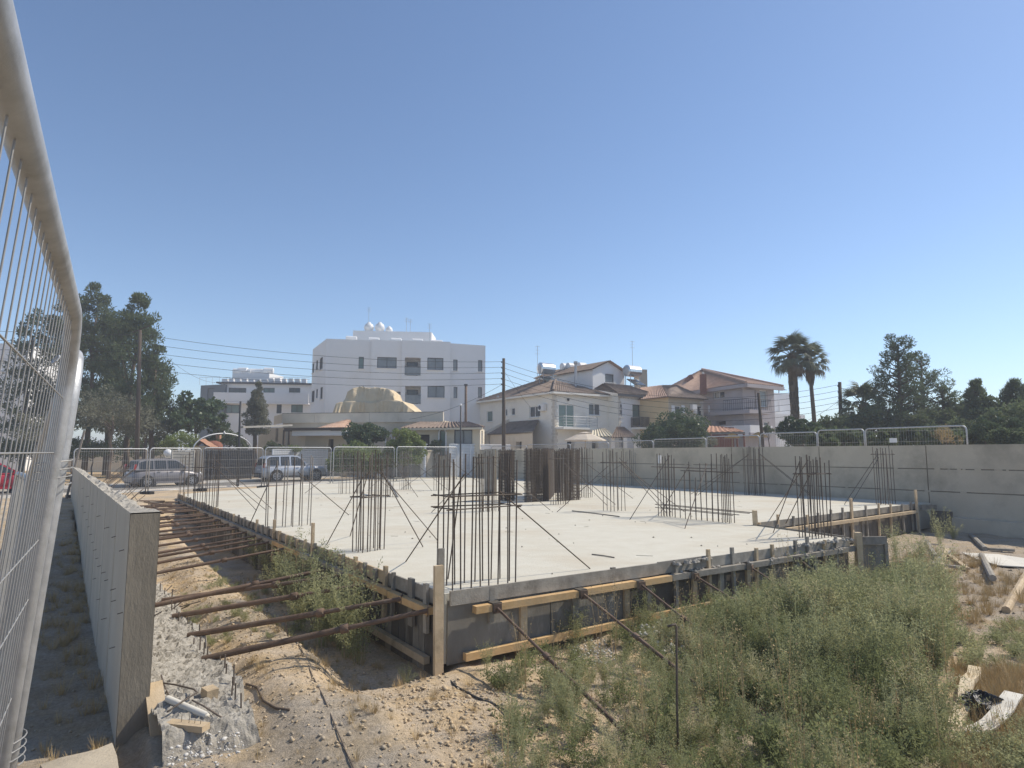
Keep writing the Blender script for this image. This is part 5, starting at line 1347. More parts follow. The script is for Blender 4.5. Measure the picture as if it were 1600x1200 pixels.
# --- tarpaulin heap on the bungalow roof
s0, s1 = on_wall(A, B, 512, 645)[0], on_wall(A, B, 647, 645)[0]
prof = [(0, 0), (.04, .38), (.10, .45), (.13, .80), (.20, .97), (.28, 1.0), (.40, .95), (.50, .97), (.64, .87), (.70, .72), (.725, .50), (.84, .40), (.93, .18), (1.0, 0)]
def pf(x):
    for k in range(len(prof) - 1):
        if prof[k][0] <= x <= prof[k + 1][0]:
            f = (x - prof[k][0]) / (prof[k + 1][0] - prof[k][0]); return prof[k][1] + (prof[k + 1][1] - prof[k][1]) * f
    return 0
ZH = P(560, 600.5, Y=51.5).z - zp1
def tri(x): return 2 * abs(2 * (x - math.floor(x + .5))) - 1
def tarpf(u, v):
    w = 1 - abs(2 * v - 1)                     # 0 at the front and back hems, 1 in the middle
    top = pf(u); low = min(top, .44 + .03 * tri(u * 2.3))
    crease = tri(u * 4.3 + .6 * math.sin(u * 6.1)) * .7 + tri(u * 13 + .5 * tri(u * 4)) * .25 + tri(u * 2.9 + .2) * .6
    k1 = .15 + .03 * crease; k2, k3 = .30 + .05 * tri(u * 3.3), .52 + .05 * tri(u * 4.7 + .3)
    if w < k1: h = low * (w / k1) ** .9
    elif w < k2: h = low + .015 * (w - k1)
    elif w < k3: h = low + (top - low) * ((w - k2) / (k3 - k2)) ** .75
    else: h = top * (1 + .02 * tri(u * 6 + v * 3))
    out = crease * (.32 * max(0, 1 - w / .20) + (.22 * max(0, 1 - abs(w - .42) / .16)))
    sg = 1 if v < .5 else -1
    p = along(A, B, s0 + (s1 - s0) * u, -.55 - 3.2 * v + sg * out - .35 * math.sin(u * 4.4))
    return p + UP * (zp1 - .02 + ZH * h)
m = MB(); m.grid(tarpf, 260, 90)
tp = m.build('tarpaulin', 'tarp', loc=along(A, B, (s0 + s1) / 2, -2) + UP * zp1, smooth=True)
tag(tp, 'big tan tarpaulin draped in folds over a heap on the bungalow roof', 'tarpaulin')

# --- cream two-storey house
t = thing('cream_house', 'cream two-storey semi-detached house with brown tiled hip roof and attic gable', 'house', gpx(900, 60))
K = gpx(866, 57); KL = K + D1 * 13.3; ZE = 7.15
q, L_ = facade(t, KL, K, -.1, ZE, 'ivory_stucco', [(760.5, 642, 769.5, 659, 'green'), (789, 639, 792.5, 649.5, 'w'), (798.5, 637, 804.5, 649, 'w'), (827, 634.5, 844, 652, 'w')])
Fd = D2
s950 = 7.0
for s in range(40, 130):
    pt = K + Fd * (s / 10)
    if pt.x / pt.y * FPX + 800 >= 949: s950 = s / 10; break
M_ = K + Fd * s950
facade(t, K, M_, -.1, ZE, 'ivory_stucco', [(873, 632, 898, 667.5, 'green'), (920, 631, 938, 649, 'w'), (886, 690, 898, 712, 'void'), (925, 690, 935, 712, 'void')])
M2 = M_ + Vector((Fd.y, -Fd.x, 0)) * 1.4
N2 = M2 + Fd * 5.0
facade(t, M_, M2, -.1, ZE, 'ivory_stucco')
facade(t, M2, N2, -.1, ZE + .02, 'white_stucco', [(957.5, 631.5, 972, 651, 'dark'), (988.5, 632.5, 1010, 665, 'dark'), (957, 684, 975, 712, 'void')])
facade(t, N2, N2 + D1 * 9, -.1, ZE, 'ivory_stucco')
N3 = N2 + D1 * 9
m = MB(); m.prism([KL + Vector((.1, .1, 0)), K + D1 * .6 + Fd * .6, N2 + D1 * 2.2 - Fd * .3, N3 - Fd * .2, KL + Fd * 8], -.1, ZE - .1); m.build('core', 'cream_stucco', t, recalc=True)
# quoins
for base, d_ in ((K, D1), (K, D2), (M2, D2), (N2 - D2 * .36, D2), (KL - D1 * .36, D1)):
    n_ = Vector((d_.y, -d_.x, 0)) if d_ is D2 else Vector((-d_.y, d_.x, 0)) * -1
    n_ = -D2 if d_ is D1 else -D1
    z = 2.2
    while z < ZE - .35:
        w = .36 if int(z * 3.3) % 2 else .24
        m = MB(); m.box(base + d_ * (w / 2) + n_ * .02 + UP * z, w, .05, .27, d_); m.build('quoin', 'quoin', t); z += .30
# roofs
ov = -D2 * .45 - D1 * .45
E_K, E_L, E_M = K + ov + UP * (ZE + .02), KL - D2 * .45 + D1 * .4 + UP * (ZE + .02), M_ - D1 * .45 + UP * (ZE + .02)
R1, R0 = P(868, 594.5, Y=62), P(842, 594, Y=67)
roof_plane(t, E_L, E_K, R1, R0, 'tile_brown'); roof_plane(t, E_K, E_M, P(927, 608, Y=62.5), R1, 'tile_brown')
roof_plane(t, KL + D2 * 7 + D1 * .4 + UP * (ZE + .02), E_L, R0, R0 + Vector((.1, .4, 0)), 'tile_brown')
m = MB(); m.beam(E_L - UP * .12, E_K - UP * .12, .10, .18); m.beam(E_K - UP * .12, E_M - UP * .12, .10, .18); m.build('gutter', 'ivory_stucco', t)
m = MB(); m.tube([E_K + UP * .08, R1 + UP * .08], .12, 6); m.build('hip_tiles', 'tile_brown', t)
E_2, E_3 = M2 - D1 * .4 - D2 * .3 + UP * (ZE + .04), N2 - D1 * .4 + D2 * .5 + UP * (ZE + .04)
RA, RB = P(943, 599, Y=60), P(982, 602.5, Y=62)
roof_plane(t, E_2, E_3, RB, RA, 'tile_brown'); roof_plane(t, P(927, 608.5, Y=61), E_2, RA, RA + Vector((-.05, .2, 0)), 'tile_brown')
roof_plane(t, E_3, N3 + UP * ZE, RB + Vector((.1, 3, 0)), RB, 'tile_brown')
m = MB(); m.beam(E_2 - UP * .13, E_3 - UP * .13, .10, .2); m.build('gutter', 'frame_dark', t)
# attic block
GA, GB = gpx(927, 61.5), gpx(977, 64.2); zg = P(927, 577.5, Y=61.5).z; za = P(951.5, 565.5, Y=62.8).z; gm_ = gpx(951.5, 62.8)
facade(t, GA, GB, 6.5, zg, 'white_stucco', [(945.5, 584.5, 959, 597.5, 'darkp')])
m = MB(); m.poly([GA + UP * zg, GB + UP * zg, gm_ + UP * za]); m.build('gable', 'white_stucco', t)
GL = GA + D1 * 9.5
facade(t, GL, GA, 6.5, zg, 'white_stucco'); facade(t, GB, GB + D1 * 9.5, 6.5, zg, 'white_stucco')
gr = gm_ + D1 * 9.5 + UP * (za + .1); g0 = gm_ - D1 * .3 + UP * (za + .1)
roof_plane(t, GL - D2 * .3 + UP * (zg + .02), GA - D2 * .3 - D1 * .3 + UP * (zg + .02), g0, gr, 'tile_brown')
roof_plane(t, GB + D2 * .35 - D1 * .3 + UP * (zg + .02), GB + D1 * 9.5 + D2 * .35 + UP * (zg + .02), gr, g0, 'tile_red')
# balconies
def balcony(A_, u0, u1, v0, v1, style, depth=1.1, Bp=None):
    s0, s1 = on_wall(A_, Bp, u0, v1)[0], on_wall(A_, Bp, u1, v1)[0]; zf = on_wall(A_, Bp, (u0 + u1) / 2, v1)[1]; zt_ = zf + .95
    m = MB(); m.hexa([along(A_, Bp, s0, depth) + UP * (zf - .18), along(A_, Bp, s1, depth) + UP * (zf - .18), along(A_, Bp, s1, .004) + UP * (zf - .18), along(A_, Bp, s0, .004) + UP * (zf - .18), along(A_, Bp, s0, depth) + UP * zf, along(A_, Bp, s1, depth) + UP * zf, along(A_, Bp, s1, .004) + UP * zf, along(A_, Bp, s0, .004) + UP * zf])
    b = m.build('balcony', 'ivory_stucco', t)
    c = [along(A_, Bp, s0 + .03, .02), along(A_, Bp, s0 + .03, depth - .04), along(A_, Bp, s1 - .03, depth - .04), along(A_, Bp, s1 - .03, .02)]
    mt = 'galvanised' if style == 'bars' else 'timber_grey'
    for k in range(3):
        p, q_ = c[k], c[k + 1]
        rod(b, p + UP * zt_, q_ + UP * zt_, .025, mt, 'handrail')
        if style == 'bars':
            for f in (.25, .5, .75): rod(b, p + UP * (zf + .95 * f), q_ + UP * (zf + .95 * f), .012, mt, 'rail_bar')
            n_ = max(1, int((q_ - p).length / 1.0))
            for i in range(n_ + 1): rod(b, p.lerp(q_, i / n_) + UP * zf, p.lerp(q_, i / n_) + UP * zt_, .018, mt, 'rail_post')
        else:
            n_ = max(2, int((q_ - p).length / .16))
            for i in range(n_ + 1): rod(b, p.lerp(q_, i / n_) + UP * zf, p.lerp(q_, i / n_) + UP * (zt_ - .02), .04, 'pole_wood', 'baluster', 4)
balcony(K, 867.5, 921, 650, 668.5, 'bars', 1.2, M_)
balcony(M2, 986, 1016, 651, 668.5, 'wood', 1.2, N2)
# air conditioner, flue, tanks, lamp
s, z = on_wall(KL, K, 850, 637); m = MB(); m.box(along(KL, K, s, .22) + UP * z, .85, .34, .6, -D1); ac = m.build('air_conditioner', 'plastic_white', t)
m = MB(); m.lathe(along(KL, K, s - .15, .40) + UP * z, [(.2, 0), (.2, .012), (.05, .02)], 14, -D2); m.build('fan', 'dark_metal', ac)
m = MB(); s, z = on_wall(K, M_, 887, 624.5); m.lathe(along(K, M_, s, .06) + UP * z, [(.12, 0), (.14, .04), (.05, .08)], 10, -D1); m.build('wall_lamp', 'dark_metal', t)
for (u, v, Y_, lab) in ((853.5, 576, 64, 0), (988, 580, 63, 1)):
    c = P(u, v, Y=Y_); water_tank(t, c, .58, 1.55, D2); 
    for dx in (-.6, .6): 
        for dz in (-.35, .35): rod(t, c + D2 * dx + D1 * dz - UP * .3, c + D2 * dx + D1 * dz - UP * 2.6, .035, 'galvanised', 'tank_stand')
    for zq in (.9, 1.5): rod(t, c - D2 * .7 - D1 * .35 - UP * zq, c + D2 * .7 - D1 * .35 - UP * zq, .03, 'galvanised', 'tank_stand')
    m = MB(); m.box(c - UP * 1.15 - D1 * .5, 1.5, 1.3, .06, D2, (-D1.x * .5, -D1.y * .5, .85)); m.build('solar_panel', 'glass', t)
m = MB(); p_ = P(899, 600, Y=61.5); m.tube([p_ - UP * 1, P(899.5, 568, Y=61.5)], .13, 8); m.build('flue', 'galvanised', t); m = MB(); m.lathe(P(899.5, 568, Y=61.5), [(.13, -.1), (.2, 0), (.2, .2), (0, .25)], 8); m.build('flue_cap', 'galvanised', t)
for (u, v) in ((883, 573), (892, 572.5), (909, 572)): water_tank(t, P(u, v, Y=68), .38, .9, D2, 'plastic_white')
m = MB(); a_ = P(1002, 578, Y=67); m.prism([(a_.x - .3, 66.5), (a_.x + .55, 66.7), (a_.x + .4, 68.5), (a_.x - .5, 68.3)], 6.5, a_.z); m.build('stair_head', 'khaki_stucco', t, recalc=True)
antenna(t, P(840, 592, Y=64), 3.4); antenna(t, P(988.5, 576, Y=63), 2.8)
# lean-to roofs
s0, z0_ = on_wall(KL, K, 797, 659.5); s1, _ = on_wall(KL, K, 842, 659.5)
W0, W1 = along(KL, K, s0, .02) + UP * z0_, along(KL, K, s1, .02) + UP * z0_
e0, e1 = along(KL, K, s0 - .3, 2.6) + UP * (z0_ - 1.25), along(KL, K, min(L_, s1 + 2.6), 2.4) + UP * (z0_ - 1.25)
roof_plane(t, e0, e1, W1, W0, 'tile_brown', name='lean_to_roof')
m = MB(); a0_, a1_ = along(KL, K, s0 - .15, 2.7), along(KL, K, s0 - .15, 0)
m.poly([a0_, a1_, a1_ + UP * (z0_ + .3), a0_ + UP * (z0_ - 1.0)]); m.poly([a0_ + D1 * .2, a1_ + D1 * .2, a1_ + D1 * .2 + UP * (z0_ + .3), a0_ + D1 * .2 + UP * (z0_ - 1.0)]); m.poly([a0_ + UP * (z0_ - 1.0), a1_ + UP * (z0_ + .3), a1_ + D1 * .2 + UP * (z0_ + .3), a0_ + D1 * .2 + UP * (z0_ - 1.0)]); m.build('lean_to_gable', 'yellow_stucco' if False else 'cream_stucco', t, recalc=True)
facade(t, along(KL, K, s0, 2.3), along(KL, K, L_ - .1, 2.3), -.1, z0_ - 1.15, 'cream_stucco', [(806, 690, 815, 712, 'void'), (835, 690, 846, 712, 'void')])
a_, b_ = P(924, 682.5, Y=56), P(962, 682, Y=55.3); roof_plane(t, a_, b_, P(946, 669.5, Y=58.5), P(927, 669, Y=58.6), 'tile_pale', .3, name='porch_roof', amp=.05)
a_, b_ = P(955, 683.5, Y=53.4), P(994, 683, Y=55.2); roof_plane(t, a_, b_, P(975, 667.5, Y=56.3), P(963, 667, Y=55.6), 'tile_brown', .3, name='porch_roof', amp=.05)
for u in (957, 976, 993): m = MB(); b0_ = gpx(u, 54.2); m.beam(b0_, b0_ + UP * 3.0, .3, .3); m.build('porch_pillar', 'ivory_stucco', t)

# --- yellow-sided house
t = thing('yellow_house', 'two-storey house with a mustard side wall and white shutters', 'house', gpx(1080, 60))
K2 = gpx(1045, 58); zE2 = P(1045, 620.5, Y=58).z
facade(t, K2 + D1 * 7, K2, -.1, zE2, 'yellow_stucco'); F2 = K2 + D2 * 4.1
q, L2 = facade(t, K2, F2 + D2 * .6, -.1, zE2, 'khaki_stucco', [(1054, 634, 1064, 645, 'w'), (1089, 634, 1106, 650, 'w')])
F2 = F2 + D2 * .6
facade(t, F2, F2 + D1 * 6, -.1, zE2, 'khaki_stucco')
RY = P(1034, 602, Y=62.5); RY2 = P(1046, 601.5, Y=62)
roof_plane(t, K2 - D1 * .4 - D2 * .4 + UP * zE2, F2 - D1 * .4 + D2 * .4 + UP * zE2, RY2 + Vector((.8, .3, 0)), RY, 'tile_brown'); roof_plane(t, K2 + D1 * 7 - D2 * .4 + UP * zE2, K2 - D1 * .4 - D2 * .4 + UP * zE2, RY, RY + D1 * 4, 'tile_red')
roof_plane(t, F2 - D1 * .4 + D2 * .4 + UP * zE2, F2 + D1 * 6 + UP * zE2, RY2 + D1 * 3, RY2 + Vector((.8, .3, 0)), 'tile_brown')
for (u0, u1) in ((1049, 1053.5), (1064.5, 1069), (1083, 1088.5), (1106.5, 1108)):
    s0, z0_ = on_wall(K2, F2, u0, 646); s1, z1_ = on_wall(K2, F2, u1, 633.5); m = MB(); m.box(along(K2, F2, (s0 + s1) / 2, .04) + UP * (z0_ + z1_) / 2, s1 - s0, .05, z1_ - z0_, D2); m.build('shutter', 'frame_white', t)
s, z = on_wall(K2, F2, 1081, 637); m = MB(); m.box(along(K2, F2, s, .2) + UP * z, .6, .34, .55, D2); m.build('air_conditioner', 'plastic_white', t)
z = 2.6
while z < zE2 - .3:
    w = .5 if int(z * 3.1) % 2 else .34
    m = MB(); m.box(F2 - D2 * w / 2 - D1 * .03 + UP * z, w, .06, .29, D2); m.build('quoin', 'quoin', t); z += .32

# --- mauve house with red roof
t = thing('mauve_house', 'mauve-grey house with orange-red hip roof, brick chimney and deep balconies', 'house', gpx(1150, 62))
Ma, Mb, Mc = gpx(1040, 70), gpx(1162, 58), gpx(1211, 60.5); zM = P(1162, 601, Y=58).z
facade(t, Ma, Mb, -.1, zM, 'mauve_stucco', [(1115, 611.5, 1132, 623, 'w'), (1147.5, 609, 1160, 637, 'niche'), (1150, 647, 1161, 676, 'niche'), (1118, 658, 1134, 664, 'void')])
facade(t, Mb, Mc, -.1, zM, 'mauve_stucco', [(1163.5, 609, 1181, 637.5, 'niche'), (1187, 610, 1199, 636, 'pale'), (1164, 648, 1180, 672, 'niche'), (1194, 659, 1202, 678, 'w')])
facade(t, Mc, Mc + Vector((-4, 9, 0)), -.1, zM, 'mauve_stucco')
apx = P(1097, 578, Y=71); apr = P(1133, 582, Y=69)
eo = UP * (zM + .05)
ea, eb, ec = Ma + Vector((-.6, -.5, 0)) + eo, Mb + Vector((0, -.9, 0)) + eo, Mc + Vector((.8, -.2, 0)) + eo
roof_plane(t, ea, eb, apx, apx + Vector((-.05, .05, 0)), 'tile_red'); roof_plane(t, eb, ec, apx + Vector((.05, .05, 0)), apx, 'tile_red')
roof_plane(t, gpx(1008, 74) + UP * zM, ea, apx, apx + Vector((-.1, .4, 0)), 'tile_red'); roof_plane(t, ec, Mc + Vector((-4, 10, 0)) + eo, apx + Vector((.1, .5, 0)), apx + Vector((.05, .05, 0)), 'tile_brown')
m = MB(); m.tube([eb + UP * .08, apx + UP * .08], .13, 6); m.tube([ec + UP * .08, apx + UP * .1], .13, 6); m.build('hip_tiles', 'tile_red', t)
m = MB(); m.beam(ea - UP * .2, eb - UP * .2, .3, .32); m.beam(eb - UP * .2, ec - UP * .2, .3, .32); m.build('eave_board', 'mauve_stucco', t)
m = MB(); p_ = P(1098.5, 600, Y=61.8); m.beam(p_ - UP * 1.0, P(1098.5, 585, Y=61.8), .5, .5); ch = m.build('chimney', 'chimney_brick', t)
m = MB(); m.lathe(P(1098.5, 585, Y=61.8), [(.12, 0), (.12, .25), (0, .26)], 8); m.build('chimney_pot', 'pvc_white', ch)
m = MB(); p_ = P(1079, 589, Y=69.3); m.hexa([p_ + Vector(v) for v in ((-.5, -.4, -.6), (.5, -.4, -.6), (.5, .8, -.3), (-.5, .8, -.3), (-.06, -.2, .25), (.06, -.2, .25), (.06, .8, .25), (-.06, .8, .25))]); m.build('roof_vent', 'chimney_brick', t)
# balcony slabs wrapping the corner
for v0, v1 in ((640, 646), (676, 682)):
    zt_, zb_ = P(1162, v0, Y=57).z, P(1162, v1, Y=57).z
    m = MB(); m.prism([along(Ma, Mb, on_wall(Ma, Mb, 1116, 640)[0], 0), along(Ma, Mb, on_wall(Ma, Mb, 1116, 640)[0], 1.2), Mb + Vector((.0, -1.5, 0)), along(Mb, Mc, 2.6, 1.2), along(Mb, Mc, 2.6, 0)], zb_, zt_); m.build('balcony', 'mauve_stucco', t, recalc=True)
zt_ = P(1162, 640, Y=57).z
pp = [along(Ma, Mb, on_wall(Ma, Mb, 1146, 640)[0], 1.1), Mb + Vector((0, -1.35, 0)), along(Mb, Mc, 2.5, 1.1)]
for k in range(2):
    for i in range(13): rod(t, pp[k].lerp(pp[k + 1], i / 12) + UP * zt_, pp[k].lerp(pp[k + 1], i / 12) + UP * (zt_ + .95), .015, 'dark_metal', 'baluster', 4)
    rod(t, pp[k] + UP * (zt_ + .97), pp[k + 1] + UP * (zt_ + .97), .03, 'dark_metal', 'handrail')
    m = MB(); m.beam(pp[k] + UP * (P(1162, 681, Y=57).z + .5), pp[k + 1] + UP * (P(1162, 681, Y=57).z + .5), .12, .9); m.build('balcony_parapet', 'white_stucco', t)
# garden pavilion roof in front
t = thing('garden_pavilion', 'brown low-pitched garden pavilion beside the mauve house', 'pavilion', gpx(1130, 50))
e0, e1 = P(1104, 675.5, Y=50), P(1164, 674.5, Y=49); roof_plane(t, e0, e1, P(1146, 669, Y=52), P(1108, 665.5, Y=52.5), 'terracotta', .4)
m = MB(); m.beam(e0 - UP * .1, e1 - UP * .1, .15, .16); m.build('fascia', 'timber_grey', t)
for u in (1110, 1130, 1151, 1162): rod(t, P(u, 676, Y=49.6), gpx(u, 49.6), .09, 'chimney_brick', 'post')
m = MB(); m.prism([gpx(1112, 52), gpx(1146, 51.5), gpx(1146, 53), gpx(1112, 53)], -.1, P(1130, 668, Y=52).z); m.build('back_wall', 'chimney_brick', t, recalc=True)

# --- white house by the palms
t = thing('white_house', 'boxy white house partly hidden by the palm trunks', 'house', gpx(1225, 68))
A, B = gpx(1196, 66), gpx(1236, 67.5)
facade(t, A, B, -.1, P(1220, 613, Y=66).z, 'white_stucco', [(1210, 626, 1218, 643, 'pale')])
m = MB(); m.prism([A + Vector((.1, .1, 0)), B + Vector((-.05, .1, 0)), B + Vector((0, 7, 0)), A + Vector((0, 7, 0))], -.1, P(1220, 613.5, Y=66).z); m.build('rear_body', 'white_stucco', t, recalc=True)
A, B = gpx(1200, 62), gpx(1258, 64.5)
facade(t, A, B, -.1, P(1220, 646, Y=62).z, 'white_stucco', [(1213, 661, 1221, 682, 'w'), (1240, 650, 1252, 664, 'void')])
m = MB(); m.prism([A + Vector((.1, .1, 0)), B + Vector((-.05, .1, 0)), B + Vector((0, 3, 0)), A + Vector((0, 3, 0))], -.1, P(1220, 646.5, Y=62).z); m.build('front_body', 'white_stucco', t, recalc=True)
m = MB(); m.box(P(1217, 608, Y=67.5), 1.2, 1.0, .05, (1, .2, 0), (-.3, -.3, .9)); m.build('solar_panel', 'glass', t); rod(t, P(1217, 608, Y=67.5), P(1217, 615, Y=67.5), .05, 'galvanised', 'panel_stand')
for k, (u0, u1, vt, Y_) in enumerate(((1272, 1300, 659, 95), (1284, 1296, 655.5, 120))):
    t = thing('distant_house', ('small distant grey-roofed house seen between palms and pole', 'tiny far house roof on the skyline beyond the palms')[k], 'house', gpx((u0 + u1) / 2, Y_))
    A, B = gpx(u0, Y_), gpx(u1, Y_ + 1); zt_ = P(u0, vt + 3, Y=Y_).z
    m = MB(); m.prism([A, B, B + Vector((0, 6, 0)), A + Vector((0, 6, 0))], -.1, zt_); m.build('wall', 'khaki_stucco', t, recalc=True)
    roof_plane(t, A + UP * zt_, B + UP * zt_, P((u0 + u1) / 2 + 5, vt, Y=Y_ + 3), P((u0 + u1) / 2 - 5, vt, Y=Y_ + 3), 'tile_brown', .8)

# ================================================================== STREET FRONTAGE
def slat_fence(label, u0, u1, n, vtop, Ysl=None, step=.13, mt='white_metal', name='louvre_fence', cat='fence', zb=-.05, grille=False):
    if Ysl: A, B = gpx(u0, Ysl[0]), gpx(u1, Ysl[1])
    else: A, B = roadpt(u0, n), roadpt(u1, n)
    um = (u0 + u1) / 2; z1_ = P(um, vtop, Y=(A.y + B.y) / 2).z
    t = thing(name, label, cat, Vector((A.x, A.y, zb))); A.z = B.z = 0
    L = (B - A).length; k = max(1, round(L / 2.2))
    for i in range(k + 1):
        p = A.lerp(B, i / k); m = MB(); m.beam(p + UP * zb, p + UP * (z1_ + .03), .08, .08); m.build('post', mt, t)
    z = zb + .15
    while z < z1_ - .05:
        m = MB(); m.box((A + B) / 2 + UP * z, L, .03, step * .72, B - A, Vector((0, 0, 1)) + Vector(((B - A).y, -(B - A).x, 0)).normalized() * .25); m.build('slat', mt, t); z += step
    m = MB(); m.beam(A + UP * z1_, B + UP * z1_, .07, .06); m.build('top_rail', mt, t)
    m = MB(); m.box((A + B) / 2 + UP * ((zb + z1_) / 2) + Vector((-(B - A).y, (B - A).x, 0)).normalized() * .05, L, .012, z1_ - zb - .1, B - A); m.build('backing_sheet', mt, t)
    return t
slat_fence('white louvred metal fence behind the silver off-roader', 428, 513, 38.8, 702.5, step=.17)
slat_fence('white slatted sliding gate before the tiled porch', 703, 797, 0, 694.5, Ysl=(45.5, 49.0), step=.20, name='white_gate', cat='gate')
slat_fence('grey-white louvred panel behind the grey hatchback', 272, 306, 39.0, 704, step=.2, mt='pavement')
t = slat_fence('dark metal driveway gate between the two parked cars', 322, 396, 38.7, 702.5, mt='dark_metal', name='dark_gate', cat='gate', step=.22)
def box_thing(name, label, cat, u, Y, w, d, vtop, mt, z0=-.1, ex=DR):
    b = gpx(u, Y); zt_ = P(u, vtop, Y=Y).z; t = thing(name, label, cat, Vector((b.x, b.y, z0)))
    m = MB(); m.box(b + UP * ((z0 + zt_) / 2), w, d, zt_ - z0, ex); m.build('shaft', mt, t)
    m = MB(); m.box(b + UP * (zt_ + .04), w + .1, d + .1, .08, ex); m.build('cap', mt, t)
    return t, b + UP * zt_
t, tp_ = box_thing('gate_pillar', 'low grey pillar with white globe lamp behind the grey hatchback roof', 'pillar', 265.5, 40.5, .5, .5, 715.5, 'pavement')
m = MB(); m.lathe(tp_ + UP * .30, [(.08, -.25), (.10, -.2), (.22, -.12), (.27, 0), (.22, .15), (.1, .24), (0, .26)], 12); m.build('globe_lamp', 'plastic_white', t, smooth=True)
box_thing('gate_pillar', 'beige pillar at the end of the round hedge', 'pillar', 668.5, 46.0, .55, .5, 705, 'beige_stucco')
box_thing('meter_post', 'white narrow post at the end of the round hedge', 'post', 662.5, 45.5, .28, .28, 695, 'white_metal')
box_thing('gate_pillar', 'yellowish rendered pillar stub beside the boundary wall end', 'pillar', 808, 50, 1.0, .6, 703, 'cream_stucco')
# arch tube over the dark gate
p0, p1 = roadpt(304, 40.0), roadpt(395, 40.0); t = thing('garden_arch', 'thin pale metal arch rising over the dark gate', 'arch', p0)
z_s, z_t = P(350, 703, Y=42).z, P(350, 676.5, Y=42).z; pts = []
for k in range(25):
    a = math.pi * k / 24; p = p0.lerp(p1, .5 - .5 * math.cos(a)); p.z = z_s + (z_t - z_s) * math.sin(a); pts.append(p)
m = MB(); m.tube([Vector((p0.x, p0.y, -.1))] + pts + [Vector((p1.x, p1.y, -.1))], .05, 6); m.build('hoop', 'galvanised', t, smooth=True)
m = MB(); m.lathe(pts[12], [(.02, 0), (.10, .06), (.05, .12), (0, .2)], 8); m.build('finial', 'galvanised', t)
# tiled mailbox-like kiosk and its chimney
t = thing('garden_oven', 'small terracotta-roofed garden oven house beside the arch', 'oven', gpx(320, 44))
c = gpx(318, 44); zr_ = P(315, 686, Y=44).z; zb_ = P(315, 699, Y=44).z
m = MB(); m.prism([c + Vector((-.55, -.4, 0)), c + Vector((.55, -.4, 0)), c + Vector((.55, .6, 0)), c + Vector((-.55, .6, 0))], -.1, zb_ + .1); m.build('body', 'beige_stucco', t, recalc=True)
roof_plane(t, c + Vector((.75, -.5, zb_)), c + Vector((.75, .7, zb_)), c + Vector((-.2, .7, zr_)), c + Vector((-.2, -.5, zr_)), 'terracotta', .3); roof_plane(t, c + Vector((-.75, .7, zb_)), c + Vector((-.75, -.5, zb_)), c + Vector((-.2, -.5, zr_)), c + Vector((-.2, .7, zr_)), 'terracotta', .3)
c = gpx(336, 45.5); m = MB(); m.lathe(Vector((c.x, c.y, P(336, 692, Y=45.5).z)), [(.6, -2.6), (.6, -.15), (.45, .05), (.2, .14), (0, .16)], 12); m.build('dome', 'chimney_brick', t, smooth=True)
c = P(341.5, 684, Y=45.8); m = MB(); m.beam(c - UP * .6, c + UP * .2, .28, .28); m.build('chimney', 'terracotta', t)
# cream boundary wall behind the far olive
A, B = gpx(60, 56), gpx(262, 58)
t = thing('garden_wall', 'low pale yellowish wall behind the trees on the street side', 'wall', A)
m = MB(); m.beam(A + UP * .9, B + UP * .9, .2, 2.1); m.build('wall_body', 'cream_stucco', t)
m = MB(); m.beam(A + UP * 2.0, B + UP * 2.0, .28, .08); m.build('coping', 'ivory_stucco', t)

# ------------------------------------------------------------------ parasols
def parasol(label, u, v_edge, v_top, Y, w_px, mt):
    R_ = w_px / 2 / FPX * Y; c = gpx(u, Y); ze, zt_ = P(u, v_edge, Y=Y).z, P(u, v_top, Y=Y).z
    t = thing('parasol', label, 'parasol', c)
    m = MB(); n = 8; rings = [(R_, ze - .06), (R_ * .985, ze), (R_ * .5, ze + (zt_ - ze) * .55), (R_ * .25, ze + (zt_ - ze) * .80)]
    m.lathe(c, [(r_, z_) for r_, z_ in rings], n); m.f = m.f[:-2]; m.build('canopy', mt, t)
    m = MB(); m.lathe(c, [(R_ * .34, ze + (zt_ - ze) * .80), (R_ * .12, ze + (zt_ - ze) * .95), (.02, zt_)], n); m.build('top_vent', mt, t)
    rod(t, c, c + UP * zt_, .03, 'timber_pale', 'pole')
    for k in range(n):
        a = 2 * math.pi * k / n; e = Vector((math.cos(a), math.sin(a), 0)); rod(t, c + UP * (ze + (zt_ - ze) * .6), c + e * R_ * .96 + UP * (ze - .02), .012, 'timber_pale', 'rib')
parasol('cream square parasol open in front of the cream house', 914, 687.5, 674.5, 50, 66, 'canvas')
parasol('ochre parasol beside the garden pavilion, closest to its posts', 1143, 683, 676, 46, 24, 'canvas_ochre')
parasol('ochre parasol beside the thin dark pole', 1184, 682, 675, 46, 30, 'canvas_ochre')
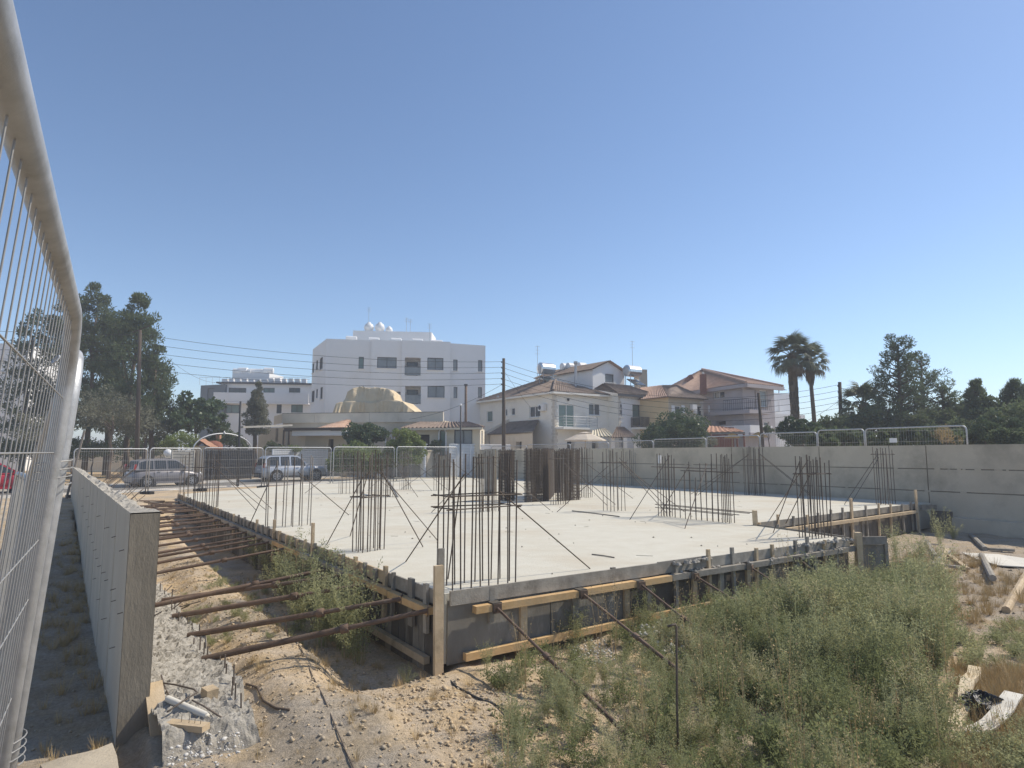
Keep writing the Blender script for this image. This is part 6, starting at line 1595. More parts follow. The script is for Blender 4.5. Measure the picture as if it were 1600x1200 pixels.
# ================================================================== VEGETATION
def leaf_cards(centers, radii, per, ll, lw, up=.35, flat=.8, seed=0, droop=0.0):
    """rhombic leaves scattered through ball-shaped clumps; returns V, F"""
    rg = np.random.default_rng(seed)
    C = np.repeat(np.asarray(centers, float), per, 0); r = np.repeat(np.asarray(radii, float), per)
    n = len(C)
    d = rg.normal(size=(n, 3)); d /= np.linalg.norm(d, axis=1)[:, None]
    rad = r * rg.uniform(.25, 1.0, n) ** .5
    pos = C + d * rad[:, None] * np.array([1, 1, flat])
    ax = d * .7 + rg.normal(size=(n, 3)) * .55 + np.array([0, 0, up - droop]); ax /= np.linalg.norm(ax, axis=1)[:, None]
    sd = np.cross(ax, rg.normal(size=(n, 3))); sd /= np.linalg.norm(sd, axis=1)[:, None] + 1e-9
    l_ = (ll * rg.uniform(.6, 1.25, n))[:, None]; w_ = (lw * rg.uniform(.6, 1.25, n))[:, None]
    V = np.stack([pos - ax * l_ * .5, pos + sd * w_ * .5, pos + ax * l_ * .5, pos - sd * w_ * .5], 1).reshape(-1, 3)
    F = np.arange(4 * n).reshape(-1, 4)
    return V, F
def envelope(base, z0, z1, prof, n, seed, rc=(.5, .9), inner=.35, sx=1.0, sy=1.0):
    """clump centres inside a turned envelope; prof(f) = radius at height fraction f"""
    rg = np.random.default_rng(seed); out, rr = [], []
    tot = 0
    while len(out) < n and tot < n * 30:
        tot += 1
        f = rg.uniform(0, 1); w = prof(f)
        if w <= 0 or rg.uniform(0, 1) > (w / max(prof(k / 10) for k in range(11))) + .3: continue
        k = (inner + (1 - inner) * rg.uniform(0, 1) ** .6); a = rg.uniform(0, 2 * math.pi)
        k *= 1 + .22 * math.sin(a * 3 + seed + f * 9)
        rcl = rg.uniform(*rc); rr.append(rcl * (.55 + .45 * min(1, w / 1.5)))
        out.append((base[0] + math.cos(a) * w * k * sx, base[1] + math.sin(a) * w * k * sy, z0 + (z1 - z0) * f))
    return out, rr
def plant_tree(name, label, cat, base, cl, rr, lm, ll, lw, per, group=None, trunk=(.16, .06), up=.35, zt=None, limbs=10, seed=0, flat=.8):
    base = Vector(base); t = thing(name, label, cat, base, group)
    rg = random.Random(seed + 3); zs = [c[2] for c in cl]; zt = zt or (max(zs) - .2 * (max(zs) - min(zs)))
    m = MB(); ax = [base - UP * .1]; nseg = 5
    for k in range(1, nseg + 1): ax.append(base + Vector((rg.uniform(-.12, .12), rg.uniform(-.12, .12), (zt - base.z) * k / nseg)))
    m.tube(ax, [trunk[0] + (trunk[1] - trunk[0]) * k / nseg for k in range(nseg + 1)], 8)
    for k in range(min(limbs, len(cl))):
        c = Vector(cl[rg.randrange(len(cl))]); f = min(.9, max(.15, (c.z - base.z) / (zt - base.z) * .75)); i = min(nseg - 1, int(f * nseg)); s_ = ax[i].lerp(ax[i + 1], f * nseg - i)
        mid = s_.lerp(c, .55) - UP * .1; m.tube([s_, mid, c], [trunk[1] * .75, trunk[1] * .45, trunk[1] * .15], 5)
    m.build('trunk', 'bark', t, smooth=True)
    V, F = leaf_cards(cl, rr, per, ll, lw, up, flat, seed); npmesh('crown', V, F, lm, t)
    return t
def gb(u, Y, dz=-.05):
    p = gpx(u, Y); p.z = GZ(p.x, p.y) + dz; return p
def zat(v, Y): return P(800, v, Y=Y).z

# upswept conifers on the left
def conifer(label, u, Y, vtop, vbot, wpx, n, seed, lm='leaf_pine', group='tall conifers on the street side', per=95, name='conifer_tree', prof=None, ll=.30, lw=.09, rc=(.42, .75)):
    b = gb(u, Y); w = wpx / FPX * Y
    pr = prof or (lambda f: w * ((1.0 - f) ** .6 * (.62 + .38 * min(1, f * 4)) + .06))
    cl, rr = envelope(b, zat(vbot, Y), zat(vtop, Y) - .3, pr, n, seed, rc)
    return plant_tree(name, label, 'tree', b, cl, rr, lm, ll, lw, per, group, (.22, .07), .75, seed=seed)
conifer('tall dark conifer right behind the wooden utility pole', 203, 46, 456, 672, 62, 170, 1)
conifer('tall dark conifer left of the wooden utility pole, partly behind the fence post', 137, 48, 442, 670, 60, 160, 2)
conifer('tall dark conifer standing between the two tallest ones behind the olive', 170, 49, 478, 670, 50, 120, 7)
conifer('slimmer conifer on the flats side of the wooden utility pole', 238, 45, 530, 684, 34, 80, 3)
conifer('conifer seen wholly through the close fence wires, full crown', 92, 50, 455, 676, 50, 120, 4)
conifer('shorter conifer seen through the close fence wires near the white corner building', 40, 47, 478, 680, 44, 80, 5, per=80)
conifer('small dense cone-shaped cypress before the low white flats', 401, 50, 590, 678, 20, 120, 6, 'leaf_olive', None, 110, 'cypress_tree', lambda f: 1.08 * (1 - f) ** .8 * min(1, .55 + f * 2.2), .16, .06, (.3, .45))
# olives
def dome(label, u, Y, vc, rpx, rzpx, n, seed, lm, name='leafy_tree', group=None, per=90, ll=.18, lw=.07, cat='tree', trunk=(.16, .05), rc=None, up=.2, dz=-.05, sy=1.0):
    b = gb(u, Y, dz); k = Y / FPX; R_, Z_ = rpx * k, rzpx * k; rg = np.random.default_rng(seed); cl, rr = [], []
    rc = rc or (max(.18, R_ * .17), max(.25, R_ * .30))
    for i in range(n):
        d = rg.normal(size=3); d /= np.linalg.norm(d); q = rg.uniform(.45, .92) * (1 + .12 * math.sin(5 * math.atan2(d[1], d[0]) + seed))
        if d[2] < -.55: continue
        cl.append((b.x + d[0] * R_ * q, b.y + d[1] * R_ * q * sy, zat(vc, Y) + d[2] * Z_ * q)); rr.append(rg.uniform(*rc))
    return plant_tree(name, label, cat, b, cl, rr, lm, ll, lw, per, group, trunk, up, zt=zat(vc, Y), seed=seed, limbs=8)
dome('silvery olive tree between the fence post and the wooden pole', 176, 41, 650, 58, 46, 70, 11, 'leaf_olive', 'olive_tree', 'olive trees on the verge', 130, .17, .05)
dome('silvery olive tree on the flats side of the wooden pole base', 228, 43.5, 668, 36, 34, 40, 12, 'leaf_olive', 'olive_tree', 'olive trees on the verge', 120, .17, .05)
dome('olive tree seen through the close fence wires', 62, 41, 672, 42, 34, 44, 13, 'leaf_olive', 'olive_tree', 'olive trees on the verge', 120, .17, .05)
dome('dark shrub under the olive trees seen through the close fence', 55, 43, 706, 50, 22, 30, 14, 'leaf_dark', 'shrub', None, 100, .2, .09, 'shrub', (.06, .03))
dome('dark shrub behind the grey hatchback verge', 150, 45, 708, 50, 18, 30, 15, 'leaf_dark', 'shrub', None, 100, .2, .09, 'shrub', (.06, .03))
dome('broad-leaved fig tree before the slate-coloured wing', 308, 46, 655, 46, 48, 62, 16, 'leaf_broad', 'fig_tree', None, 85, .30, .19)
dome('light green rounded bush at the foot of the fig tree', 283, 43, 691, 29, 17, 34, 17, 'leaf_bright', 'shrub', None, 120, .14, .06, 'shrub', (.06, .03))
dome('dark hedge shrub beside the garden arch', 360, 47, 690, 34, 20, 30, 18, 'leaf_dark', 'shrub', None, 100, .2, .1, 'shrub', (.06, .03))
dome('rounded dark green clipped tree over the street hedge', 572, 45, 682, 34, 21, 80, 19, 'leaf_broad', 'hedge_tree', None, 190, .16, .10)
dome('yellow-green hedge running under the rounded clipped tree', 560, 43.5, 720, 46, 28, 130, 20, 'leaf_bright', 'hedge', None, 170, .15, .09, 'hedge', (.05, .03))
dome('leafy hedge bulging over the pavement towards the white gate', 632, 43.5, 708, 33, 38, 130, 21, 'leaf_bright', 'hedge', None, 180, .16, .09, 'hedge', (.05, .03))
dome('dark potted plant at the tiled porch entrance', 681, 46.5, 700, 9, 13, 14, 22, 'leaf_dark', 'shrub', None, 80, .2, .08, 'shrub', (.04, .02))
dome('small light shrub by the carport wall', 462, 46.5, 702, 10, 6, 14, 23, 'leaf_bright', 'shrub', None, 90, .14, .06, 'shrub', (.04, .02))
dome('dark shrub below the bungalow carport', 434, 47, 700, 22, 12, 22, 24, 'leaf_dark', 'shrub', None, 100, .18, .08, 'shrub', (.05, .02))
# right of centre
dome('round dense leafy tree behind the boundary wall, in front of the yellow house', 1058, 44, 690, 57, 46, 150, 31, 'leaf_broad', 'leafy_tree', None, 190, .18, .11, dz=-.1)
dome('citrus tree below the palms behind the boundary wall', 1252, 36, 683, 38, 32, 90, 32, 'leaf_broad', 'citrus_tree', None, 170, .15, .09)
dome('pale flowering twig of a shrub leaning over the boundary wall', 1108, 33, 694, 12, 12, 10, 33, 'leaf_olive', 'shrub', None, 50, .1, .05, 'shrub', (.03, .02))
# big open conifer
def open_pine(label, u, Y, vtop, vbot, arms, seed, per=85, group=None):
    b = gb(u, Y); k = Y / FPX; rg = np.random.default_rng(seed); t = thing('pine_tree', label, 'tree', b, group); m = MB()
    zt = zat(vtop, Y); m.tube([b, Vector((b.x, b.y, b.z + (zt - b.z) * .5)), Vector((b.x + .1, b.y, zt - .3))], [.22, .14, .04], 8); cl, rr = [], []
    n = arms
    for i in range(n):
        f = .25 + .75 * i / n; z = zat(vbot, Y) + (zt - zat(vbot, Y)) * (i / n); L = (1 - i / n) ** .85 * (.8 + .6 * rg.uniform()) * 1.65 + .40
        a = i * 2.4 + rg.uniform(-.4, .4); e = Vector((math.cos(a), math.sin(a), 0)); tip = Vector((b.x, b.y, z)) + e * L + UP * (.35 * L)
        s_ = Vector((b.x, b.y, z - .2)); m.tube([s_, s_.lerp(tip, .6) - UP * .12, tip], [.06, .035, .012], 5)
        for j in range(max(2, int(L * 2.6))):
            q = .35 + .65 * (j + rg.uniform()) / max(2, int(L * 2.6)); p = s_.lerp(tip, q); cl.append((p.x + rg.normal() * .16, p.y + rg.normal() * .16, p.z + .08 + rg.normal() * .12)); rr.append(rg.uniform(.26, .46))
    m.build('trunk', 'bark', t, smooth=True); V, F = leaf_cards(cl, rr, per, .22, .055, .4, .75, seed); npmesh('crown', V, F, 'leaf_pine', t)
open_pine('tallest open-branched pine behind the boundary wall', 1408, 41, 530, 672, 44, 41)
open_pine('thinner open-branched pine touching the tallest pine', 1443, 43, 556, 668, 26, 42, 70)
open_pine('low spreading pine with a side arm reaching to the open sky', 1474, 42, 596, 672, 15, 43, 60)
conifer('feathery pointed tamarisk-like tree with pale tip behind the boundary wall', 1528, 38, 583, 680, 30, 150, 44, 'leaf_dark', None, 75, 'feathery_tree', lambda f: 1.15 * ((1 - f) ** .8 * min(1, .7 + f) + .02), .24, .05, (.2, .42))
conifer('large dark feathery tree at the open end of the boundary wall', 1590, 36, 584, 690, 44, 170, 45, 'leaf_dark', None, 75, 'feathery_tree', lambda f: 1.6 * ((1 - f) ** .75 * min(1, .7 + f) + .02), .24, .05, (.22, .45))
conifer('large dark feathery tree beyond the open end of the wall', 1648, 36, 580, 690, 46, 60, 46, 'leaf_dark', None, 90, 'feathery_tree', None, .26, .05)
mass = [(1338, 42, 676, 26, 22, 'round dark bush beside the right-hand utility pole'), (1372, 40, 663, 30, 30, 'dark leafy tree at the foot of the tallest pine'), (1418, 39, 672, 38, 30, 'dense dark thicket tree below the tallest pine'),
        (1464, 40, 668, 34, 30, 'dense dark thicket tree below the spreading pine'), (1500, 41, 652, 32, 32, 'dark round-topped tree left of the feathery pointed tree'), (1545, 37, 655, 34, 38, 'dark leafy tree between the two feathery trees'),
        (1300, 41, 676, 26, 24, 'low dark bush under the palms'), (1600, 33, 660, 46, 40, 'dark broad bush at the open end of the boundary wall'), (1520, 35, 682, 40, 26, 'low dark scrub tree behind the last fence panel')]
for k, (u, Y, vc, rp, rz, lb) in enumerate(mass):
    dome(lb, u, Y, vc, rp, rz, 50, 50 + k, 'leaf_dark', 'thicket_tree', None, 105, .24, .11, rc=(.35, .62))
for k, (u, vc, lb) in enumerate(((1535, 678, 'lighter green bush right behind the last fence panel'), (1572, 676, 'lighter green bush at the wall end below the feathery tree'), (1600, 686, 'lighter green bush past the wall end'))):
    dome(lb, u, 29, vc, 24, 24, 30, 70 + k, 'leaf_broad', 'shrub', None, 120, .16, .05, 'shrub', (.05, .02), up=.6)
dome('dry pale twiggy shrub growing against the last fence panel', 1478, 22.6, 681, 15, 14, 14, 75, 'straw', 'shrub', None, 70, .14, .012, 'shrub', (.02, .01), up=.6)
dome('dark house plant on the white parapet near the thin dark pole', 1199, 55, 672, 9, 6, 12, 76, 'leaf_dark', 'shrub', None, 70, .25, .08, 'shrub', (.05, .03))

for k, u in enumerate(range(1282, 1640, 32)):
    dome('low dark scrub filling the gap under the trees behind the wall fence', u, 27 + (k % 3) * 2.5, 688, 24, 20, 30, 90 + k, 'leaf_dark', 'shrub', 'low scrub behind the boundary wall', 110, .2, .09, 'shrub', (.05, .02))
for k, (u, Y_, lb) in enumerate(((118, 50, 'dark hedge bush behind the long verge, beside the olive trunk'), (196, 50, 'dark hedge bush behind the wooden pole base'), (252, 49, 'dark hedge bush beside the light green bush'), (20, 48, 'dark hedge bush seen through the close fence above the red car'))):
    dome(lb, u, Y_, 700, 40, 18, 34, 110 + k, 'leaf_dark', 'shrub', None, 110, .2, .09, 'shrub', (.05, .02))
# palms
def frond_mesh(seed, dead=False):
    rg = random.Random(seed); m = MB(); Lp = .95
    m.tube([(0, 0, 0), (Lp * .6, 0, .05), (Lp, 0, 0)], [.03, .02, .014], 4)
    n = 22
    for k in range(n):
        a = (k / (n - 1) - .5) * 2.5; L = .95 * (1 - .22 * abs(a)) * rg.uniform(.9, 1.1); w = .05
        d = Vector((math.cos(a), math.sin(a), 0)); s_ = Vector((-d.y, d.x, 0)); c0_ = Vector((Lp, 0, 0)); zf = .06 * (1 if k % 2 else -1)
        mid = c0_ + d * L * .6 + UP * (-.04 + zf * .5); tip = c0_ + d * L + UP * (-.35 - .25 * rg.random())
        m.poly([c0_, mid - s_ * w, mid + s_ * w]); m.poly([mid - s_ * w, tip, mid + s_ * w])
    me = bpy.data.meshes.new('frond'); me.from_pydata([tuple(v) for v in m.v], [], m.f); me.materials.append(MATS['leaf_dead' if dead else 'leaf_palm']); return me
FRONDS = [frond_mesh(k) for k in range(4)]; DEADF = [frond_mesh(9, True)]
def palm(label, u, Y, vcrown, ubase, nf, r, skirt, seed, sc=1.0, shag=0):
    b = gb(ubase, Y); top = P(u, vcrown, Y=Y); t = thing('palm_tree', label, 'palm', b); rg = random.Random(seed)
    m = MB(); m.tube([b, b.lerp(top, .5) + Vector((.05, 0, 0)), top], [r * 1.25, r, r * .85], 10); m.build('trunk', 'bark', t, smooth=True)
    if shag:
        m = MB(); z0 = top.z - shag
        for k in range(int(shag * 90)):
            a = rg.uniform(0, 6.28); z = rg.uniform(z0, top.z); f = (z - b.z) / (top.z - b.z); c = b.lerp(top, f); e = Vector((math.cos(a), math.sin(a), 0)); rr_ = r * rg.uniform(1.2, skirt); p = c + e * rr_; s_ = Vector((-e.y, e.x, 0)) * .10
            m.poly([c + e * r * .8 + UP * .25, p + s_, p - UP * rg.uniform(.3, .6), p - s_])
        m.build('dead_frond_skirt', 'leaf_dead', t)
    for k in range(nf):
        f = k / nf; el = R(78) - f * R(118) + rg.uniform(-.12, .12); az = k * 2.39996 + rg.uniform(-.2, .2)
        o = bpy.data.objects.new('frond', rg.choice(FRONDS) if el > R(-34) else DEADF[0]); COL.objects.link(o); o.parent = t
        o.location = top - b + UP * (-.25 * f); o.rotation_euler = (rg.uniform(-.3, .3), -el, az); s_ = sc * rg.uniform(.9, 1.1); o.scale = (s_, s_, s_)
palm('taller fan palm with a shaggy thick trunk', 1237, 47, 555, 1243, 38, .19, 1.75, 1, 1.0, 4.4)
palm('shorter fan palm with a slim bare trunk beside the shaggy one', 1264, 48, 563, 1273, 32, .15, 2.2, 2, .86, 1.5)
palm('low fan palm rising out of the dark bushes beside the right-hand pole', 1349, 43, 632, 1352, 34, .2, 2.0, 3, .95, .8)

# ------------------------------------------------------------------ weeds
def weed_arrays(seed, h=.75, spread=.36, stems=18, leaves=85, ll=.030, lw=.0048):
    rg = np.random.default_rng(seed); Vs, Fs, n0 = [], [], 0
    for s_ in range(stems):
        a = rg.uniform(0, 2 * np.pi); r0 = rg.uniform(0, .07); lean = rg.uniform(.08, 1.0) * spread; H_ = h * rg.uniform(.5, 1.1)
        t = np.linspace(0, 1, 7)[:, None]; e = np.array([np.cos(a), np.sin(a), 0])
        bend = rg.normal(size=3) * .05; ctr = e * (r0 + lean * t ** 1.4) + np.array([0, 0, 1]) * H_ * t * (1 - .12 * t) + bend * t * (1 - t)
        sd = np.array([-e[1], e[0], 0]); w = (.0042 * (1 - .75 * t))
        V = np.concatenate([ctr - sd * w, ctr + sd * w]); k = len(t)
        F = [(n0 + i, n0 + k + i, n0 + k + i + 1, n0 + i + 1) for i in range(k - 1)]; Vs.append(V); Fs.append(np.array(F)); n0 += len(V)
        # side twigs and leaves, denser towards the top
        nl = int(leaves * rg.uniform(.7, 1.2)); f = rg.uniform(.12, 1.0, nl) ** .8; base = np.stack([np.interp(f, t[:, 0], ctr[:, i]) for i in range(3)], 1)
        out = rg.normal(size=(nl, 3)) * np.array([1, 1, .45]) + np.array([0, 0, .75]); out /= np.linalg.norm(out, axis=1)[:, None]
        off = rg.uniform(0, .095, nl) * (1.15 - f * .75); base = base + out * off[:, None]
        ax = out * .8 + rg.normal(size=(nl, 3)) * .5; ax /= np.linalg.norm(ax, axis=1)[:, None]; s2 = np.cross(ax, rg.normal(size=(nl, 3))); s2 /= np.linalg.norm(s2, axis=1)[:, None] + 1e-9
        L = (ll * rg.uniform(.6, 1.4, nl))[:, None]; W_ = (lw * rg.uniform(.7, 1.4, nl))[:, None]
        V = np.stack([base, base + ax * L * .5 + s2 * W_, base + ax * L, base + ax * L * .5 - s2 * W_], 1).reshape(-1, 3)
        Vs.append(V); Fs.append(np.arange(4 * nl).reshape(-1, 4) + n0); n0 += len(V)
    return np.concatenate(Vs), np.concatenate(Fs)
WEEDS = [weed_arrays(100 + k, h=(.62, .75, .9, .7, .82)[k], stems=(20, 22, 16, 24, 18)[k]) for k in range(5)]
STALK = [weed_arrays(300 + k, h=.95, spread=.22, stems=5, leaves=26, ll=.02, lw=.005) for k in range(2)]
LOWW = [weed_arrays(200 + k, h=.28, spread=.3, stems=16, leaves=45, ll=.03, lw=.006) for k in range(2)]
def inside(poly, x, y):
    c = False; j = len(poly) - 1
    for i in range(len(poly)):
        xi, yi, xj, yj = poly[i][0], poly[i][1], poly[j][0], poly[j][1]
        if (yi > y) != (yj > y) and x < (xj - xi) * (y - yi) / (yj - yi) + xi: c = not c
        j = i
    return c
def scatter(name, poly_px, count, variants, mt, smin, smax, seed, label=None, zref=-.86, dens=None, sfun=None):
    poly = [P(u, v, zref) for u, v in poly_px]; rg = random.Random(seed); xs = [p.x for p in poly]; ys = [p.y for p in poly]
    Vs, Fs, n0, got, tries = [], [], 0, 0, 0
    while got < count and tries < count * 60:
        tries += 1; x, y = rg.uniform(min(xs), max(xs)), rg.uniform(min(ys), max(ys))
        if not inside(poly, x, y): continue
        if dens and rg.random() > dens(x, y): continue
        V, F = variants[rg.randrange(len(variants))]; s_ = rg.uniform(smin, smax) * (sfun(x, y) if sfun else 1); a = rg.uniform(0, 6.28); ca, sa = math.cos(a) * s_, math.sin(a) * s_
        W = np.stack([V[:, 0] * ca - V[:, 1] * sa + x, V[:, 0] * sa + V[:, 1] * ca + y, V[:, 2] * s_ * rg.uniform(.9, 1.15) + GZ(x, y) - .02], 1)
        Vs.append(W); Fs.append(F + n0); n0 += len(W); got += 1
    o = npmesh(name, np.concatenate(Vs), np.concatenate(Fs), mt); tag(o, label, None, None, 'stuff'); return o
thick = [(775, 1050), (860, 1010), (945, 1000), (1000, 985), (1090, 975), (1180, 950), (1260, 925), (1330, 918), (1400, 905), (1460, 905), (1478, 950), (1475, 1010), (1490, 1060), (1480, 1120), (1500, 1215), (1460, 1330), (760, 1330), (800, 1180), (770, 1110)]
def patch(x, y):
    a_, b_ = AB((x, y)); e = math.exp(-(((a_ + .95) / .5) ** 2 + ((b_ - 4.0) / 1.0) ** 2)); return (1 - .93 * e) * patch0(x, y)
patch0 = lambda x, y: .25 + .75 * float(smooth01(np.array(vnoise(x, y, .75, 21)), -.75, .15))
def wsize(x, y):
    a_, b_ = AB((x, y)); return (.52 + .48 * float(smooth01(np.array(b_), 1.2, 4.6))) * (.55 + .45 * float(smooth01(np.array(-a_), .5, 1.8)))
scatter('weed_thicket', thick, 250, WEEDS, 'weed', .5, 1.25, 5, dens=patch, sfun=wsize)
lush = [(1060, 1000), (1150, 965), (1260, 930), (1340, 920), (1440, 905), (1470, 960), (1475, 1040), (1480, 1120), (1480, 1230), (1440, 1330), (1080, 1330), (1020, 1120)]
scatter('weed_thicket', lush, 125, WEEDS, 'weed', .5, 1.35, 25, dens=patch, sfun=wsize)
scatter('dark_weeds', lush, 70, WEEDS, 'weed_dark', .6, 1.2, 41, sfun=wsize)
scatter('dark_weeds', thick, 45, WEEDS, 'weed_dark', .5, 1.0, 42, sfun=wsize)
scatter('flowering_weeds', lush, 45, WEEDS, 'weed_pale', .55, 1.2, 27, sfun=wsize)
scatter('flowering_weeds', thick, 30, WEEDS, 'weed_pale', .4, 1.1, 28, sfun=wsize)
scatter('weed_undergrowth', lush, 160, LOWW, 'weed_dark', .7, 1.4, 26)
scatter('weed_undergrowth', thick, 150, LOWW, 'weed_dark', .6, 1.2, 6)
tall = [(1010, 1010), (1110, 960), (1300, 915), (1440, 900), (1470, 1000), (1440, 1180), (1200, 1200), (1080, 1120)]
scatter('tall_weeds', tall, 26, WEEDS, 'weed', 1.0, 1.4, 8, sfun=wsize)
scatter('dry_stalks', thick, 70, STALK, 'straw', .6, 1.25, 29)
scatter('low_green_weeds', [(1440, 985), (1600, 975), (1680, 1010), (1680, 1060), (1500, 1040)], 36, LOWW, 'weed', .5, 1.0, 9)
scatter('low_green_weeds', [(1500, 1160), (1620, 1140), (1660, 1260), (1500, 1280)], 22, LOWW, 'weed', .5, 1.0, 10)
scatter('bank_weeds', [(250, 930), (300, 880), (420, 900), (500, 960), (480, 1000), (330, 1000)], 46, LOWW, 'weed', .25, .6, 11, zref=-.7)
# single bushes that stand out
def weed_bush(label, u, v, z, k, sc, group=None, mt='weed'):
    p = P(u, v, z); p.z = GZ(p.x, p.y) - .02
    if ('w', k, mt) not in _unit:
        V, F = WEEDS[k]; me_o = npmesh('weed_bush', V, F, mt); _unit[('w', k, mt)] = me_o.data; bpy.data.objects.remove(me_o)
    o = bpy.data.objects.new('weed_bush', _unit[('w', k, mt)]); COL.objects.link(o); o.location = p; o.scale = (sc * .95, sc * .95, sc); o.rotation_euler[2] = u * 1.7 + v
    return tag(o, label, 'weed', group)
for k, (u, v) in enumerate(((455, 905), (480, 925), (500, 955), (520, 975), (545, 1000), (440, 885), (418, 872), (470, 895), (532, 990), (495, 935), (402, 862), (560, 1012), (512, 940), (430, 880), (465, 930), (445, 915), (485, 900), (540, 965), (470, 960), (505, 985))):
    weed_bush('grey-green feathery weed growing in the trench under the steel props', u, v + 24, -.97, k % 5, (1.5, 1.25, 1.4, 1.2, 1.55)[k % 5], 'weeds in the trench', 'weed')
for k, (u, v, lb, sc) in enumerate(((1010, 985, 'tall feathery weed before the orange rail', 1.0), (900, 1010, 'feathery weed at the foot of the lower orange rail', .8), (1470, 850, 'lone bushy weed in front of the boundary wall shadow', 1.25), (1440, 880, 'bushy weed before the dark shuttering panel', 1.0), (1400, 880, 'weed growing under the stepped shuttering', 1.2),
                                (1345, 905, 'tall weed leaning on the stepped slab corner', 1.35), (1160, 930, 'thin weed before the dark shuttering panels', 1.0), (1235, 920, 'tall thin weed under the grey rail', 1.1), (1490, 842, 'small weed by the timber pole', .8), (760, 1050, 'brownish weed by the lower orange rail end', .45), (790, 1075, 'small weed on the soil below the first slanting prop', .5), (635, 1055, 'small dry plant at the trench end', .4))):
    weed_bush(lb, u, v, -.86, k % 5, sc)
# straw tufts, pebbles, rubble
def straw_arrays(seed):
    rg = np.random.default_rng(seed); n = 40; a = rg.uniform(0, 6.28, n); r = rg.uniform(0, .05, n); L = rg.uniform(.08, .22, n); le = rg.uniform(.1, .9, n)
    b = np.stack([np.cos(a) * r, np.sin(a) * r, np.zeros(n)], 1); d = np.stack([np.cos(a) * le, np.sin(a) * le, np.ones(n)], 1); d /= np.linalg.norm(d, axis=1)[:, None]; s_ = np.stack([-np.sin(a), np.cos(a), np.zeros(n)], 1) * .0028
    V = np.stack([b - s_, b + s_, b + d * L[:, None] + s_ * .3, b + d * L[:, None] - s_ * .3], 1).reshape(-1, 3); return V, np.arange(4 * n).reshape(-1, 4)
STR = [straw_arrays(k) for k in range(3)]
scatter('dry_grass', [(1380, 880), (1480, 860), (1600, 900), (1640, 990), (1500, 985), (1430, 950), (1380, 910)], 320, STR, 'straw', .5, 1.3, 15)
scatter('dry_grass', [(1490, 1040), (1620, 1050), (1640, 1250), (1480, 1250)], 260, STR, 'straw', .5, 1.2, 16)
scatter('dry_grass', [(255, 890), (420, 890), (620, 1040), (800, 1080), (800, 1230), (420, 1230), (330, 1050)], 330, STR, 'straw', .25, .7, 17)
scatter('dry_grass', [(55, 900), (125, 860), (165, 1020), (180, 1120), (70, 1130)], 140, STR, 'straw', .5, 1.2, 18, zref=-.95)
scatter('dry_grass', [(60, 1150), (180, 1140), (190, 1195), (60, 1200)], 26, STR, 'straw', .3, .8, 19, zref=-.86)
def rocks(name, poly_px, count, smin, smax, mt, seed, zref=-.8, power=3.0, lift=0.0):
    poly = [P(u, v, zref) for u, v in poly_px]; rg = np.random.default_rng(seed); xs = [p.x for p in poly]; ys = [p.y for p in poly]
    b = np.array([(1, 0, 0), (-1, 0, 0), (0, 1, 0), (0, -1, 0), (0, 0, 1), (0, 0, -1)], float); fb = np.array([(0, 2, 4), (2, 1, 4), (1, 3, 4), (3, 0, 4), (2, 0, 5), (1, 2, 5), (3, 1, 5), (0, 3, 5)])
    X, Y_ = [], []
    while len(X) < count:
        x, y = rg.uniform(min(xs), max(xs)), rg.uniform(min(ys), max(ys))
        if inside(poly, x, y): X.append(x); Y_.append(y)
    X, Y_ = np.array(X), np.array(Y_); s_ = smin + (smax - smin) * rg.uniform(0, 1, count) ** power; Z = gz(X, Y_)
    V = b[None] * (s_[:, None] * rg.uniform(.6, 1.2, (count, 6)))[..., None] * np.array([1, 1, .7]) + rg.normal(size=(count, 6, 3)) * s_[:, None, None] * .16
    a = rg.uniform(0, 6.28, count); ca, sa = np.cos(a)[:, None], np.sin(a)[:, None]
    V = np.stack([V[..., 0] * ca - V[..., 1] * sa, V[..., 0] * sa + V[..., 1] * ca, V[..., 2]], 2) + np.stack([X, Y_, Z + s_ * .15 + lift * rg.uniform(0, 1, count)], 1)[:, None]
    F = (fb[None] + 6 * np.arange(count)[:, None, None]).reshape(-1, 3); o = npmesh(name, V.reshape(-1, 3), F, mt); return tag(o, kind='stuff')
soil_px = [(330, 1040), (250, 935), (255, 880), (420, 880), (620, 1040), (760, 1070), (1000, 1000), (1100, 1230), (420, 1260), (390, 1150)]
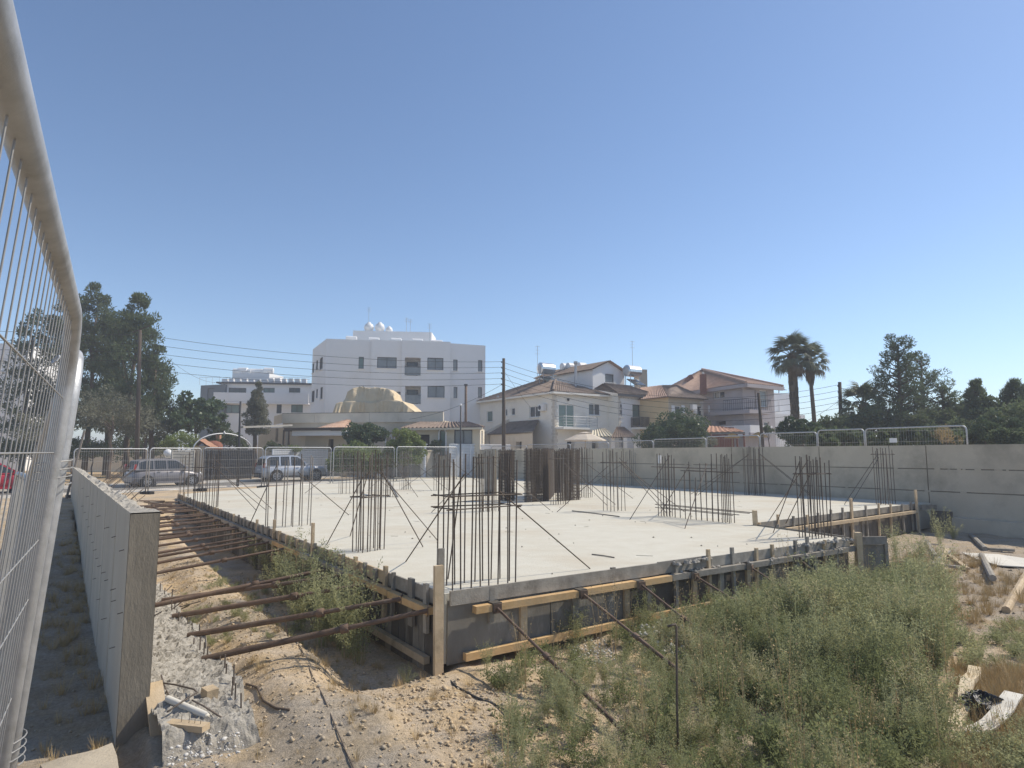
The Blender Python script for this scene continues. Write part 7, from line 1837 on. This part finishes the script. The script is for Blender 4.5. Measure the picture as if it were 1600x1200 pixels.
rocks('pebbles', soil_px, 5200, .004, .032, 'stone', 31, power=4.5)
rocks('soil_clods', soil_px, 4200, .004, .030, 'clod', 38, power=3.0)
rocks('soil_clods', [(600, 1070), (760, 1070), (900, 1040), (1000, 1230), (700, 1260)], 1300, .005, .038, 'clod', 39, power=3.0)
rocks('pebbles', [(1380, 880), (1480, 850), (1700, 850), (1760, 1250), (1500, 1250), (1480, 1000)], 2600, .006, .04, 'stone', 32, power=4.0)
rocks('pebbles', [(-60, 1180), (60, 880), (130, 850), (190, 1130), (190, 1220)], 900, .005, .03, 'stone', 36, zref=-.95, power=4.0)
rocks('lime_rubble', [(985, 975), (1060, 945), (1150, 955), (1180, 1010), (1060, 1030), (980, 1010)], 1100, .008, .05, 'white_rubble', 33, power=3.0, lift=.08)
rocks('lime_rubble', [(880, 1000), (945, 995), (960, 1030), (900, 1040)], 350, .006, .03, 'white_rubble', 34, power=3.0, lift=.05)
rocks('lime_rubble', [(1290, 905), (1400, 900), (1430, 930), (1330, 950)], 500, .01, .05, 'white_rubble', 35, power=3.0, lift=.05)
rocks('footing_rubble', [(262, 1100), (300, 1060), (395, 1165), (330, 1198), (262, 1198)], 500, .004, .026, 'white_rubble', 37, zref=-.7, lift=.0).location.z = .14
scatter('dry_grass', [(0, 725), (110, 712), (210, 716), (210, 738), (0, 752)], 300, STR, 'straw', 1.0, 2.2, 22, zref=-.05)

# ================================================================== HAZE
def build_haze():
    m = bpy.data.materials.new('haze'); m.use_nodes = True
    n, l = m.node_tree.nodes, m.node_tree.links; n.clear()
    out = n.new('ShaderNodeOutputMaterial'); v = n.new('ShaderNodeVolumePrincipled')
    v.inputs['Color'].default_value = (0.93, 0.95, 1.0, 1); v.inputs['Density'].default_value = 0.0020; v.inputs['Anisotropy'].default_value = 0.0
    l.new(v.outputs[0], out.inputs['Volume']); MATS['haze'] = m
    b_ = MB(); b_.box((0, 0, 8.4), 2600, 2600, 20.0)
    tag(b_.build('haze', 'haze'), kind='stuff')
build_haze()
